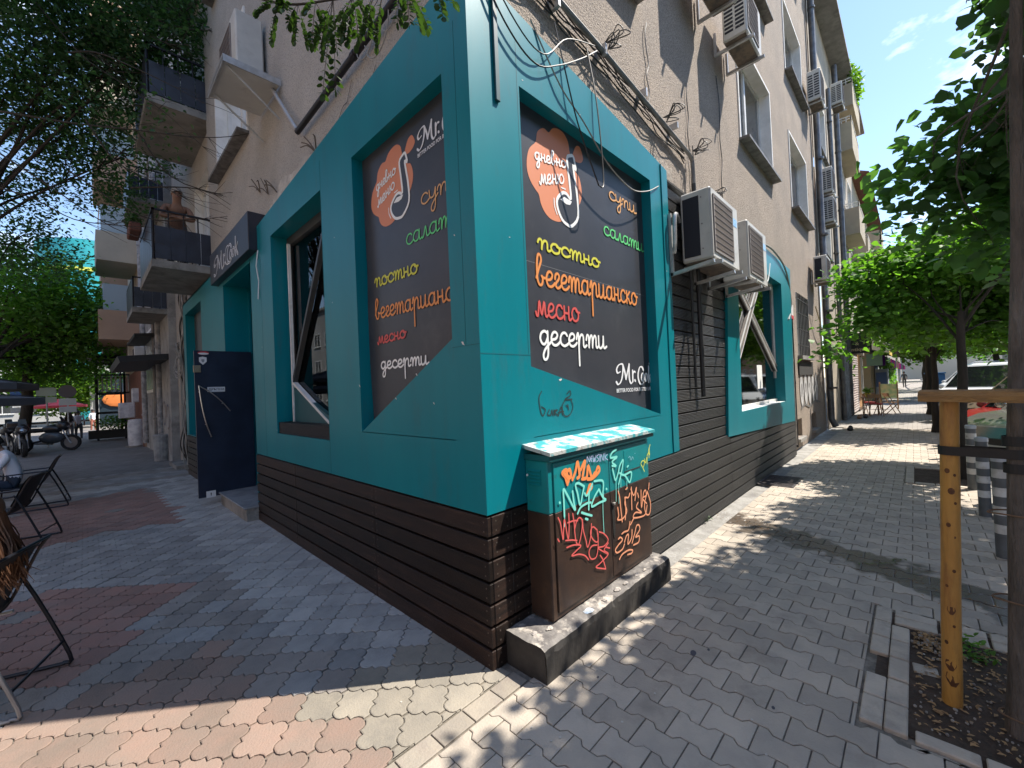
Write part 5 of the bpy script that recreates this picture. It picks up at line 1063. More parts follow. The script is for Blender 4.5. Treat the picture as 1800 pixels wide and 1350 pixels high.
# ---- left side: cables at the end of the teal front
for i in range(9):
    y = 10.75+.06*i; cable('grey cable hanging down the wall past the end of the teal front', [(.05+rr.gauss(0,.05), y+rr.gauss(0,.05), 5.4-5.3*k/9+rr.gauss(0,.05)) for k in range(10)] , .010+.004*(i%3), M_cab if i%2 else M_cg, 'cables hanging on the left wall')
t = thing('cable_coil', (-.05,11.2,2.6), 'coiled loops of spare cable hanging beside the dark doorway', 'cable coil')
mb = MB()
for i in range(8): r = rr.uniform(.22,.42); a0 = rr.uniform(0,6); mb.tube([(-.05+rr.gauss(0,.02)+.04*math.sin(t_*2), 11.2+r*math.cos(t_)*.9+rr.gauss(0,.01), 2.75+r*math.sin(t_)*1.1) for t_ in np.linspace(a0,a0+6.1,22)], .009, 5)
mb.build('loops', M_cg, t, smooth=True)
# wire loops near the sign and along left wall; old roll loops above the teal top
for i, (y, z, r) in enumerate(((1.35,4.75,.16),(1.15,4.7,.2),(.95,4.72,.14))): cable('loop of thin wire dangling on the left facade near the corner', [(.04, y+r*math.cos(a), z+r*math.sin(a)*1.2) for a in np.linspace(.3,6.1,12)], .005, M_cg, 'wire loops on the left facade')
# frayed remains of a creeper/wires on the teal top
for i, (y, z) in enumerate(((4.25,4.45),(4.6,4.6),(3.9,4.35),(2.6,4.3))):
    mb = MB()
    for k in range(4): a = rr.uniform(.5,2.8); mb.tube(smoothpath([(.1,y,z),(.05,y+.12*math.cos(a),z+.1),(.02,y+.22*math.cos(a)+.05,z+.2*math.sin(a))],4), .007, 4)
    mb.build('dry_creeper', mat('dry_stem', (.12,.1,.085), rough=.9), label=['dry creeper stems above the box sign','dry creeper stems left of the box sign','dry creeper stems above the narrow window','dry creeper stems under the black pipe'][i], cat='creeper', group='dry stems on the left facade')
# ================================================================ NEXT HOUSES, RIGHT STREET
M_be = mat('render_cream', (.42,.36,.28), (.34,.29,.23), .9, 1.5, dirt=(.25,.21,.17), ds=2, dlo=.55, dhi=.8, bump=.4, bs=50)
M_be2 = mat('render_sand', (.45,.38,.27), (.38,.32,.24), .9, 1.5, bump=.3)
N1 = thing('terrace_house', (20,.12,0), 'cream rendered house with solid projecting balconies beyond the zinc pipes', 'building')
hh = [(15.4,17.0,5.7,7.5),(15.4,17.0,9.2,11),(21.0,22.6,9,10.9),(24.2,25.8,9.2,11),(24.2,25.8,5.8,7.6),(24.2,25.8,12.4,13.6),(15.4,17.2,.9,2.0)]
mb = MB(); mb.wall('y', 14.3, 27, 0, 14.2, hh[:6], .10, .3); mb.build('wall', M_be, N1)
mb = MB(); mb.box(14.3,27,-.5,.5,14.2,14.32); mb.build('eaves', M_conc, N1)
mb = MB(); mb.box(14.3,27,.5,8,13.9,14.2); mb.build('roof', M_conc, N1)
for a, b, c, d in hh[:6]: window(N1, 'y', a, b, c, d, .26, wall=.1, mull=(.5,), sill=.1); surround(N1,'y',a,b,c,d,.10); lining(N1,'y',a,b,c,d,.09,.26)
for (a, b, z, hgt, nm) in ((20.6,23.8,11.0,1.15,0),(20.9,23.6,7.55,1.1,1),(25.2,27,7.3,1.0,2),(20.6,23.8,14.0-1.2,.9,3)):
    mb = MB(); mb.box(a,b,-.42 if nm==0 else -.5,.1,z,z+hgt); bal = mb.build('balcony', M_be2, N1)
    mb = MB()
    zz = z+hgt; y0 = -.42 if nm==0 else -.5
    mb.box(a,b,y0,y0+.03,zz+.2,zz+.23); mb.box(a,a+.03,y0,.1,zz+.2,zz+.23); mb.box(a,a+.03,y0,.1,zz+.1,zz+.12)
    for x in np.linspace(a, b-.03, 7): mb.box(x,x+.025,y0,y0+.03,zz,zz+.2)
    for y in np.linspace(y0, .05, 4): mb.box(a,a+.03,y,y+.025,zz,zz+.2)
    mb.build('balcony_rail', M_rev, bal)
# plants on the top balcony
def bush(name, c, r, n, size, m, label=None, cat=None, group=None, kind=None, parent=None):
    P = rng.normal(size=(n,3)); P /= np.linalg.norm(P,axis=1)[:,None]; P *= (rng.random((n,1))**.4); P = P*np.array(r)+np.array(c)
    o = leaves(name, P, size, m, parent=parent); return props(o, label, cat, group, kind)
def leaves(name, P, size, m, parent=None, droop=.5, shape='oval', base=None, wr=.5):
    n = len(P); 
    th = rng.random(n)*2*np.pi; ph = (rng.random(n)-.5)*1.6-droop*.3
    d = np.stack([np.cos(th)*np.cos(ph), np.sin(th)*np.cos(ph), np.sin(ph)-droop*.2],1); d /= np.linalg.norm(d,axis=1)[:,None]
    up = np.array([0,0,1.])+rng.normal(size=(n,3))*.45; sd_ = np.cross(d, up); sd_ /= np.linalg.norm(sd_,axis=1)[:,None]+1e-9; nn = np.cross(sd_, d)
    s = size*(.6+.8*rng.random((n,1)))
    if shape == 'oval': prof = [(0,0,0),(.3,.5,.1),(.7,.42,.08),(1,0,-.05),(.7,-.42,.08),(.3,-.5,.1)]; tri = [(0,1,5),(1,2,4),(1,4,5),(2,3,4)]
    else: prof = [(0,0,0),(.5,.5,.08),(1,0,0),(.5,-.5,.08)]; tri = [(0,1,3),(1,2,3)]
    k = len(prof); V = np.zeros((n,k,3))
    for i,(a,b,c) in enumerate(prof): V[:,i] = P + s*(d*a + sd_*b*wr*2*.5 + nn*c)
    V = V.reshape(-1,3); T = (np.arange(n)[:,None,None]*k + np.array(tri)[None]).reshape(-1,3)
    off = np.array(ORG[parent.name]) if parent is not None else (np.array(base) if base is not None else np.array([V[:,0].mean(),V[:,1].mean(),V[:,2].min()]))
    V = V - off
    me = bpy.data.meshes.new(name); me.vertices.add(len(V)); me.vertices.foreach_set('co', V.astype(np.float32).ravel()); me.loops.add(T.size); me.loops.foreach_set('vertex_index', T.ravel().astype(np.int32))
    me.polygons.add(len(T)); me.polygons.foreach_set('loop_start', np.arange(0,T.size,3,dtype=np.int32)); me.polygons.foreach_set('loop_total', np.full(len(T),3,dtype=np.int32)); me.update(); me.validate()
    at = me.attributes.new('tint','FLOAT','FACE'); at.data.foreach_set('value', np.repeat(rng.random(n), len(tri)).astype(np.float32))
    me.materials.append(m); o = bpy.data.objects.new(name, me); COL.objects.link(o)
    if parent is not None: o.parent = parent; ORG[o.name] = Vector(off)
    else: o.location = off; ORG[o.name] = Vector(off)
    return o
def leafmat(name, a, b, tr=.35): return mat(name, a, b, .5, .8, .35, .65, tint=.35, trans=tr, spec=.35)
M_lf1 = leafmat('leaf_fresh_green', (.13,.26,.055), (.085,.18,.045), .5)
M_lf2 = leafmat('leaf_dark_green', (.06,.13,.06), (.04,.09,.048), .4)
M_lf3 = leafmat('leaf_yellow_green', (.13,.22,.03), (.08,.16,.03), .5)
bush('balcony_plants', (22,-.5,14.35), (1.6,.25,.5), 500, .16, M_lf3, 'trailing plants on the topmost balcony of the cream house', 'plants', kind='stuff')
N2 = thing('terrace_house', (33,.12,0), 'lower sandy house farther along the right street', 'building')
hh = [(28.2,30,5.3,7.2),(31.5,33.2,5.3,7.2),(35,36.8,5.3,7.2),(38.2,40,5.3,7.2),(28.2,30,8.6,10.4),(31.5,33.2,8.6,10.4),(35,36.8,8.6,10.4)]
mb = MB(); mb.wall('y', 27, 41, 2.9, 12.2, hh, .12, .3); mb.build('wall', M_be2, N2)
for a, b, c, d in hh: window(N2,'y',a,b,c,d,.26,mull=(.5,),sill=0,curtain=False)
mb = MB(); mb.prism([(-.6,12.2),(.2,12.2),(6,15.5),(6,15.2)], 'x', 27, 41); mb.build('roof', mat('roof_tile', (.2,.08,.055), (.14,.06,.045), .85, 8), N2)
mb = MB(); mb.box(28,30.5,-.9,.12,8.3,8.5); mb.box(28,28.06,-.9,.12,8.5,9.3); mb.box(28,30.5,-.9,-.84,8.5,9.3); mb.build('balcony', M_be2, N2)
N3 = thing('terrace_house', (60,.12,0), 'long row of distant houses closing the right street', 'building')
mb = MB(); mb.wall('y', 41, 120, 2.9, 11, [(43+i*4,44.8+i*4,z,z+1.7) for i in range(18) for z in (4.6,7.7)], .12, .4); mb.build('wall', mat('row_render', (.45,.4,.33), (.36,.32,.28), .9, .3), N3)
mb = MB(); mb.box(41,120,.45,.5,3,11); mb.build('window_backs', M_dark, N3)
mb = MB(); mb.box(120,122,-14,12,0,9); mb.build('end_wall', mat('end_cream', (.6,.55,.45), rough=.9), N3)
SR = thing('shop_row', (60,.1,0), 'row of small shop fronts under the houses far along the right pavement', 'shops')
rs_ = random.Random(12); xx = 30.3
while xx < 118:
    w_ = rs_.uniform(2.2,4.5); c = rs_.choice([(.45,.4,.32),(.3,.16,.1),(.5,.5,.48),(.16,.2,.28),(.4,.3,.16)]); mb = MB(); mb.box(xx,xx+w_-.05,.1-rs_.uniform(0,.25),.4,0,2.9); mb.build('shop_wall', mat('shop_col%d' % int(c[0]*100), c, rough=.8), SR)
    mb = MB(); mb.box(xx-.04,xx+.0,-.6,.1,2.1,2.8); mb.build('side_sign', mat('shop_sign%d' % rs_.randrange(3), (rs_.random()*.5,rs_.random()*.3,rs_.random()*.4), rough=.6), SR); xx += w_
# ground floor shops: pilaster, sign, shutter, awning, furniture
F = thing('antique_shop', (20.5,0,0), 'small shop with a rolled-down shutter and open doorway under the black sign', 'shop')
mb = MB(); mb.box(17.85,19.2,-.06,.1,0,2.6); mb.build('pilaster', mat('poster_wall', (.3,.3,.3), (.12,.12,.13), .9, 6, dirt=(.45,.43,.4), ds=9), F)
M_sh = mat('roller_shutter', (.42,.33,.30), (.5,.45,.42), .6, 3, dirt=(.3,.2,.2), ds=4)
sl = None
for i in range(24):
    if sl is None: mb = MB(); mb.prism([(-.03,.05),(-.055,.075),(-.055,.12),(-.03,.145)], 'x', 19.25, 22.9); sl = mb.build('shutter_slat', M_sh, F)
    else: o = sl.copy(); COL.objects.link(o); o.location.z = i*.1
mb = MB(); mb.box(19.25,22.9,-.03,.0,0,2.5); mb.build('shutter_backing', M_dark, F)
mb = MB(); mb.box(22.95,24.1,-.05,.05,0,2.55); mb.build('door_panel', mat('wood_honey', (.5,.27,.1), (.42,.22,.09), .5, 3), F)
mb = MB(); mb.box(24.1,26.8,.1,.14,0,2.6); mb.build('doorway_dark', M_dark, F)
for x in (24.6,25.5,26.4): mb = MB(); mb.box(x,x+.08,.02,.08,0,2.5); mb.build('door_post', M_white, F)
mb = MB(); mb.box(14.3,27,-.02,.1,2.62,2.9); mb.build('fascia', M_be, F)
# awning
aw = thing('awning', (25,-.6,2.4), 'white shop awning with a yellow scalloped front', 'awning')
mb = MB(); mb.quads([(23.6,.1,3.5),(26.9,.1,3.5),(26.9,-1.1,2.95),(23.6,-1.1,2.95),(23.6,-1.1,2.55),(26.9,-1.1,2.55),(23.6,.1,3.0)],[(0,1,2,3),(0,3,4,6)]); mb.build('cover', mat('awning_white', (.7,.68,.62), rough=.8), aw)
mb = MB(); mb.box(23.6,26.9,-1.115,-1.1,2.5,2.66); mb.build('valance', mat('awning_yellow', (.7,.5,.1), rough=.8), aw)
aw2 = thing('awning', (32,-.6,2.4), 'long dark canopy farther down the pavement', 'awning'); mb = MB(); mb.quads([(28,.1,3.2),(40,.1,3.2),(40,-1.3,2.8),(28,-1.3,2.8),(28,.1,3.1),(40,.1,3.1),(40,-1.3,2.68),(28,-1.3,2.68)],[(0,1,2,3),(7,6,5,4),(0,3,7,4)]); mb.build('cover', mat('awning_brown', (.12,.08,.07), rough=.8), aw2)
sg = thing('hanging_sign', (20,-.3,2.5), 'black hanging sign lettered Antiques in gold above the shutter', 'sign')
mb = MB(); mb.bbox(19.98,20.02,-.72,.1,2.5,3.32,.004); mb.build('board', mat('sign_dark', (.015,.018,.022), rough=.4), sg)
M_gold = mat('gold_letter', (.72,.6,.38), rough=.5)
text_mb('Antiques', .72, .17, lambda u, v: (19.974, .05-u, 2.56+v), bold=.02).build('lettering', M_gold, sg); text_mb('&', .12, .14, lambda u, v: (19.974, -.22-u, 2.83+v)).build('ampersand', M_gold, sg)
# pavement furniture by the shop
M_fold = mat('folding_wood', (.42,.24,.12), (.35,.2,.1), .6, 6)
def folding_chair(x, y, rz, label, cush=True):
    t = local('folding_chair', (x,y,0), label, 'chair', 'folding chairs outside the shop', rz)
    for s in (-.2,.2):
        mb = MB(); mb.tube([(-.22,s,0),(.2,s,.85)],.016,6); mb.build('leg', M_fold, t); mb = MB(); mb.tube([(.24,s*.9,0),(-.2,s*.9,.45)],.016,6); mb.build('leg', M_fold, t)
    mb = MB(); 
    for k in range(5): mb.box(-.2+.085*k,-.13+.085*k,-.2,.2,.44,.46)
    mb.build('seat', M_fold, t); mb = MB(); mb.box(.13,.16,-.2,.2,.7,.84); mb.build('backrest', M_fold, t)
    if cush: mb = MB(); mb.bbox(-.19,.2,-.19,.19,.46,.5,.015); mb.build('cushion', mat('cushion_red', (.55,.07,.06), rough=.8), t)
folding_chair(19.9,-.75,.2,'folding wooden chair with red cushion nearest the shutter'); folding_chair(20.9,-.55,2.8,'folding chair turned back towards the shutter', True); folding_chair(21.3,-1.15,2.0,'grey folding chair standing out on the pavement', False)
t = thing('cafe_table', (20.4,-.55,0), 'small wooden folding table with a potted plant', 'table'); mb = MB(); mb.box(20.1,20.75,-.85,-.3,.70,.73); mb.build('tabletop', M_fold, t)
for a, b in ((20.15,-.8),(20.7,-.8),(20.15,-.35),(20.7,-.35)): mb = MB(); mb.box(a-.015,a+.015,b-.015,b+.015,0,.7); mb.build('leg', M_fold, t)
t = thing('plant_pot', (20.35,-.5,.73), 'small green plant in a yellow pot on the folding table', 'plant'); mb = MB(); mb.lathe((20.35,-.5,.73),[(.07,0),(.1,.16),(.08,.16)],12); mb.build('pot', mat('pot_yellow',(.6,.5,.05),rough=.5), t); bush('foliage',(20.35,-.5,1.0),(.14,.14,.13),120,.08,M_lf3,parent=t)
t = thing('chalk_easel', (24.2,-1.0,0), 'wooden easel leaning outside the shop', 'easel')
for a in (-.3,.3): mb = MB(); mb.box(24.2-.03,24.2+.03,-1.0+a-.025,-1.0+a+.025,0,1.25); mb.build('leg', M_fold, t)
mb = MB(); mb.box(24.17,24.23,-1.3,-.7,.5,1.15); mb.build('board', mat('poster_green', (.3,.45,.25), (.6,.55,.3), .7, 5), t)
t = thing('display_stand', (33.8,-.6,0), 'blue and white display case farther along the shops', 'stand'); mb = MB(); mb.box(33,34.6,-.7,-.1,0,1.9); mb.build('case', mat('case_blue', (.35,.42,.5), (.5,.5,.48), .5, 2), t); mb = MB(); mb.box(32.97,33,-.65,-.15,.8,1.7); mb.build('panel', mat('panel_blue', (.12,.2,.42), rough=.5), t)
bush('ivy_wall', (38,-.5,1.3), (3,.5,1.3), 1500, .18, M_lf1, 'green ivy hanging over the far shop fronts', 'ivy')
# shoes at the pilaster
for i, (x, y, c) in enumerate(((18.5,-.35,(.3,.15,.07)),(18.9,-.5,(.06,.05,.05)),(14.2,-.45,(.03,.03,.03)))):
    mb = MB(); mb.ball((x,y,.05),(.16,.08,.06),10,6); mb.ball((x+.12,y,.08),(.08,.06,.07),8,5); mb.build('rubbish_bag', mat('bag%d'%i, c, rough=.8), label=['brown crumpled bag at the foot of the pilaster','dark crumpled bag on the pavement by the shutter','black bag lying below the zinc drainpipe'][i], cat='bag')
# ================================================================ BOLLARDS
M_bg = mat('bollard_grey', (.13,.145,.16), (.1,.11,.12), .5, 6); M_bw = mat('bollard_white', (.66,.67,.67), (.5,.5,.48), .5, 9, dirt=(.3,.29,.27), ds=14, dlo=.55, dhi=.72)
b0 = local('bollard', (4.0,-2.40,0), 'nearest grey and white banded bollard, right of the yellow post', 'bollard', 'bollards along the parking')
mb = MB(); mb.lathe((0,0,0),[(.0001,0),(.052,0),(.052,.86),(.0001,.86)],18); post = mb.build('post', M_bg, b0, smooth=True)
mb = MB(); mb.lathe((0,0,0),[(.0001,.86),(.056,.86),(.056,.895),(.048,.905),(.0001,.907)],18); mb.build('cap', mat('cap_grey', (.42,.46,.5), rough=.4), b0)
for k in range(4): mb = MB(); z = .22+k*.165; mb.lathe((0,0,0),[(.0532,z),(.0532,z+.08)],18); mb.build('white_band', M_bw, b0, smooth=True)
lb = ['second nearest banded bollard, half behind the black strap','third banded bollard, just right of the yellow post','fourth banded bollard, just behind the yellow post','fifth banded bollard in the row','sixth banded bollard, beside the second tree','seventh banded bollard in the row','eighth banded bollard, left of the yellow post','ninth banded bollard in the row','tenth banded bollard in the row','eleventh banded bollard in the row','farthest banded bollard of the row']
for k in range(11): c = copy_tree(b0); c.location = (4.0+1.49*(k+1), -2.41-.004*k, 0); c.rotation_euler = (random.gauss(0,.01),random.gauss(0,.01),random.random()); c['label'] = lb[k]
# ================================================================ TREE GUARD
M_yw = mat('yellow_post_wood', (.47,.25,.055), (.40,.205,.05), .55, 3, dirt=(.24,.11,.035), ds=7, dlo=.5, dhi=.72, stretch=(2,2,.4), bump=.4, bs=26)
M_yb = mat('weathered_rail', (.36,.21,.075), (.27,.155,.06), .7, 4, dirt=(.13,.08,.04), ds=7, dlo=.52, dhi=.7, stretch=(1.2,1.2,5), bump=.5, bs=30)
TG = thing('tree_guard', (1.36,-1.955,-.05), 'yellow wooden post with a half-round rail guarding the young tree', 'tree guard')
mb = MB(); n=14
pp = [Vector((1.362,-1.957,-.08)).lerp(Vector((1.30,-2.005,1.55)), i/n) for i in range(n+1)]
mb.tube([p + Vector((random.gauss(0,.0008),random.gauss(0,.0008),0)) for p in pp], [.0385-.004*i/n for i in range(n+1)], 14); mb.build('post', M_yw, TG, smooth=True)
mb = MB()
ra, rb = Vector((1.30,-1.905,1.572)), Vector((1.06,-2.42,1.572)); d = (rb-ra).normalized(); s_ = Vector((-d.y,d.x,0))
prof = [(-.026,-.03),(.026,-.03),(.03,.0),(.022,.022),(0,.03),(-.022,.022),(-.03,.0)]
vs = []; m_ = 18
for i in range(m_+1):
    p = ra.lerp(rb,i/m_)
    for a, b in prof: vs.append(tuple(p+s_*(a+random.gauss(0,.0008))+Vector((0,0,b+random.gauss(0,.0008)))))
fs = [(i*7+j,i*7+(j+1)%7,(i+1)*7+(j+1)%7,(i+1)*7+j) for i in range(m_) for j in range(7)]+[tuple(reversed(range(7))),tuple(m_*7+j for j in range(7))]
mb.quads(vs, fs); mb.build('rail', M_yb, TG)
mb = MB(); mb.tube([(1.29,-2.0,1.56),(1.29,-2.0,1.60)],.006,6); mb.build('nail', M_galv, TG)
M_knot = mat('knot', (.07,.025,.008), (.12,.045,.015), .6, 30)
vv = Vector((-.8,-.1,0)).normalized()
for z, a, s in ((1.2,-.3,.010),(1.18,.45,.006),(1.10,.1,.013),(1.04,.5,.006),(.93,-.2,.009),(.87,.4,.005),(.7,.3,.007),(.62,-.4,.006),(.5,0,.016),(.42,.25,.006),(.22,-.1,.022),(.15,.1,.028),(.33,-.5,.008)):
    c = Vector((1.362,-1.957,-.08)).lerp(Vector((1.30,-2.005,1.55)), (z+.08)/1.63); ang = math.atan2(CAM_P.y-c.y, CAM_P.x-c.x)+a; r = .0385-.004*z/1.55+.0006
    vs = [tuple(c+Vector((r*math.cos(ang+s*1.0*math.cos(t)/r), r*math.sin(ang+s*math.cos(t)/r), s*1.3*math.sin(t)*(1+(.25*math.sin(t*3) if s > .015 else 0))))) for t in np.linspace(0,6.28,10,endpoint=False)]
    mb = MB(); mb.quads(vs+[tuple(c+Vector((r*1.01*math.cos(ang),r*1.01*math.sin(ang),0)))],[(i,(i+1)%10,10) for i in range(10)]); mb.build('knot', M_knot, TG)
# black straps
M_strap = mat('rubber_strap', (.012,.012,.013), rough=.6)
def strap(z, cs, label, w=.022):
    # belt round a set of circles (convex hull offset)
    pts = []
    for (x, y, r) in cs: pts += [(x+(r+.004)*math.cos(t), y+(r+.004)*math.sin(t)) for t in np.linspace(0,6.283,20,endpoint=False)]
    pts = sorted(set(pts)); 
    def cross(o,a,b): return (a[0]-o[0])*(b[1]-o[1])-(a[1]-o[1])*(b[0]-o[0])
    lo = []
    for p in pts:
        while len(lo)>1 and cross(lo[-2],lo[-1],p)<=0: lo.pop()
        lo.append(p)
    up = []
    for p in reversed(pts):
        while len(up)>1 and cross(up[-2],up[-1],p)<=0: up.pop()
        up.append(p)
    h = lo[:-1]+up[:-1]; n = len(h); cx = sum(p[0] for p in h)/n; cy = sum(p[1] for p in h)/n
    vs = [(x,y,z-w) for x,y in h]+[(x,y,z+w) for x,y in h]+[(x+(x-cx)*.02,y+(y-cy)*.02,z+w) for x,y in h]+[(x+(x-cx)*.02,y+(y-cy)*.02,z-w) for x,y in h]
    fs = [(i,(i+1)%n,n+(i+1)%n,n+i) for i in range(n)]+[(2*n+i,2*n+(i+1)%n,3*n+(i+1)%n,3*n+i) for i in range(n)]+[(n+i,n+(i+1)%n,2*n+(i+1)%n,2*n+i) for i in range(n)]+[(3*n+i,3*n+(i+1)%n,(i+1)%n,i) for i in range(n)]
    mb = MB(); mb.quads(vs, fs); mb.build('strap', M_strap, label=label, cat='strap', group='black straps on the young tree')
strap(1.30,[(1.31,-1.998,.036),(1.283,-2.205,.033)],'long black strap tying the yellow post to the young trunk')
strap(1.36,[(1.283,-2.205,.036),(1.315,-2.29,.03)],'short black strap high round the trunk and its stake')
strap(1.235,[(1.283,-2.205,.036),(1.315,-2.29,.03)],'short black strap below the long one round trunk and stake')
# ================================================================ TREES
M_bark = mat('bark_grey', (.125,.105,.09), (.075,.065,.055), .9, 9, dirt=(.2,.18,.16), ds=3, bump=.9, bs=45, stretch=(2,2,.4))
M_barkd = mat('bark_dark', (.05,.04,.032), (.03,.026,.02), .9, 6, bump=.8, bs=20, stretch=(2,2,.4))
def sample(blobs, n, hollow=.35):
    v = np.array([r**2.4 for _, r in blobs]); v /= v.sum(); idx = rng.choice(len(blobs), n, p=v)
    P = rng.normal(size=(n,3)); P /= np.linalg.norm(P,axis=1)[:,None]; rad = (hollow+(1-hollow)*rng.random((n,1))**.7)
    c = np.array([b[0] for b in blobs])[idx]; r = np.array([b[1] for b in blobs])[idx][:,None]
    return c + P*rad*r*np.array([1,1,.8])
def clump(P, k, spread):   # replace points by small clumps for uneven texture
    m = len(P); return (P[:,None,:] + rng.normal(size=(m,k,3))*spread).reshape(-1,3)
def tree(label, base, top, r0, blobs, n, size, lm, bark, clumps=5, spread=.12, wr=.5, nb=10, cat='tree', group=None, shape='oval', nm='street_tree', gaps=.0):
    t = thing(nm, base, label, cat, group); b = Vector(base); tp = Vector(top)
    mb = MB(); N_ = 10; pts = [b.lerp(tp,i/N_)+Vector((math.sin(i*1.1+b.x)*r0*.16,math.cos(i*1.3+b.x)*r0*.16,0))*(0 if i==0 else 1) for i in range(N_+1)]
    mb.tube(pts,[r0*(1.35 if i==0 else 1.1-.45*i/N_) for i in range(N_+1)],12); mb.build('trunk', bark, t, smooth=True)
    mb = MB(); bl = sorted(blobs, key=lambda q: -q[1])[:nb]
    for c, r in bl:
        c = Vector(c); s = b.lerp(tp, random.uniform(.8,1)); mid = s.lerp(c,.5)+Vector((random.gauss(0,.1),random.gauss(0,.1),random.uniform(0,.25)*(c-s).length*.4))
        pth = smoothpath([s,mid,c],4); rr0 = r0*random.uniform(.2,.36); mb.tube(pth,[rr0*(1-.75*i/(len(pth)-1)) for i in range(len(pth))],6)
        for k in range(6):
            e = c+Vector(rng.normal(size=3)).normalized()*r*.95; q = mid.lerp(c,random.uniform(.4,1)); mm = q.lerp(e,.5)+Vector((0,0,.1*r)); mb.tube([q,mm,e],[rr0*.3,rr0*.2,rr0*.08],5)
    mb.build('branches', bark, t, smooth=True)
    P = sample(blobs, n); P = clump(P, clumps, spread); leaves('crown', P, size, lm, parent=t, shape=shape, wr=wr)
    return t
# nearest young tree: crown in view, plus off-frame blobs added for shade
RTn = [(tuple(CAM_P + (Vector(c)-CAM_P)*.76), r*.76) for c, r in RT1]
RT2 = [(tuple(CAM_P + (Vector(c)-CAM_P)*.84), r*.84) for c, r in RT2]+[((7.6,-3.7,4.9),.8),((8.2,-2.9,3.6),.7)]
RT_shade = [((1.3,-3.0,4.2),.75),((2.1,-3.15,4.1),.85),((3.0,-3.2,4.2),.9),((.5,-3.2,4.3),.8),((-.3,-3.3,4.4),.75),((3.9,-3.3,4.0),.8),((2.4,-3.6,4.8),.9),((1.9,-2.75,4.9),.4),((4.5,-3.5,4.6),.9)]+[((.6+k*.95,-3.6,5.1),.95) for k in range(8)]+[((1.5+k*1.3,-4.5,6.6),1.1) for k in range(6)]+[((1.3+k*.8,-2.9,5.1),.5) for k in range(5)]
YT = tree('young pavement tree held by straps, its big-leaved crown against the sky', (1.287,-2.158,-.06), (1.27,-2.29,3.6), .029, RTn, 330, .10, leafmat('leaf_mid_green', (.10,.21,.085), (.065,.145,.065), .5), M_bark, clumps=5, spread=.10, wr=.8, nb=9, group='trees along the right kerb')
leaves('crown', clump(sample(RT_shade, 5600), 6, .09), .10, M_lf2, parent=YT, wr=.8)  # added leaf mass, mostly out of view, keeps sun off the right pavement
t = thing('tree_stake', (1.315,-2.26,-.05), 'thin grey stake strapped behind the young trunk', 'stake'); mb = MB(); mb.tube([(1.315,-2.26,-.06),(1.315,-2.29,1.2),(1.31,-2.34,2.1)],.024,8); mb.build('stake', M_bark, t, smooth=True)
for z in (.08,.62,1.02): mb = MB(); mb.tube([(1.30+.055*math.cos(a),-2.215+.105*math.sin(a),z+.003*math.sin(a*3)) for a in np.linspace(0,6.1,16)],.004,5,close=True); mb.build('twine', mat('twine', (.16,.1,.06), rough=.9), t)
tree('second pavement tree, broad fresh green crown over the row of outdoor units', (7.8,-2.36,-.05), (7.9,-2.45,2.6), .07, RT2, 2600, .10, M_lf1, M_barkd, clumps=7, spread=.12, wr=.75, group='trees along the right kerb')
tree('third pavement tree, its dark trunk left of the yellow post', (14.5,-2.25,-.03), (14.6,-2.3,2.4), .08, [((14.5+a,-2.3+b,c),r) for a,b,c,r in ((0,0,3.4,1.2),(.9,.6,3.3,1.0),(-.9,.3,3.4,.9),(.2,-1,3.5,1.1),(.3,.3,4.3,1.1),(1.5,-.5,3.8,1))], 1800, .15, M_lf1, M_barkd, clumps=6, spread=.16, wr=.7, group='trees along the right kerb')
tree('fourth pavement tree in the right kerb row', (21,-2.3,0), (21,-2.3,2.4), .12, [((c[0],c[1]-.4,c[2]+.3),r) for c,r in RT3[:4]]+[((21,-2.4,3.9),1.4)], 2200, .17, M_lf1, M_barkd, clumps=6, spread=.2, wr=.7, group='trees along the right kerb')
tree('yellow-green tree glowing at the far end of the right pavement', (31,-2.4,0), (31,-2.4,2.3), .13, [((31.6,-2.3,3.6),1.4),((32.6,-2.7,3.9),1.5),((30.5,-2.6,3.7),1.2)], 1400, .22, M_lf3, M_barkd, clumps=6, spread=.25, wr=.7, group='trees along the right kerb')
tree('large tree beyond the parked van on the right', (37,-5.5,0), (37,-5.5,2.5), .2, [((36.6,-4.5,4.3),1.7),((38,-6,5),2.0),((36,-6.5,4.6),1.8)], 1300, .26, M_lf3, M_barkd, clumps=6, spread=.3, wr=.7, group='trees across the road')
tree('round tree closing the view of the right street', (50,-2.6,0), (50,-2.6,3), .25, [((46,-2.2,4.6),2.0),((48,-2.6,5.4),2.2),((52,-3,5),2.2),((58,-6,4.6),2.4),((90,-1.5,6),4.0),((96,-6,7),4.5),((85,-9,6),4)], 1500, .34, M_lf1, M_barkd, clumps=6, spread=.4, wr=.7, group='trees across the road')
# weeds by the pit
bush('weed', (1.98,-2.08,.03), (.16,.1,.05), 60, .05, M_lf1, 'small green weed growing on the far edge of the near tree pit', 'weed')
bush('weed', (3.55,.0,.02), (.16,.05,.03), 50, .03, mat('weed_grey', (.07,.11,.06), rough=.7), 'grey-green weed at the foot of the fluted planks', 'weed')
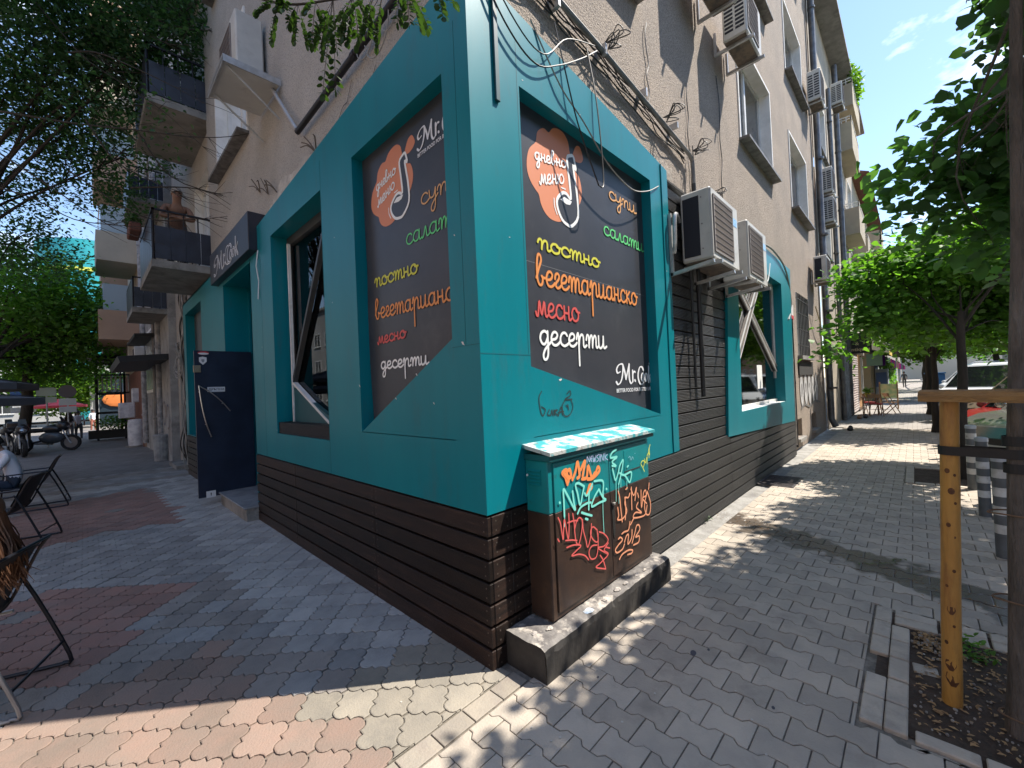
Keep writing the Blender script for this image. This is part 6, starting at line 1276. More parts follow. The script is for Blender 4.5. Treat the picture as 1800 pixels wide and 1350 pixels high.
# ================================================================ CARS
def loft(mb, secs):   # secs: list of rings (same count) -> skin
    n = len(secs[0]); b = len(mb.v)
    for s in secs: mb.v += [tuple(p) for p in s]
    for i in range(len(secs)-1):
        for j in range(n): mb.f.append((b+i*n+j,b+i*n+(j+1)%n,b+(i+1)*n+(j+1)%n,b+(i+1)*n+j)); mb.m.append(mb.cur)
    mb.f.append(tuple(b+j for j in reversed(range(n)))); mb.m.append(mb.cur); mb.f.append(tuple(b+(len(secs)-1)*n+j for j in range(n))); mb.m.append(mb.cur)
def car(loc, rz, label, paint, kind='hatch', group='parked cars'):
    t = local('parked_car' if kind != 'van' else 'parked_van', loc, label, 'car' if kind != 'van' else 'van', group, rz)
    # x forward (nose at 0, tail negative), y sideways, z up
    if kind == 'suv': Lg, Wd, H, hood, ws0, ws1, rf, bk, belt = 4.5, 1.84, 1.66, 1.02, -1.05, -1.75, -3.6, -4.4, 1.05
    elif kind == 'van': Lg, Wd, H, hood, ws0, ws1, rf, bk, belt = 5.0, 1.95, 1.98, 1.2, -.75, -1.55, -4.7, -4.95, 1.2
    else: Lg, Wd, H, hood, ws0, ws1, rf, bk, belt = 4.0, 1.72, 1.47, .92, -1.0, -1.75, -3.1, -3.85, .93
    w = Wd/2
    def ring(x, zl, zt, ww, tw=None):   # body ring, lower body
        return [(x,-ww*.93,zl),(x,-ww,zl+.12),(x,-ww,zt-.12),(x,-ww*.93,zt),(x,ww*.93,zt),(x,ww,zt-.12),(x,ww,zl+.12),(x,ww*.93,zl)]
    mb = MB(); loft(mb, [ring(-.0,.42,.62,w*.62), ring(-.06,.27,hood*.78,w*.84), ring(-.25,.22,hood*.88,w*.95), ring(-.6,.2,hood*.96,w), ring(ws0,.2,hood,w), ring(ws1,.2,belt,w), ring(rf,.2,belt+.02,w), ring(-Lg+.25,.24,belt,w*.97), ring(-Lg+.05,.32,belt*.92,w*.9), ring(-Lg,.4,belt*.7,w*.8)])
    body = mb.build('body', paint, t, smooth=True)
    cb = [(ws0,hood-.02),(ws1,H-.05),(ws1-.35,H),(rf+.2,H-.02),(rf,H-.08),(bk,belt)]
    tw = w*.78
    def cw(z): return w*.95-(w*.95-tw)*max(0,(z-belt)/(H-belt))
    mb = MB(); P = [(x,-cw(z),z) for x,z in cb]+[(x,cw(z),z) for x,z in cb]; k = len(cb)
    mb.quads(P, [(i,i+1,k+i+1,k+i) for i in range(k-1)]+[tuple(reversed(range(k))),tuple(range(k,2*k))]); mb.build('roof', paint, t)
    g = mat('car_glass', (.012,.014,.016), rough=.05, spec=.8)
    def lerp(a,b,f): return (a[0]+(b[0]-a[0])*f, a[1]+(b[1]-a[1])*f)
    a, b = cb[0], cb[1]; p, q = lerp(a,b,.08), lerp(a,b,.93); n = Vector((b[1]-a[1],0,-(b[0]-a[0]))).normalized()*.008
    if n.x < 0: n = -n
    mb = MB(); mb.quads([(p[0]+n.x,-cw(p[1])+.06,p[1]+n.z),(p[0]+n.x,cw(p[1])-.06,p[1]+n.z),(q[0]+n.x,cw(q[1])-.05,q[1]+n.z),(q[0]+n.x,-cw(q[1])+.05,q[1]+n.z)],[(0,1,2,3)]); mb.build('windscreen', g, t)
    for s in (-1,1):
        for (x0,x1) in (((ws0+ws1)/2-.05,(ws1+rf)/2+.04),((ws1+rf)/2-.04,rf+.02)):
            z0 = belt+.04; z1 = H-.12; mb = MB(); xa = x0-.18 if x0 > ws1 else x0
            mb.quads([(x0,s*(cw(z0)+.006),z0),(x1,s*(cw(z0)+.006),z0),(x1,s*(cw(z1)+.006),z1),(min(x0,ws1-.05) if x0>ws1-.1 else x0,s*(cw(z1)+.006),z1)],[(0,1,2,3)]); mb.build('side_window', g, t)
        mb = MB(); mb.ball((ws0-.25,s*(w+.1),belt+.05),(.06,.1,.075),10,6); mb.build('mirror', paint, t, smooth=True)
        # headlights wrap round the corner
        mb = MB(); z = hood*.70; P = [(-.10,s*w*.52,z-.05),(-.10,s*w*.52,z+.05),(-.30,s*w*.93,z+.13),(-.62,s*w*.985,z+.12),(-.34,s*w*.97,z-.02)]
        mb.ball((-.24,s*w*.80,z+.03),(.19,.17,.085),12,6); mb.build('headlight', mat('headlight_glass', (.55,.57,.6), (.15,.15,.16), .12, 18, metal=.6), t, smooth=True)
        mb = MB(); mb.ball((-.16,s*w*.68,.36),(.07,.09,.05),8,5); mb.build('fog_lamp', mat('lamp_dark', (.1,.1,.11), rough=.3), t)
        for xw in (-.85,-Lg+.8):
            R = .34 if kind != 'hatch' else .3
            mb = MB(); M_ = Matrix.Rotation(math.pi/2*(-s),4,'X'); mb.lathe((xw,s*(w-.09),R),[(.0001,-.1),(R*.9,-.1),(R,-.06),(R,.06),(R*.93,.1),(R*.64,.1),(R*.62,.07)],22,M_); wh = mb.build('wheel', mat('tyre', (.02,.02,.02), rough=.85), t)
            mb = MB(); mb.lathe((xw,s*(w-.09),R),[(R*.64,.095),(R*.58,.05),(R*.2,.06),(.001,.08)],22,M_); mb.build('rim', mat('rim_alloy', (.35,.36,.38), rough=.3, metal=.8), wh)
            mb = MB(); mb.lathe((xw,s*(w-.095),R),[(R*1.0,.1),(R*1.13,.1)],22,M_); mb.build('wheel_arch', mat('arch_black', (.015,.015,.016), rough=.8), t)
    mb = MB(); mb.bbox(-.05,.012,-w*.45,w*.45,.46,.62,.02); mb.build('grille', mat('car_grille', (.02,.02,.022), rough=.4), t)
    mb = MB(); mb.bbox(-.03,.03,-w*.7,w*.7,.24,.38,.02); mb.build('bumper_intake', mat('car_grille', (.02,.02,.022)), t)
    mb = MB(); mb.box(.015,.03,-.26,.26,.40,.50); mb.build('number_plate', mat('plate_plain', (.6,.6,.58), rough=.5), t)
    if kind != 'hatch':
        for s in (-1,1): mb = MB(); mb.tube([(ws1-.2,s*tw*.86,H+.02),(ws1-.4,s*tw*.88,H+.06),(rf+.2,s*tw*.88,H+.05),(rf+.05,s*tw*.86,H)],.018,6); mb.build('roof_rail', mat('rail_silver',(.5,.5,.5),rough=.3,metal=.8), t)
    return t
def paint(n, c, r=.22, m=.3): return mat(n, c, rough=r, metal=m, spec=.7)
A_ = math.radians(138)
car((8.95,-2.95,-.12), A_, 'silver grey car whose nose reaches the bollards, nearest of the angle-parked cars', paint('paint_silver', (.3,.29,.27), .2, .7), 'suv')
car((11.2,-2.85,-.12), A_, 'dark red hatchback parked just behind the silver one', paint('paint_red', (.32,.03,.03)), 'hatch')
car((14.0,-3.1,-.12), A_, 'brown car with a silver roof rail, half hidden by the young tree trunk', paint('paint_brown', (.2,.15,.12)), 'suv')
car((17.2,-2.95,-.12), math.radians(150), 'white van with a wide dark windscreen among the parked cars', paint('paint_white', (.75,.77,.79), .25, 0), 'van')
car((21.5,-3.0,-.12), A_, 'light blue car parked beyond the white van', paint('paint_blue', (.18,.32,.5)), 'hatch')
car((25,-3.0,-.12), A_, 'pale grey van farther down the row', paint('paint_pale', (.55,.58,.6), .25, 0), 'van')
car((29,-3.0,-.12), A_, 'dark car near the end of the parked row', paint('paint_black', (.03,.03,.035)), 'hatch')
car((5.6,-3.1,-.12), A_, 'white hatchback standing just outside the right edge, mirrored in the shop window', paint('paint_white2', (.7,.7,.7), .25, 0), 'hatch')
t = thing('skip_container', (24,-1.9,0), 'blue metal container at the kerb beyond the third tree', 'container'); 
t.location = (46,-2.9,0); ORG[t.name] = Vector((46,-2.9,0)); mb = MB(); mb.bbox(45,47.5,-3.6,-2.5,-.1,1.4,.05); mb.build('box', mat('container_blue', (.03,.12,.3), (.04,.16,.36), .5, 2), t); mb = MB(); mb.box(44.95,47.55,-3.65,-2.45,1.4,1.5); mb.build('rim', mat('container_blue', (.03,.12,.3)), t)
# no entry sign
t = thing('no_entry_sign', (22,-5.6,0), 'round red no entry sign on a grey pole across the parking', 'sign')
nc = Vector((20.95,-5.5,2.65)); vdir = (CAM_P-nc); vdir.z = 0; vdir.normalize(); Rz = Matrix.Rotation(math.atan2(vdir.y,vdir.x),4,'Z')
ORG[t.name] = Vector((20.95,-5.5,-.12)); t.location = ORG[t.name]
mb = MB(); mb.cyl((20.9,-5.5,-.12),(20.9,-5.5,2.95),.03,8); mb.build('pole', M_galv, t)
mb = MB(); mb.lathe(nc,[(.0001,.012),(.28,.01),(.28,-.005),(.0001,-.005)],24,Rz @ Matrix.Rotation(math.pi/2,4,'Y')); mb.build('disc', mat('sign_red', (.6,.02,.03), rough=.4), t)
mb = MB(); mb.box(.013,.016,-.2,.2,-.045,.045,Matrix.Translation(nc) @ Rz); mb.build('bar', MATS['sticker_white'], t)
# houses across the right street (seen between trunks, and mirrored in glass)
def block(name, label, x0, x1, y0, y1, h, m, axis, wx, fh=3.3, z0=0, grp='houses across the streets', n0=1.4, gm=None):
    t = thing(name, ((x0+x1)/2,(y0+y1)/2,0), label, 'building', grp); mb = MB(); mb.box(x0,x1,y0,y1,z0,h); mb.build('wall', m, t)
    mb = MB(); mb.box(x0-.3,x1+.3,y0-.3,y1+.3,h,h+.25); mb.build('eaves', M_conc, t)
    fl = int((h-1)/fh); u0, u1, d, s = (x0,x1,y1,1) if axis == '+y' else ((y0,y1,x1,1) if axis == '+x' else ((y0,y1,x0,-1) if axis == '-x' else (x0,x1,y0,-1)))
    fr = None; u = u0+1
    while u < u1-wx-.5:
        for k in range(fl):
            z = 1.2+k*fh
            def bx(mb, a, b, c, e, o0, o1):
                lo, hi = sorted((d+s*o0, d+s*o1))
                if 'y' in axis: mb.box(a,b,lo,hi,c,e)
                else: mb.box(lo,hi,a,b,c,e)
            mb = MB(); bx(mb,u,u+wx,z,z+.08,0,.05); bx(mb,u,u+wx,z+1.52,z+1.6,0,.05); bx(mb,u,u+.08,z+.08,z+1.52,0,.05); bx(mb,u+wx-.08,u+wx,z+.08,z+1.52,0,.05); bx(mb,u+wx/2-.04,u+wx/2+.04,z+.08,z+1.52,0,.05); bx(mb,u-.1,u+wx+.1,z-.08,z,0,.15)
            f = mb.build('window', M_white, t); mb = MB(); bx(mb,u+.06,u+wx-.06,z+.06,z+1.54,.0,.02); mb.build('pane', gm or mat('far_glass', (.03,.04,.045), rough=.08, spec=.7), f)
        u += wx+n0
    return t
M_f = [mat('facade_peach', (.52,.33,.2), (.45,.28,.17), .9, .4), mat('facade_grey', (.33,.33,.32), (.27,.27,.26), .9, .4), mat('facade_ochre', (.5,.38,.22), (.42,.33,.2), .9, .4), mat('facade_pale', (.5,.49,.46), (.42,.41,.39), .9, .4)]
block('town_house','grey house across the right street opposite the corner', -8, 8, -26, -14.5, 13, M_f[1], '+y', 1.6)
block('town_house','ochre house across the right street, second from the corner', 8.5, 24, -26, -14.5, 12, M_f[2], '+y', 1.6)
block('town_house','pale house across the right street beyond the no entry sign', 24.5, 44, -26, -14.5, 9, M_f[3], '+y', 1.6)
block('town_house','peach house far down across the right street', 45, 66, -26, -13, 6.5, M_f[0], '+y', 1.6)
block('town_house','grey house farthest across the right street', 67, 100, -26, -12, 7, M_f[1], '+y', 1.6)
# ================================================================ LEFT STREET
M_or = mat('facade_orange', (.46,.31,.21), (.40,.27,.19), .9, .6); M_bg2 = mat('facade_beige', (.5,.44,.34), (.42,.37,.29), .9, .6); M_brick = mat('facade_brickred', (.23,.09,.06), (.17,.07,.05), .9, 3)
N = thing('town_house', (.4,17,0), 'pale grey house after the corner building, with a tall white bay window', 'building')
mb = MB(); mb.wall('x', 13.3, 20.4, 0, 15, [(13.6,14.9,5.0,6.6),(13.6,14.9,8.2,9.9),(16.6,18.2,5.4,7.0),(16.6,18.2,8.6,10.2)], .02, .3); mb.poly([(.02,13.3,0),(.2,13.3,0),(.2,13.3,15),(.02,13.3,15)]); mb.build('wall', mat('render_stain', (.38,.37,.35), (.27,.26,.25), .92, 1.2, dirt=(.16,.155,.15), ds=2, bump=.5, bs=40), N)
for a, b, c, d in ((13.6,14.9,5.0,6.6),(13.6,14.9,8.2,9.9),(16.6,18.2,5.4,7.0),(16.6,18.2,8.6,10.2)): window(N,'x',a,b,c,d,.25,mull=(.5,),sill=0)
mb = MB(); mb.box(-.06,.02,16.0,18.7,2.1,4.3); bay = mb.build('bay_window', M_white, N)
for i in range(3): mb = MB(); mb.box(-.07,-.06,16.1+i*.87,16.85+i*.87,2.2,4.2); mb.build('pane', mat('pane_pale', (.42,.47,.5), rough=.15), bay)
balcony(N, 13.4, 15.6, 4.25, x0=-.72, x1=.1, h=.85); balcony(N, 13.4, 15.6, 7.35, x0=-.72, x1=.1, h=.85)
mb = MB(); mb.prism([(-1.05,3.02),(.02,3.12),(.02,2.95),(-1.0,2.86)], 'y', 13.4, 18.6); mb.build('canopy', mat('black_sheet', (.015,.015,.017), rough=.6), N)
mb = MB(); mb.prism([(-.55,3.95),(.02,4.0),(.02,3.9),(-.55,3.85)], 'y', 15.7, 18.8); mb.build('canopy', MATS['black_sheet'], N)
mb = MB()
for i in range(7): ribbon(mb, [(13.9+i*.75+.3*math.cos(t), 1.3+.35*math.sin(t)+.1*(i%3)) for t in np.linspace(i,i+5,9)], .06, lambda u, v: (.008,u,v))
mb.build('graffiti', mat('spray_blue', (.10,.13,.2), (.3,.18,.1), .8, 3), N)
pipe('pale pipe wrapped in posters on the left wall', [(-.02,15.2,9),(-.02,15.2,.2)], .09, mat('pipe_posters', (.38,.37,.37), (.2,.2,.2), .7, 6))
pipe('dark drainpipe beside the wrapped pipe on the left wall', [(-.05,16.0,9),(-.05,16.0,.1)], .07, M_pipe)
pipe('third pipe on the left wall near the round container', [(-.05,19.6,9),(-.05,19.6,.2)], .1, MATS['pipe_posters'])
mb = MB(); mb.lathe((-.12,14.3,0),[(.0001,0),(.17,0),(.2,.75),(.17,.78),(.0001,.78)],16); mb.build('litter_bin', mat('bin_pale', (.38,.38,.37), (.25,.25,.25), .6, 5), label='small pale round bin against the left wall', cat='bin')
t = thing('round_container', (-.25,20.8,0), 'whitish wrapped round container standing on the left pavement by the wall', 'container')
mb = MB(); mb.lathe((-.25,20.8,.05),[(.001,0),(.25,0),(.27,.2),(.27,.9),(.24,1.05),(.001,1.07)],18); mb.build('drum', mat('wrap_white', (.7,.7,.7), (.5,.5,.52), .7, 5), t, smooth=True); mb = MB(); mb.lathe((-.25,20.8,0),[(.001,0),(.34,0),(.34,.06),(.001,.06)],18); mb.build('base', M_conc, t)
t = thing('wall_box', (-.7,22,1.1), 'white square service box with a grey hood above the round container', 'box'); mb = MB(); mb.bbox(-.72,-.2,21.8,22.1,1.15,1.8,.03); mb.build('box', MATS['wrap_white'], t); mb = MB(); mb.bbox(-.3,.0,21.8,22.1,1.8,2.4,.03); mb.build('hood', MATS['wrap_white'], t)
t = ac(0,0,0,'outdoor unit low on the left wall, nearer of two', w=.7,d=.3,h=.62, wall=.05, side='plain'); t.location = (-.03,20.0,3.3); t.rotation_euler = (0,0,-math.pi/2)
t = ac(0,0,0,'outdoor unit on the left wall just beyond the nearer one', w=.7,d=.3,h=.62, wall=.05, side='plain'); t.location = (-.1,22.0,3.7); t.rotation_euler = (0,0,-math.pi/2)
# orange house with balconies
O_ = thing('town_house', (.5,25,0), 'orange and beige house with boxy balconies down the left street', 'building')
mb = MB(); mb.box(-.05,9,20.4,30,0,19); mb.build('wall', M_or, O_)
mb = MB(); mb.box(-.06,0,24,26,3,19); mb.build('pale_stripe', M_bg2, O_)
for k in range(5):
    z = 4.3+k*3.1; mb = MB(); mb.box(-1.25,-.05,20.6,23.6,z,z+1.15); bb = mb.build('balcony', M_bg2 if k%2 else M_or, O_); mb = MB(); mb.box(-1.1,-.06,20.7,23.5,z+1.15,z+2.2); mb.build('glazing', mat('glaze_pale', (.35,.42,.45), rough=.15), bb); 
    mb = MB(); mb.box(-1.0,-.05,26.5,29,z,z+1.1); mb.build('balcony', M_or, O_)
    for y in (24.3,): mb = MB(); mb.box(-.1,-.06,y,y+1.3,z+.9,z+2.3); mb.build('window', mat('far_glass', (.03,.04,.045)), O_)
mb = MB(); mb.box(-.08,-.05,20.4,30,0,3.2); mb.build('ground_floor', M_brick, O_)
# dark glass shop set back, planter terrace
Q = thing('glass_shop', (1.5,44,0), 'dark glass fronted shop with an orange display at the end of the left wall', 'shop')
mb = MB(); mb.box(-1.4,6,46,46.3,0,5.2); mb.build('wall', M_f[3], Q)
mb = MB(); mb.box(-1.0,4.4,45.9,46,0.2,4.4); mb.build('shop_glass', mat('shop_dark', (.03,.045,.06), rough=.1), Q)
mb = MB(); mb.ball((.2,45.8,2.2),(.9,.08,.6),12,6); mb.build('display', mat('disp_orange', (.75,.22,.05), rough=.6), Q)
for x in (-1.0,.9,2.7,4.4): mb = MB(); mb.box(x,x+.12,45.8,45.9,0,4.6); mb.build('mullion', M_f[1], Q)
R_ = thing('terrace_rack', (-.3,28.5,0), 'black metal terrace rack with white railings and shelves of plants', 'terrace')
mb = MB()
for x in (-1.3,-.3,.6):
    for y in (27,30): mb.box(x,x+.08,y,y+.08,0,4.0)
for z in (1.3,2.3,3.2,3.95): mb.box(-1.3,.68,27,27.06,z,z+.08); mb.box(-1.3,-1.24,27,30,z,z+.08); mb.box(-1.3,.68,30,30.06,z,z+.08)
mb.build('frame', M_rail, R_)
mb = MB()
for i in range(12): mb.box(-1.25+i*.16,-1.19+i*.16,27.0,27.03,2.4,3.2)
mb.build('railing', M_white, R_)
bush('planter', (-.5,27.3,.85), (1.0,.5,.4), 900, .12, M_lf1, 'row of leafy planters in front of the terrace rack', 'plants')
mb = MB(); mb.box(-1.6,.4,26.9,27.6,.1,.5); mb.build('planter_box', mat('planter_dark', (.04,.04,.035), rough=.8), label='dark planter trough on the pavement by the terrace', cat='planter')
bush('hanging_plants', (-.3,27.2,3.9), (1.0,.5,.4), 500, .14, M_lf2, 'green plants hanging from the top of the terrace rack', 'plants')
t = thing('canopy_roof', (-.3,28,3.9), 'dark flat canopy above the terrace rack', 'canopy'); t.location=(0,0,0); ORG[t.name]=Vector((0,0,0)); mb = MB(); mb.box(-1.7,.9,26.6,30.4,4.05,4.2); mb.build('roof', M_rail, t)
# far closing buildings of the left street
block('town_house','pale block closing the far end of the left street', -30, -2.5, 80, 92, 16, M_f[3], '-y', 1.8)
block('town_house','beige block behind the glass shop on the left street', 0.5, 14, 52, 70, 22, M_bg2, '-y', 1.8)
block('town_house','grey block on the far side of the left street', -32, -18, 20, 60, 12, M_f[1], '+x', 1.8)
block('town_house','peach block opposite the corner on the left street', -30, -15, -12, 19, 13, M_f[0], '+x', 1.8)
t = thing('turquoise_tower', (-1.2,84,0), 'turquoise round-cornered tower with a yellow stripe above the trees', 'building'); mb = MB(); mb.lathe((-.2,86,0),[(.001,0),(6,0),(6,25),(.001,25)],28); mb.build('wall', mat('turquoise', (.03,.38,.4), (.03,.33,.36), .5, .5), t, smooth=True)
mb = MB(); mb.lathe((-.2,86,0),[(6.05,20.6),(6.05,21.1)],28); mb.build('stripe', mat('stripe_yellow', (.7,.7,.1), rough=.5), t)
# trees left
LTn = [(c, r*.92) for c, r in LT1] if 'LT1' in globals() else LT
tree('large feathery tree overhanging the left pavement', (-4.2,12.5,0), (-3.6,12,5.5), .17, LT+[((-3.6,8,8.6),1.6),((-4.2,6,8.8),1.7)], 7000, .09, M_lf2, M_barkd, clumps=7, spread=.14, wr=.45, nb=15, group='trees along the left street', shape='oval')
tree('dark tree behind the parasols on the left', (-4.3,22,0), (-4.0,22,4), .22, LT2, 3800, .16, M_lf1, M_barkd, clumps=6, spread=.22, wr=.6, nb=9, group='trees along the left street')
tree('slim dark trunked tree between the road signs', (-3.55,25.5,0), (-3.3,25.5,4), .2, [((-3.3,25.5,4.8),1.6),((-2.3,26,5.2),1.3)], 900, .18, M_lf2, M_barkd, clumps=6, spread=.25, wr=.6, nb=4, group='trees along the left street')
tree('small bright tree in the sun at the end of the left street', (-2.2,47,0), (-2.2,47,2.3), .12, LT3, 2200, .24, M_lf3, M_barkd, clumps=6, spread=.3, wr=.6, nb=5, group='trees along the left street')
# bare twigs across the left facade
tw = thing('bare_branches', (-2.5,7.8,6), 'thin bare branches reaching across the shaded facade from the left', 'branches', None)
ORG[tw.name] = Vector((-2.5,7.8,6)); rt = random.Random(5)
for p in TW:
    q = smoothpath(p, 4); mb = MB(); mb.tube(q, [.014-.011*i/(len(q)-1) for i in range(len(q))], 6)
    for k in range(11):
        i = rt.randrange(2, len(q)-1); a = q[i]; e = a+Vector((rt.uniform(.1,.55),rt.uniform(-.45,.15),rt.uniform(-.35,.2))); mm = a.lerp(e,.5)+Vector((0,0,rt.uniform(-.03,.05))); mb.tube([a,mm,e],[.005,.0035,.0018],4)
    mb.build('branch', M_barkd, tw)
bush('twig_leaves', (-1.3,7.0,6.2), (1.1,1.2,.9), 500, .07, M_lf2, 'sparse dark leaves on the bare branches at left', 'leaves')
# sunlit sprays near the corner
fb = thing('leafy_branch', (-.9,.9,4.1), 'sunlit branch of feathery leaves hanging in front of the facade near the corner', 'branch')
M_lfb = leafmat('leaf_sunlit', (.065,.12,.04), (.04,.08,.03), .35)
mb = MB(); P = []
main = smoothpath([(-1.1,1.2,4.35),(-.8,.82,4.12),(-.6,.5,4.05),(-.42,.15,3.98),(-.3,-.05,4.0)], 6); mb.tube(main, [.009-.006*i/(len(main)-1) for i in range(len(main))], 6)
for (x, y, z) in FB:
    s = min(main, key=lambda q: (q-Vector((x,y,z))).length)
    for k in range(3):
        e = Vector((x,y,z))+Vector((rt.gauss(0,.06),rt.gauss(0,.06),rt.gauss(-.03,.05))); mid = s.lerp(e,.6)+Vector((0,0,.02)); rach = smoothpath([s,mid,e],5); mb.tube(rach,.0016,4)
        for i in range(3,len(rach)):
            d = (rach[i]-rach[i-1]).normalized(); sd2 = d.cross(Vector((0,0,1))).normalized()
            for sg in (-1,1): P.append((rach[i]+sd2*sg*.002, (d*.5+sd2*sg*.9+Vector((0,0,rt.uniform(-.5,.1)))).normalized()))
        P.append((e,(e-mid).normalized()))
mb.build('twigs', M_barkd, fb)
mb = MB()
for p, d in P:
    s = rt.uniform(.034,.052); up = Vector((rt.gauss(0,.4),rt.gauss(0,.4),1)); sd2 = d.cross(up).normalized(); n = sd2.cross(d)
    mb.quads([tuple(p),tuple(p+d*s*.35+sd2*s*.30+n*s*.05),tuple(p+d*s*.75+sd2*s*.26+n*s*.03),tuple(p+d*s),tuple(p+d*s*.75-sd2*s*.26+n*s*.03),tuple(p+d*s*.35-sd2*s*.30+n*s*.05)],[(0,1,5),(1,2,4,5),(2,3,4)])
mb.build('leaves', M_lfb, fb)
# ================================================================ PARASOLS, SIGNS, MOTORCYCLES
M_um = mat('parasol_grey', (.12,.125,.14), (.10,.10,.115), .8, 2)
def parasol(x, y, z, r, label, m, rz=0, h=.5, grp='parasols on the left pavement'):
    t = local('parasol', (x,y,0), label, 'parasol', grp, rz); mb = MB(); n = 8
    ring = [Vector((r*math.cos(2*math.pi*i/n), r*math.sin(2*math.pi*i/n), z)) for i in range(n)]; top = Vector((0,0,z+h))
    for i in range(n):
        a, b = ring[i], ring[(i+1)%n]; m1, m2 = a.lerp(top,.5)-Vector((0,0,.05)), b.lerp(top,.5)-Vector((0,0,.05)); mb.poly([a,b,m2,m1]); mb.poly([m1,m2,top]); mb.poly([a,b,b-Vector((0,0,.14)),a-Vector((0,0,.14))])
    mb.build('canopy', m, t)
    mb = MB(); mb.cyl((0,0,0),(0,0,z+h),.025,8); mb.build('pole', M_rail, t); mb = MB(); mb.lathe((0,0,0),[(.001,0),(.3,0),(.3,.08),(.001,.08)],12); mb.build('foot', M_conc, t)
    for i in range(n): mb = MB(); mb.tube([ring[i]+Vector((0,0,.01)),(0,0,z+h-.06)],.008,4); mb.build('rib', M_rail, t)
parasol(-4.1,12.8,2.28,1.7,'upper dark grey parasol at the left edge',M_um,.2,.42); parasol(-3.75,11.8,1.93,1.55,'lower dark grey parasol at the left edge, under the other',M_um,.5,.3)
parasol(-2.75,36.5,1.85,1.25,'red parasol in the sun down the left street',mat('parasol_red', (.65,.05,.06), rough=.7),.3,.45)
def roadsign(x, y, z, label, parts):
    t = local('road_sign', (x,y,0), label, 'sign', 'road signs on the left', math.radians(-95)); mb = MB(); mb.cyl((-.02,0,0),(-.02,0,z),.03,6); mb.build('pole', M_galv, t)
    for (z0,z1,w_,m) in parts: mb = MB(); mb.box(.01,.03,-w_,w_,z0,z1); mb.build('plate', m, t)
    return t
M_sb = mat('sign_blue', (.05,.18,.6), rough=.4); M_sw = mat('sign_pale', (.55,.6,.62), rough=.4); M_sgn = mat('sign_greenish', (.45,.55,.5), rough=.4)
roadsign(-3.6,26.2,2.6,'blue parking sign with pale plates below',[(2.2,2.6,.33,M_sb),(1.85,2.15,.33,M_sw),(1.55,1.8,.33,M_sw)]); roadsign(-2.85,25.5,2.6,'pale greenish sign with two plates',[(2.25,2.62,.3,M_sgn),(1.95,2.2,.3,M_sgn)])
t = roadsign(-2.2,24.5,2.5,'back of a round sign with a pale plate below',[(1.8,2.1,.26,M_sw),(1.5,1.75,.26,M_sw)]); mb = MB(); mb.lathe((.02,0,2.4),[(.001,.01),(.28,.01),(.28,-.01),(.001,-.01)],20,Matrix.Rotation(math.pi/2,4,'Y')); mb.build('disc', mat('sign_backgrey', (.12,.1,.11), rough=.5), t)
M_mk = mat('bike_black', (.018,.02,.024), rough=.3, spec=.6); M_mp = mat('bike_panel', (.07,.08,.09), rough=.25)
def motorbike(x, y, rz, label, box=False):
    t = local('motorcycle', (x,y,0), label, 'motorcycle', 'motorcycles parked under the left trees', rz)
    for xx, nm in ((.72,'wheel'),(-.72,'wheel')):
        mb = MB(); Mx = Matrix.Rotation(math.pi/2,4,'X'); mb.lathe((xx,0,.32),[(.22,-.05),(.3,-.06),(.32,0),(.3,.06),(.22,.05),(.22,-.05)],20,Mx); w_ = mb.build('wheel', MATS['tyre'], t)
        mb = MB(); mb.lathe((xx,0,.32),[(.22,.02),(.05,.03),(.05,-.03),(.22,-.02)],12,Mx); mb.build('rim', MATS['rim_alloy'], w_)
    mb = MB(); mb.tube([(.72,.09,.32),(.55,.09,.75),(.45,.08,1.02)],.025,6); mb.tube([(.72,-.09,.32),(.55,-.09,.75),(.45,-.08,1.02)],.025,6); mb.build('fork', M_galv, t)
    mb = MB(); mb.ball((.15,0,.55),(.4,.18,.24),12,8); mb.build('engine', M_mp, t, smooth=True); mb = MB(); mb.ball((.18,0,.88),(.34,.16,.17),12,8); mb.build('tank', M_mk, t, smooth=True)
    mb = MB(); mb.ball((-.35,0,.85),(.45,.15,.09),12,6); mb.build('seat', mat('seat_black', (.02,.02,.02), rough=.8), t, smooth=True); mb = MB(); mb.ball((.5,0,.98),(.2,.17,.2),12,8); mb.build('fairing', M_mk, t, smooth=True)
    mb = MB(); mb.ball((.67,0,.95),(.06,.1,.08),8,6); mb.build('headlight', MATS['headlight_glass'], t); mb = MB(); mb.tube([(.4,-.36,1.06),(.42,0,1.1),(.4,.36,1.06)],.015,6); mb.build('handlebar', M_rail, t)
    mb = MB(); mb.quads([(.55,-.12,1.1),(.55,.12,1.1),(.42,.09,1.35),(.42,-.09,1.35)],[(0,1,2,3)]); mb.build('windscreen', mat('screen_tint', (.08,.1,.11), rough=.1), t)
    mb = MB(); mb.tube([(.1,.15,.3),(-.5,.18,.35),(-.9,.2,.5)],.05,8); mb.build('exhaust', M_galv, t)
    mb = MB(); mb.tube([(-.72,0,.32),(-.1,0,.45)],.04,6); mb.build('swingarm', M_rail, t)
    if box: mb = MB(); mb.bbox(-1.05,-.6,-.25,.25,.95,1.25,.06); mb.build('top_box', M_mk, t)
motorbike(-3.35,21.6,math.radians(-80),'dark motorcycle facing the camera beside the parasols'); motorbike(-2.75,22.6,math.radians(-25),'dark motorcycle with a rear top box, turned sideways', True); motorbike(-3.9,23.6,math.radians(-70),'black scooter half hidden behind the first motorcycle')
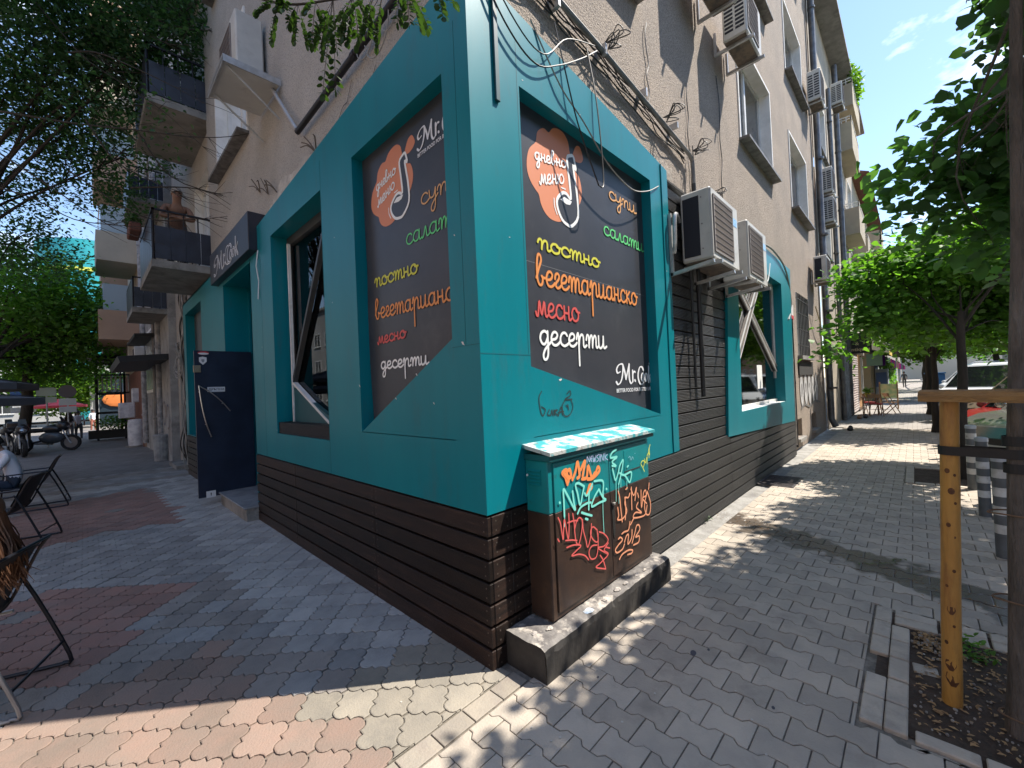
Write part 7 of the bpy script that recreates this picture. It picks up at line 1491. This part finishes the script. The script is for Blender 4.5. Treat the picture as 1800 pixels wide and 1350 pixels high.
# ================================================================ CHAIRS
M_tb = mat('chair_tube', (.022,.023,.03), rough=.35, metal=.4); M_tw = mat('chair_tube_pale', (.55,.55,.55), rough=.35, metal=.3); M_mesh = mat('chair_mesh', (.03,.03,.034), (.02,.02,.023), .7, 60)
def chair(x, y, rz, label, pale=False):
    t = local('terrace_chair', (x,y,0), label, 'chair', 'black tube chairs of the pavement cafe', rz)   # faces +x
    for s in (-.27,.27):
        mb = MB(); mb.tube(smoothpath([(.20,s,.63),(-.22,s,.64),(-.30,s,.60),(-.5,s,.07),(-.47,s,.02),(-.40,s,.014),(.25,s,.014),(.31,s,.03),(.30,s,.10),(.26,s,.60),(.20,s,.63)],4), .0115, 8); mb.build('side_frame', mat('chair_tube_grey', (.22,.22,.23), rough=.35, metal=.3) if pale and s > 0 else M_tb, t, smooth=True)
        if pale: mb = MB(); mb.tube([(-.245,s*1.0,.42),(.1,s,.40)],.0125,8); mb.build('frame_sleeve', M_tw, t)
    mb = MB(); mb.tube([(-.47,-.27,.16),(-.47,.27,.16)],.009,6); mb.build('cross_bar', M_tb, t)
    mb = MB(); mb.tube([(.29,-.27,.2),(.29,.27,.2)],.009,6); mb.build('cross_bar', M_tb, t)
    prof = smoothpath([(.27,0,.42),(.1,0,.405),(-.12,0,.41),(-.22,0,.46),(-.30,0,.62),(-.38,0,.80),(-.43,0,.87)],4)
    mb = MB(); n = len(prof)
    def P(i, yy): p = prof[i]; q = (abs(yy)/.25)**2; return (p.x+.03*q*(1 if p.z>.5 else 0), yy, p.z+.02*q*(p.z<.5))
    ys_ = np.linspace(-.25,.25,7)
    for lay_ in (0,.012):
        for i in range(n-1):
            for a, b in zip(ys_, ys_[1:]): v = [P(i,a),P(i,b),P(i+1,b),P(i+1,a)]; v = [(q[0]-lay_*.5,q[1],q[2]-lay_) for q in v]; mb.poly(v if lay_ == 0 else list(reversed(v)))
    k = len([p for p in prof if p.z < .5 and True])
    mb.build('seat_shell', M_mesh, t, smooth=True)
    mb = MB(); mb.tube([(p.x,-.255,p.z) for p in prof]+[(prof[-1].x,.255,prof[-1].z)]+[(p.x,.255,p.z) for p in reversed(prof)],.009,6); mb.build('shell_rim', M_tb, t, smooth=True)
    return t
chair(-2.42,9.0,math.radians(178),'farther cafe chair with the man in the white T-shirt')
chair(-2.5,6.35,math.radians(165),'middle cafe chair, black, cut by the left edge')
chair(-2.35,2.12,math.radians(160),'near cafe chair with pale frame sleeves, long hair falling over its back', True)
t = thing('cafe_table', (-3.3,8.6,0), 'cafe table at the left edge in front of the man in white', 'table'); mb = MB(); mb.lathe((-3.3,8.6,.72),[(.001,0),(.36,0),(.36,.025),(.001,.025)],24); mb.build('tabletop', M_mesh, t); mb = MB(); mb.cyl((-3.3,8.6,0),(-3.3,8.6,.72),.03,8); mb.lathe((-3.3,8.6,0),[(.001,0),(.25,0),(.25,.03),(.001,.03)],16); mb.build('foot', M_tb, t)
t = thing('cafe_table', (-3.2,2.3,0), 'near cafe table just outside the left edge', 'table'); mb = MB(); mb.lathe((-3.3,2.6,.72),[(.001,0),(.36,0),(.36,.025),(.001,.025)],24); mb.build('tabletop', M_mesh, t); mb = MB(); mb.cyl((-3.3,2.6,0),(-3.3,2.6,.72),.03,8); mb.build('foot', M_tb, t)
# ================================================================ PEOPLE
def skin_mesh(J, E, root, sub=2):   # J: name->(pos, radius)
    names = list(J); idx = {n: i for i, n in enumerate(names)}
    me = bpy.data.meshes.new('sk'); me.from_pydata([J[n][0] for n in names], [(idx[a], idx[b]) for a, b in E], []); o = bpy.data.objects.new('sk', me); COL.objects.link(o)
    sk = o.modifiers.new('s', 'SKIN'); sk.use_smooth_shade = True
    for n in names:
        v = me.skin_vertices[0].data[idx[n]]; r = J[n][1]; v.radius = r if isinstance(r, tuple) else (r, r); v.use_root = (n == root)
    ss = o.modifiers.new('u', 'SUBSURF'); ss.levels = sub
    bpy.context.view_layer.update(); dg = bpy.context.evaluated_depsgraph_get(); m2 = bpy.data.meshes.new_from_object(o.evaluated_get(dg)); bpy.data.objects.remove(o); bpy.data.meshes.remove(me); return m2
def seg(p, a, b):
    ab = b-a; t = max(0, min(1, (p-a).dot(ab)/max(ab.length_squared,1e-9))); return (p-(a+ab*t)).length
def person(label, loc, rz, J, mats, rule, group=None, fingers=True, scale=1, hair=None, name='person', sub=2):
    """J joints in metres, local frame facing +x."""
    t = local(name, loc, label, 'person', group, rz); t.scale = (scale,)*3
    E = [('pelvis','waist'),('waist','chest'),('chest','neck'),('neck','head0'),('head0','head1')]
    for s in 'lr':
        E += [('chest','sh'+s),('sh'+s,'el'+s),('el'+s,'wr'+s),('wr'+s,'ha'+s),('pelvis','hi'+s),('hi'+s,'kn'+s),('kn'+s,'an'+s),('an'+s,'to'+s)]
    J = {k: (Vector(v[0]), v[1]) for k, v in J.items()}
    for s in 'lr':
        if fingers:
            w, h = J['wr'+s][0], J['ha'+s][0]; d = (h-w).normalized(); sd_ = d.cross(Vector((0,0,1)));
            if sd_.length < .1: sd_ = d.cross(Vector((1,0,0)))
            sd_.normalize(); dn = sd_.cross(d)*(-1 if (sd_.cross(d)).z > 0 else 1)
            for i, (o_, ln) in enumerate(((-.028,.07),(-.009,.08),(.01,.075),(.028,.06))):
                a = h+d*.02+sd_*o_; b = a+d*ln*.5+dn*.01; c = b+d*ln*.35+dn*.03
                for q, p_ in (('a',a),('b',b),('c',c)): J['f%s%d%s'%(s,i,q)] = (p_, .0085)
                E += [('ha'+s,'f%s%da'%(s,i)),('f%s%da'%(s,i),'f%s%db'%(s,i)),('f%s%db'%(s,i),'f%s%dc'%(s,i))]
            a = w.lerp(h,.5)-sd_*.03*(1 if s=='l' else -1); b = a-sd_*.025*(1 if s=='l' else -1)+d*.035
            J['f%s4a'%s] = (a,.011); J['f%s4b'%s] = (b,.009); E += [('wr'+s,'f%s4a'%s),('f%s4a'%s,'f%s4b'%s)]
    me = skin_mesh(J, E, 'pelvis', sub); me.name = 'body'
    segs = [(J[a][0], J[b][0], a, b) for a, b in E]; ml = list(dict.fromkeys(mats.values()))
    for m in ml: me.materials.append(m)
    for p in me.polygons:
        c = p.center; k = min(segs, key=lambda s_: seg(c, s_[0], s_[1])); p.material_index = ml.index(mats[rule(k[2], k[3], c)]); p.use_smooth = True
    o = bpy.data.objects.new('body', me); COL.objects.link(o); o.parent = t
    # face
    h0, h1 = J['head0'][0], J['head1'][0]; up = (h1-h0).normalized(); f = Vector(J.get('face', (Vector((1,0,0)),0))[0]).normalized() if 'face' in J else Vector((1,0,0)); f = (f-up*f.dot(up)).normalized(); sd_ = up.cross(f); c = h0.lerp(h1,.5)
    skinm = mats['skin']; mb = MB(); mb.ball(tuple(c+f*.100-up*.005),(.016,.014,.022),8,5); mb.build('nose', skinm, t, smooth=True)
    for s in (-1,1):
        mb = MB(); mb.ball(tuple(c+f*.082+sd_*s*.033+up*.02),(.012,.014,.009),8,5); mb.build('eye', mat('eye_dark', (.03,.02,.02), rough=.3), t)
        mb = MB(); mb.ball(tuple(c+sd_*s*.078),(.02,.01,.03),8,5); mb.build('ear', skinm, t)
    mb = MB(); mb.ball(tuple(c+f*.083-up*.045),(.008,.024,.007),8,5); mb.build('mouth', mat('lips', (.35,.12,.1), rough=.5), t)
    if hair: hair(t, c, up, f, sd_)
    return t
SK = mat('skin', (.45,.25,.17), (.40,.22,.15), .55, 8); SKt = mat('skin_tan', (.27,.15,.10), (.23,.13,.09), .55, 8)
def cap_hair(m, long=0., vol=1.0):
    def fn(t, c, up, f, sd_):
        mb = MB(); M_ = Matrix((f,sd_,up)).transposed().to_4x4(); 
        vs = []; n, k = 16, 8
        for i in range(k+1):
            th = math.pi*.62*i/k
            for j in range(n):
                a = 2*math.pi*j/n; front = max(0, math.cos(a)); z = math.cos(th*(1-.38*front)); r = math.sin(th*(1-.38*front)); q = Vector((.108*vol*r*math.cos(a)-.014, .09*vol*r*math.sin(a), .128*vol*z+.012))*(1+random.uniform(-.02,.03)); vs.append(tuple(c+(M_.to_3x3() @ q)))
        mb.quads(vs, [(i*n+j,i*n+(j+1)%n,(i+1)*n+(j+1)%n,(i+1)*n+j) for i in range(k) for j in range(n)]); mb.build('hair', m, t, smooth=True)
        if long:
            mb = MB(); r_ = random.Random(2)
            for i in range(420):
                a = math.pi+r_.uniform(-1.25,1.25); s0 = c+M_.to_3x3() @ Vector((.1*math.cos(a),.085*math.sin(a),r_.uniform(-.02,.09))); L_ = long*r_.uniform(.75,1.05); d = M_.to_3x3() @ Vector((math.cos(a),math.sin(a),0))
                p1 = s0+d*.03-Vector((0,0,L_*.3)); p2 = s0+d*.05+Vector((r_.gauss(0,.02),r_.gauss(0,.02),-L_*.65)); p3 = s0+d*.06+Vector((r_.gauss(0,.035),r_.gauss(0,.035),-L_)); mb.tube(smoothpath([s0,p1,p2,p3],3),[.0045]*6+[.004,.0035,.003,.001][:4],3)
            mb.build('hair_strands', m, t, smooth=True)
    return fn
def R3(J):   # mirror helper: joints given for left with suffix l mirrored to r unless present
    out = dict(J)
    for k, v in J.items():
        if k.endswith('l') and len(k) == 3 and k[:-1]+'r' not in J: out[k[:-1]+'r'] = ((v[0][0],-v[0][1],v[0][2]), v[1])
    return out
def std_rule(sleeve='short', legs='trousers'):
    def rule(a, b, c):
        if a in ('neck','head0') : return 'skin'
        if a.startswith('f') or a.startswith('wr') : return 'skin'
        if a.startswith('el'): return 'skin' if sleeve != 'long' else 'top'
        if a.startswith('sh'): return 'skin' if sleeve == 'none' else 'top'
        if a.startswith('kn') or a.startswith('hi') or b.startswith('hi'): return 'legs'
        if a.startswith('an'): return 'shoe'
        return 'top'
    return rule
seated = R3({'pelvis':((0,0,.50),(.15,.13)),'waist':((-.01,0,.66),(.135,.115)),'chest':((.07,0,.90),(.15,.115)),'neck':((.15,0,1.06),.055),'head0':((.20,0,1.13),(.075,.07)),'head1':((.25,0,1.27),(.085,.08)),'face':((1,0,-.45),0),
 'shl':((.07,.17,.98),.065),'ell':((.20,.24,.74),.045),'wrl':((.42,.14,.76),.03),'hal':((.49,.11,.77),.03),'hil':((.04,.1,.49),.095),'knl':((.45,.13,.50),.068),'anl':((.40,.12,.09),.045),'tol':((.56,.13,.04),.035)})
person('man in a white T-shirt and jeans hunched forward on the farther cafe chair', (-2.52,9.02,-.04), math.radians(180), seated, dict(skin=SKt, top=mat('tshirt_white', (.72,.73,.78), (.66,.67,.73), .85, 3, bump=.3, bs=14), legs=mat('jeans_dark', (.03,.045,.075), rough=.85), shoe=mat('shoe_pale', (.5,.48,.3), rough=.7)), std_rule(), hair=cap_hair(mat('hair_black', (.02,.016,.013), rough=.6)))
seated2 = R3({'pelvis':((0,0,.50),(.15,.13)),'waist':((-.04,0,.66),(.125,.105)),'chest':((-.17,0,.86),(.14,.105)),'neck':((-.22,0,1.01),.048),'head0':((-.23,0,1.08),(.07,.066)),'head1':((-.25,0,1.21),(.08,.076)),'face':((1,0,0),0),
 'shl':((-.18,.16,.95),.055),'ell':((.0,.23,.74),.04),'wrl':((.22,.2,.70),.027),'hal':((.29,.17,.70),.027),'hil':((.03,.1,.49),.09),'knl':((.43,.13,.50),.062),'anl':((.40,.12,.09),.042),'tol':((.55,.13,.04),.033)})
person('woman in grey with long auburn hair on the near cafe chair, cut by the edge', (-2.38,2.12,-.04), math.radians(160), seated2, dict(skin=SK, top=mat('top_grey', (.27,.28,.31), (.2,.2,.23), .85, 5, bump=.4, bs=12), legs=mat('trousers_black', (.03,.03,.035), rough=.85), shoe=mat('shoe_dark', (.05,.05,.05), rough=.6)), std_rule('long'), hair=cap_hair(mat('hair_auburn', (.17,.085,.045), (.08,.038,.022), .5, 30, stretch=(1,1,.2)), long=.46, vol=1.08))
def standing(step=.15, arms=0):
    return R3({'pelvis':((0,0,.93),(.15,.11)),'waist':((0,0,1.08),(.125,.095)),'chest':((.0,0,1.30),(.15,.1)),'neck':((.0,0,1.44),.052),'head0':((.01,0,1.50),(.07,.068)),'head1':((.02,0,1.62),(.078,.076)),
 'shl':((.0,.17,1.38),.052),'ell':((-.04,.22,1.12),.042),'wrl':((.08,.22,.92),.03),'hal':((.11,.21,.84),.028),'hil':((0,.09,.88),.09),'knl':((.04+step*.3,.1,.5),.062),'anl':((step*.6,.1,.09),.045),'tol':((step*.6+.14,.11,.04),.036),
 'knr':((.02-step*.3,-.1,.5),.062),'anr':((-step,-.1,.1),.045),'tor':((-step+.13,-.11,.04),.036)})
J = standing(.12); 
person('woman with long dark hair, white top and wide grey trousers walking away', (-2.28,30.4,-.18), math.radians(80), J, dict(skin=SK, top=mat('top_white', (.6,.58,.58), rough=.8), legs=mat('trousers_grey', (.09,.09,.10), rough=.85), shoe=mat('shoe_dark', (.05,.05,.05))), std_rule(), group='pair walking away on the left', fingers=False, hair=cap_hair(mat('hair_brown', (.04,.022,.015), rough=.6), long=.5))
person('companion in pale top and dark trousers walking close beside the long-haired woman', (-1.95,30.9,-.18), math.radians(92), standing(.2), dict(skin=SKt, top=mat('top_rose', (.5,.42,.43), rough=.8), legs=mat('trousers_dk', (.05,.05,.055), rough=.85), shoe=MATS['shoe_dark']), std_rule(), group='pair walking away on the left', fingers=False, hair=cap_hair(MATS['hair_black']))
person('distant pedestrian in a white shirt standing in the sun down the left street', (-1.3,41,-.2), math.radians(-60), standing(.05), dict(skin=SKt, top=MATS['tshirt_white'], legs=mat('shorts_red', (.35,.12,.08), rough=.8), shoe=MATS['shoe_dark']), std_rule(), fingers=False, hair=cap_hair(MATS['hair_black']))
person('distant pedestrian in dark clothes far down the right pavement', (58,-1.1,0), math.radians(170), standing(.2), dict(skin=SKt, top=MATS['trousers_dk'], legs=MATS['trousers_dk'], shoe=MATS['shoe_dark']), std_rule(), fingers=False, hair=cap_hair(MATS['hair_black']))
lean = R3({'pelvis':((0,0,.92),(.15,.12)),'waist':((.08,0,1.06),(.14,.11)),'chest':((.24,0,1.22),(.15,.11)),'neck':((.31,0,1.36),.055),'head0':((.35,0,1.43),(.08,.075)),'head1':((.39,0,1.57),(.095,.088)),'face':((1,0,-.3),0),
 'shl':((.24,.18,1.28),.058),'ell':((.42,.24,1.02),.047),'wrl':((.50,.02,1.0),.033),'hal':((.50,-.06,1.0),.03),'hil':((0,.1,.88),.095),'knl':((.02,.11,.48),.065),'anl':((-.03,.11,.09),.048),'tol':((.1,.12,.04),.038),
 'shr':((.24,-.18,1.28),.058),'elr':((.42,-.24,1.02),.047),'wrr':((.47,-.0,1.04),.033),'har':((.47,.08,1.04),.03)})
person('bare-armed grey-haired man leaning with folded arms on the balcony railing', (-.33,8.5,4.2), math.radians(-95), lean, dict(skin=SKt, top=SKt, legs=mat('shorts_grey', (.15,.15,.16), rough=.8), shoe=MATS['shoe_dark']), std_rule('none'), hair=cap_hair(mat('hair_grey', (.3,.27,.24), rough=.7)))
# flower pot and things on that balcony
t = thing('flower_box', (-.95,8.6,5.15), 'terracotta flower box hanging outside the balcony railing', 'flower box'); mb = MB(); mb.bbox(-1.0,-.82,9.0,9.7,5.12,5.3,.02); mb.build('box', mat('terracotta', (.13,.05,.035), rough=.8), t)
bush('foliage', (-.92,9.35,5.4), (.13,.4,.15), 260, .07, M_lf2, parent=t)

bpy.context.view_layer.update()
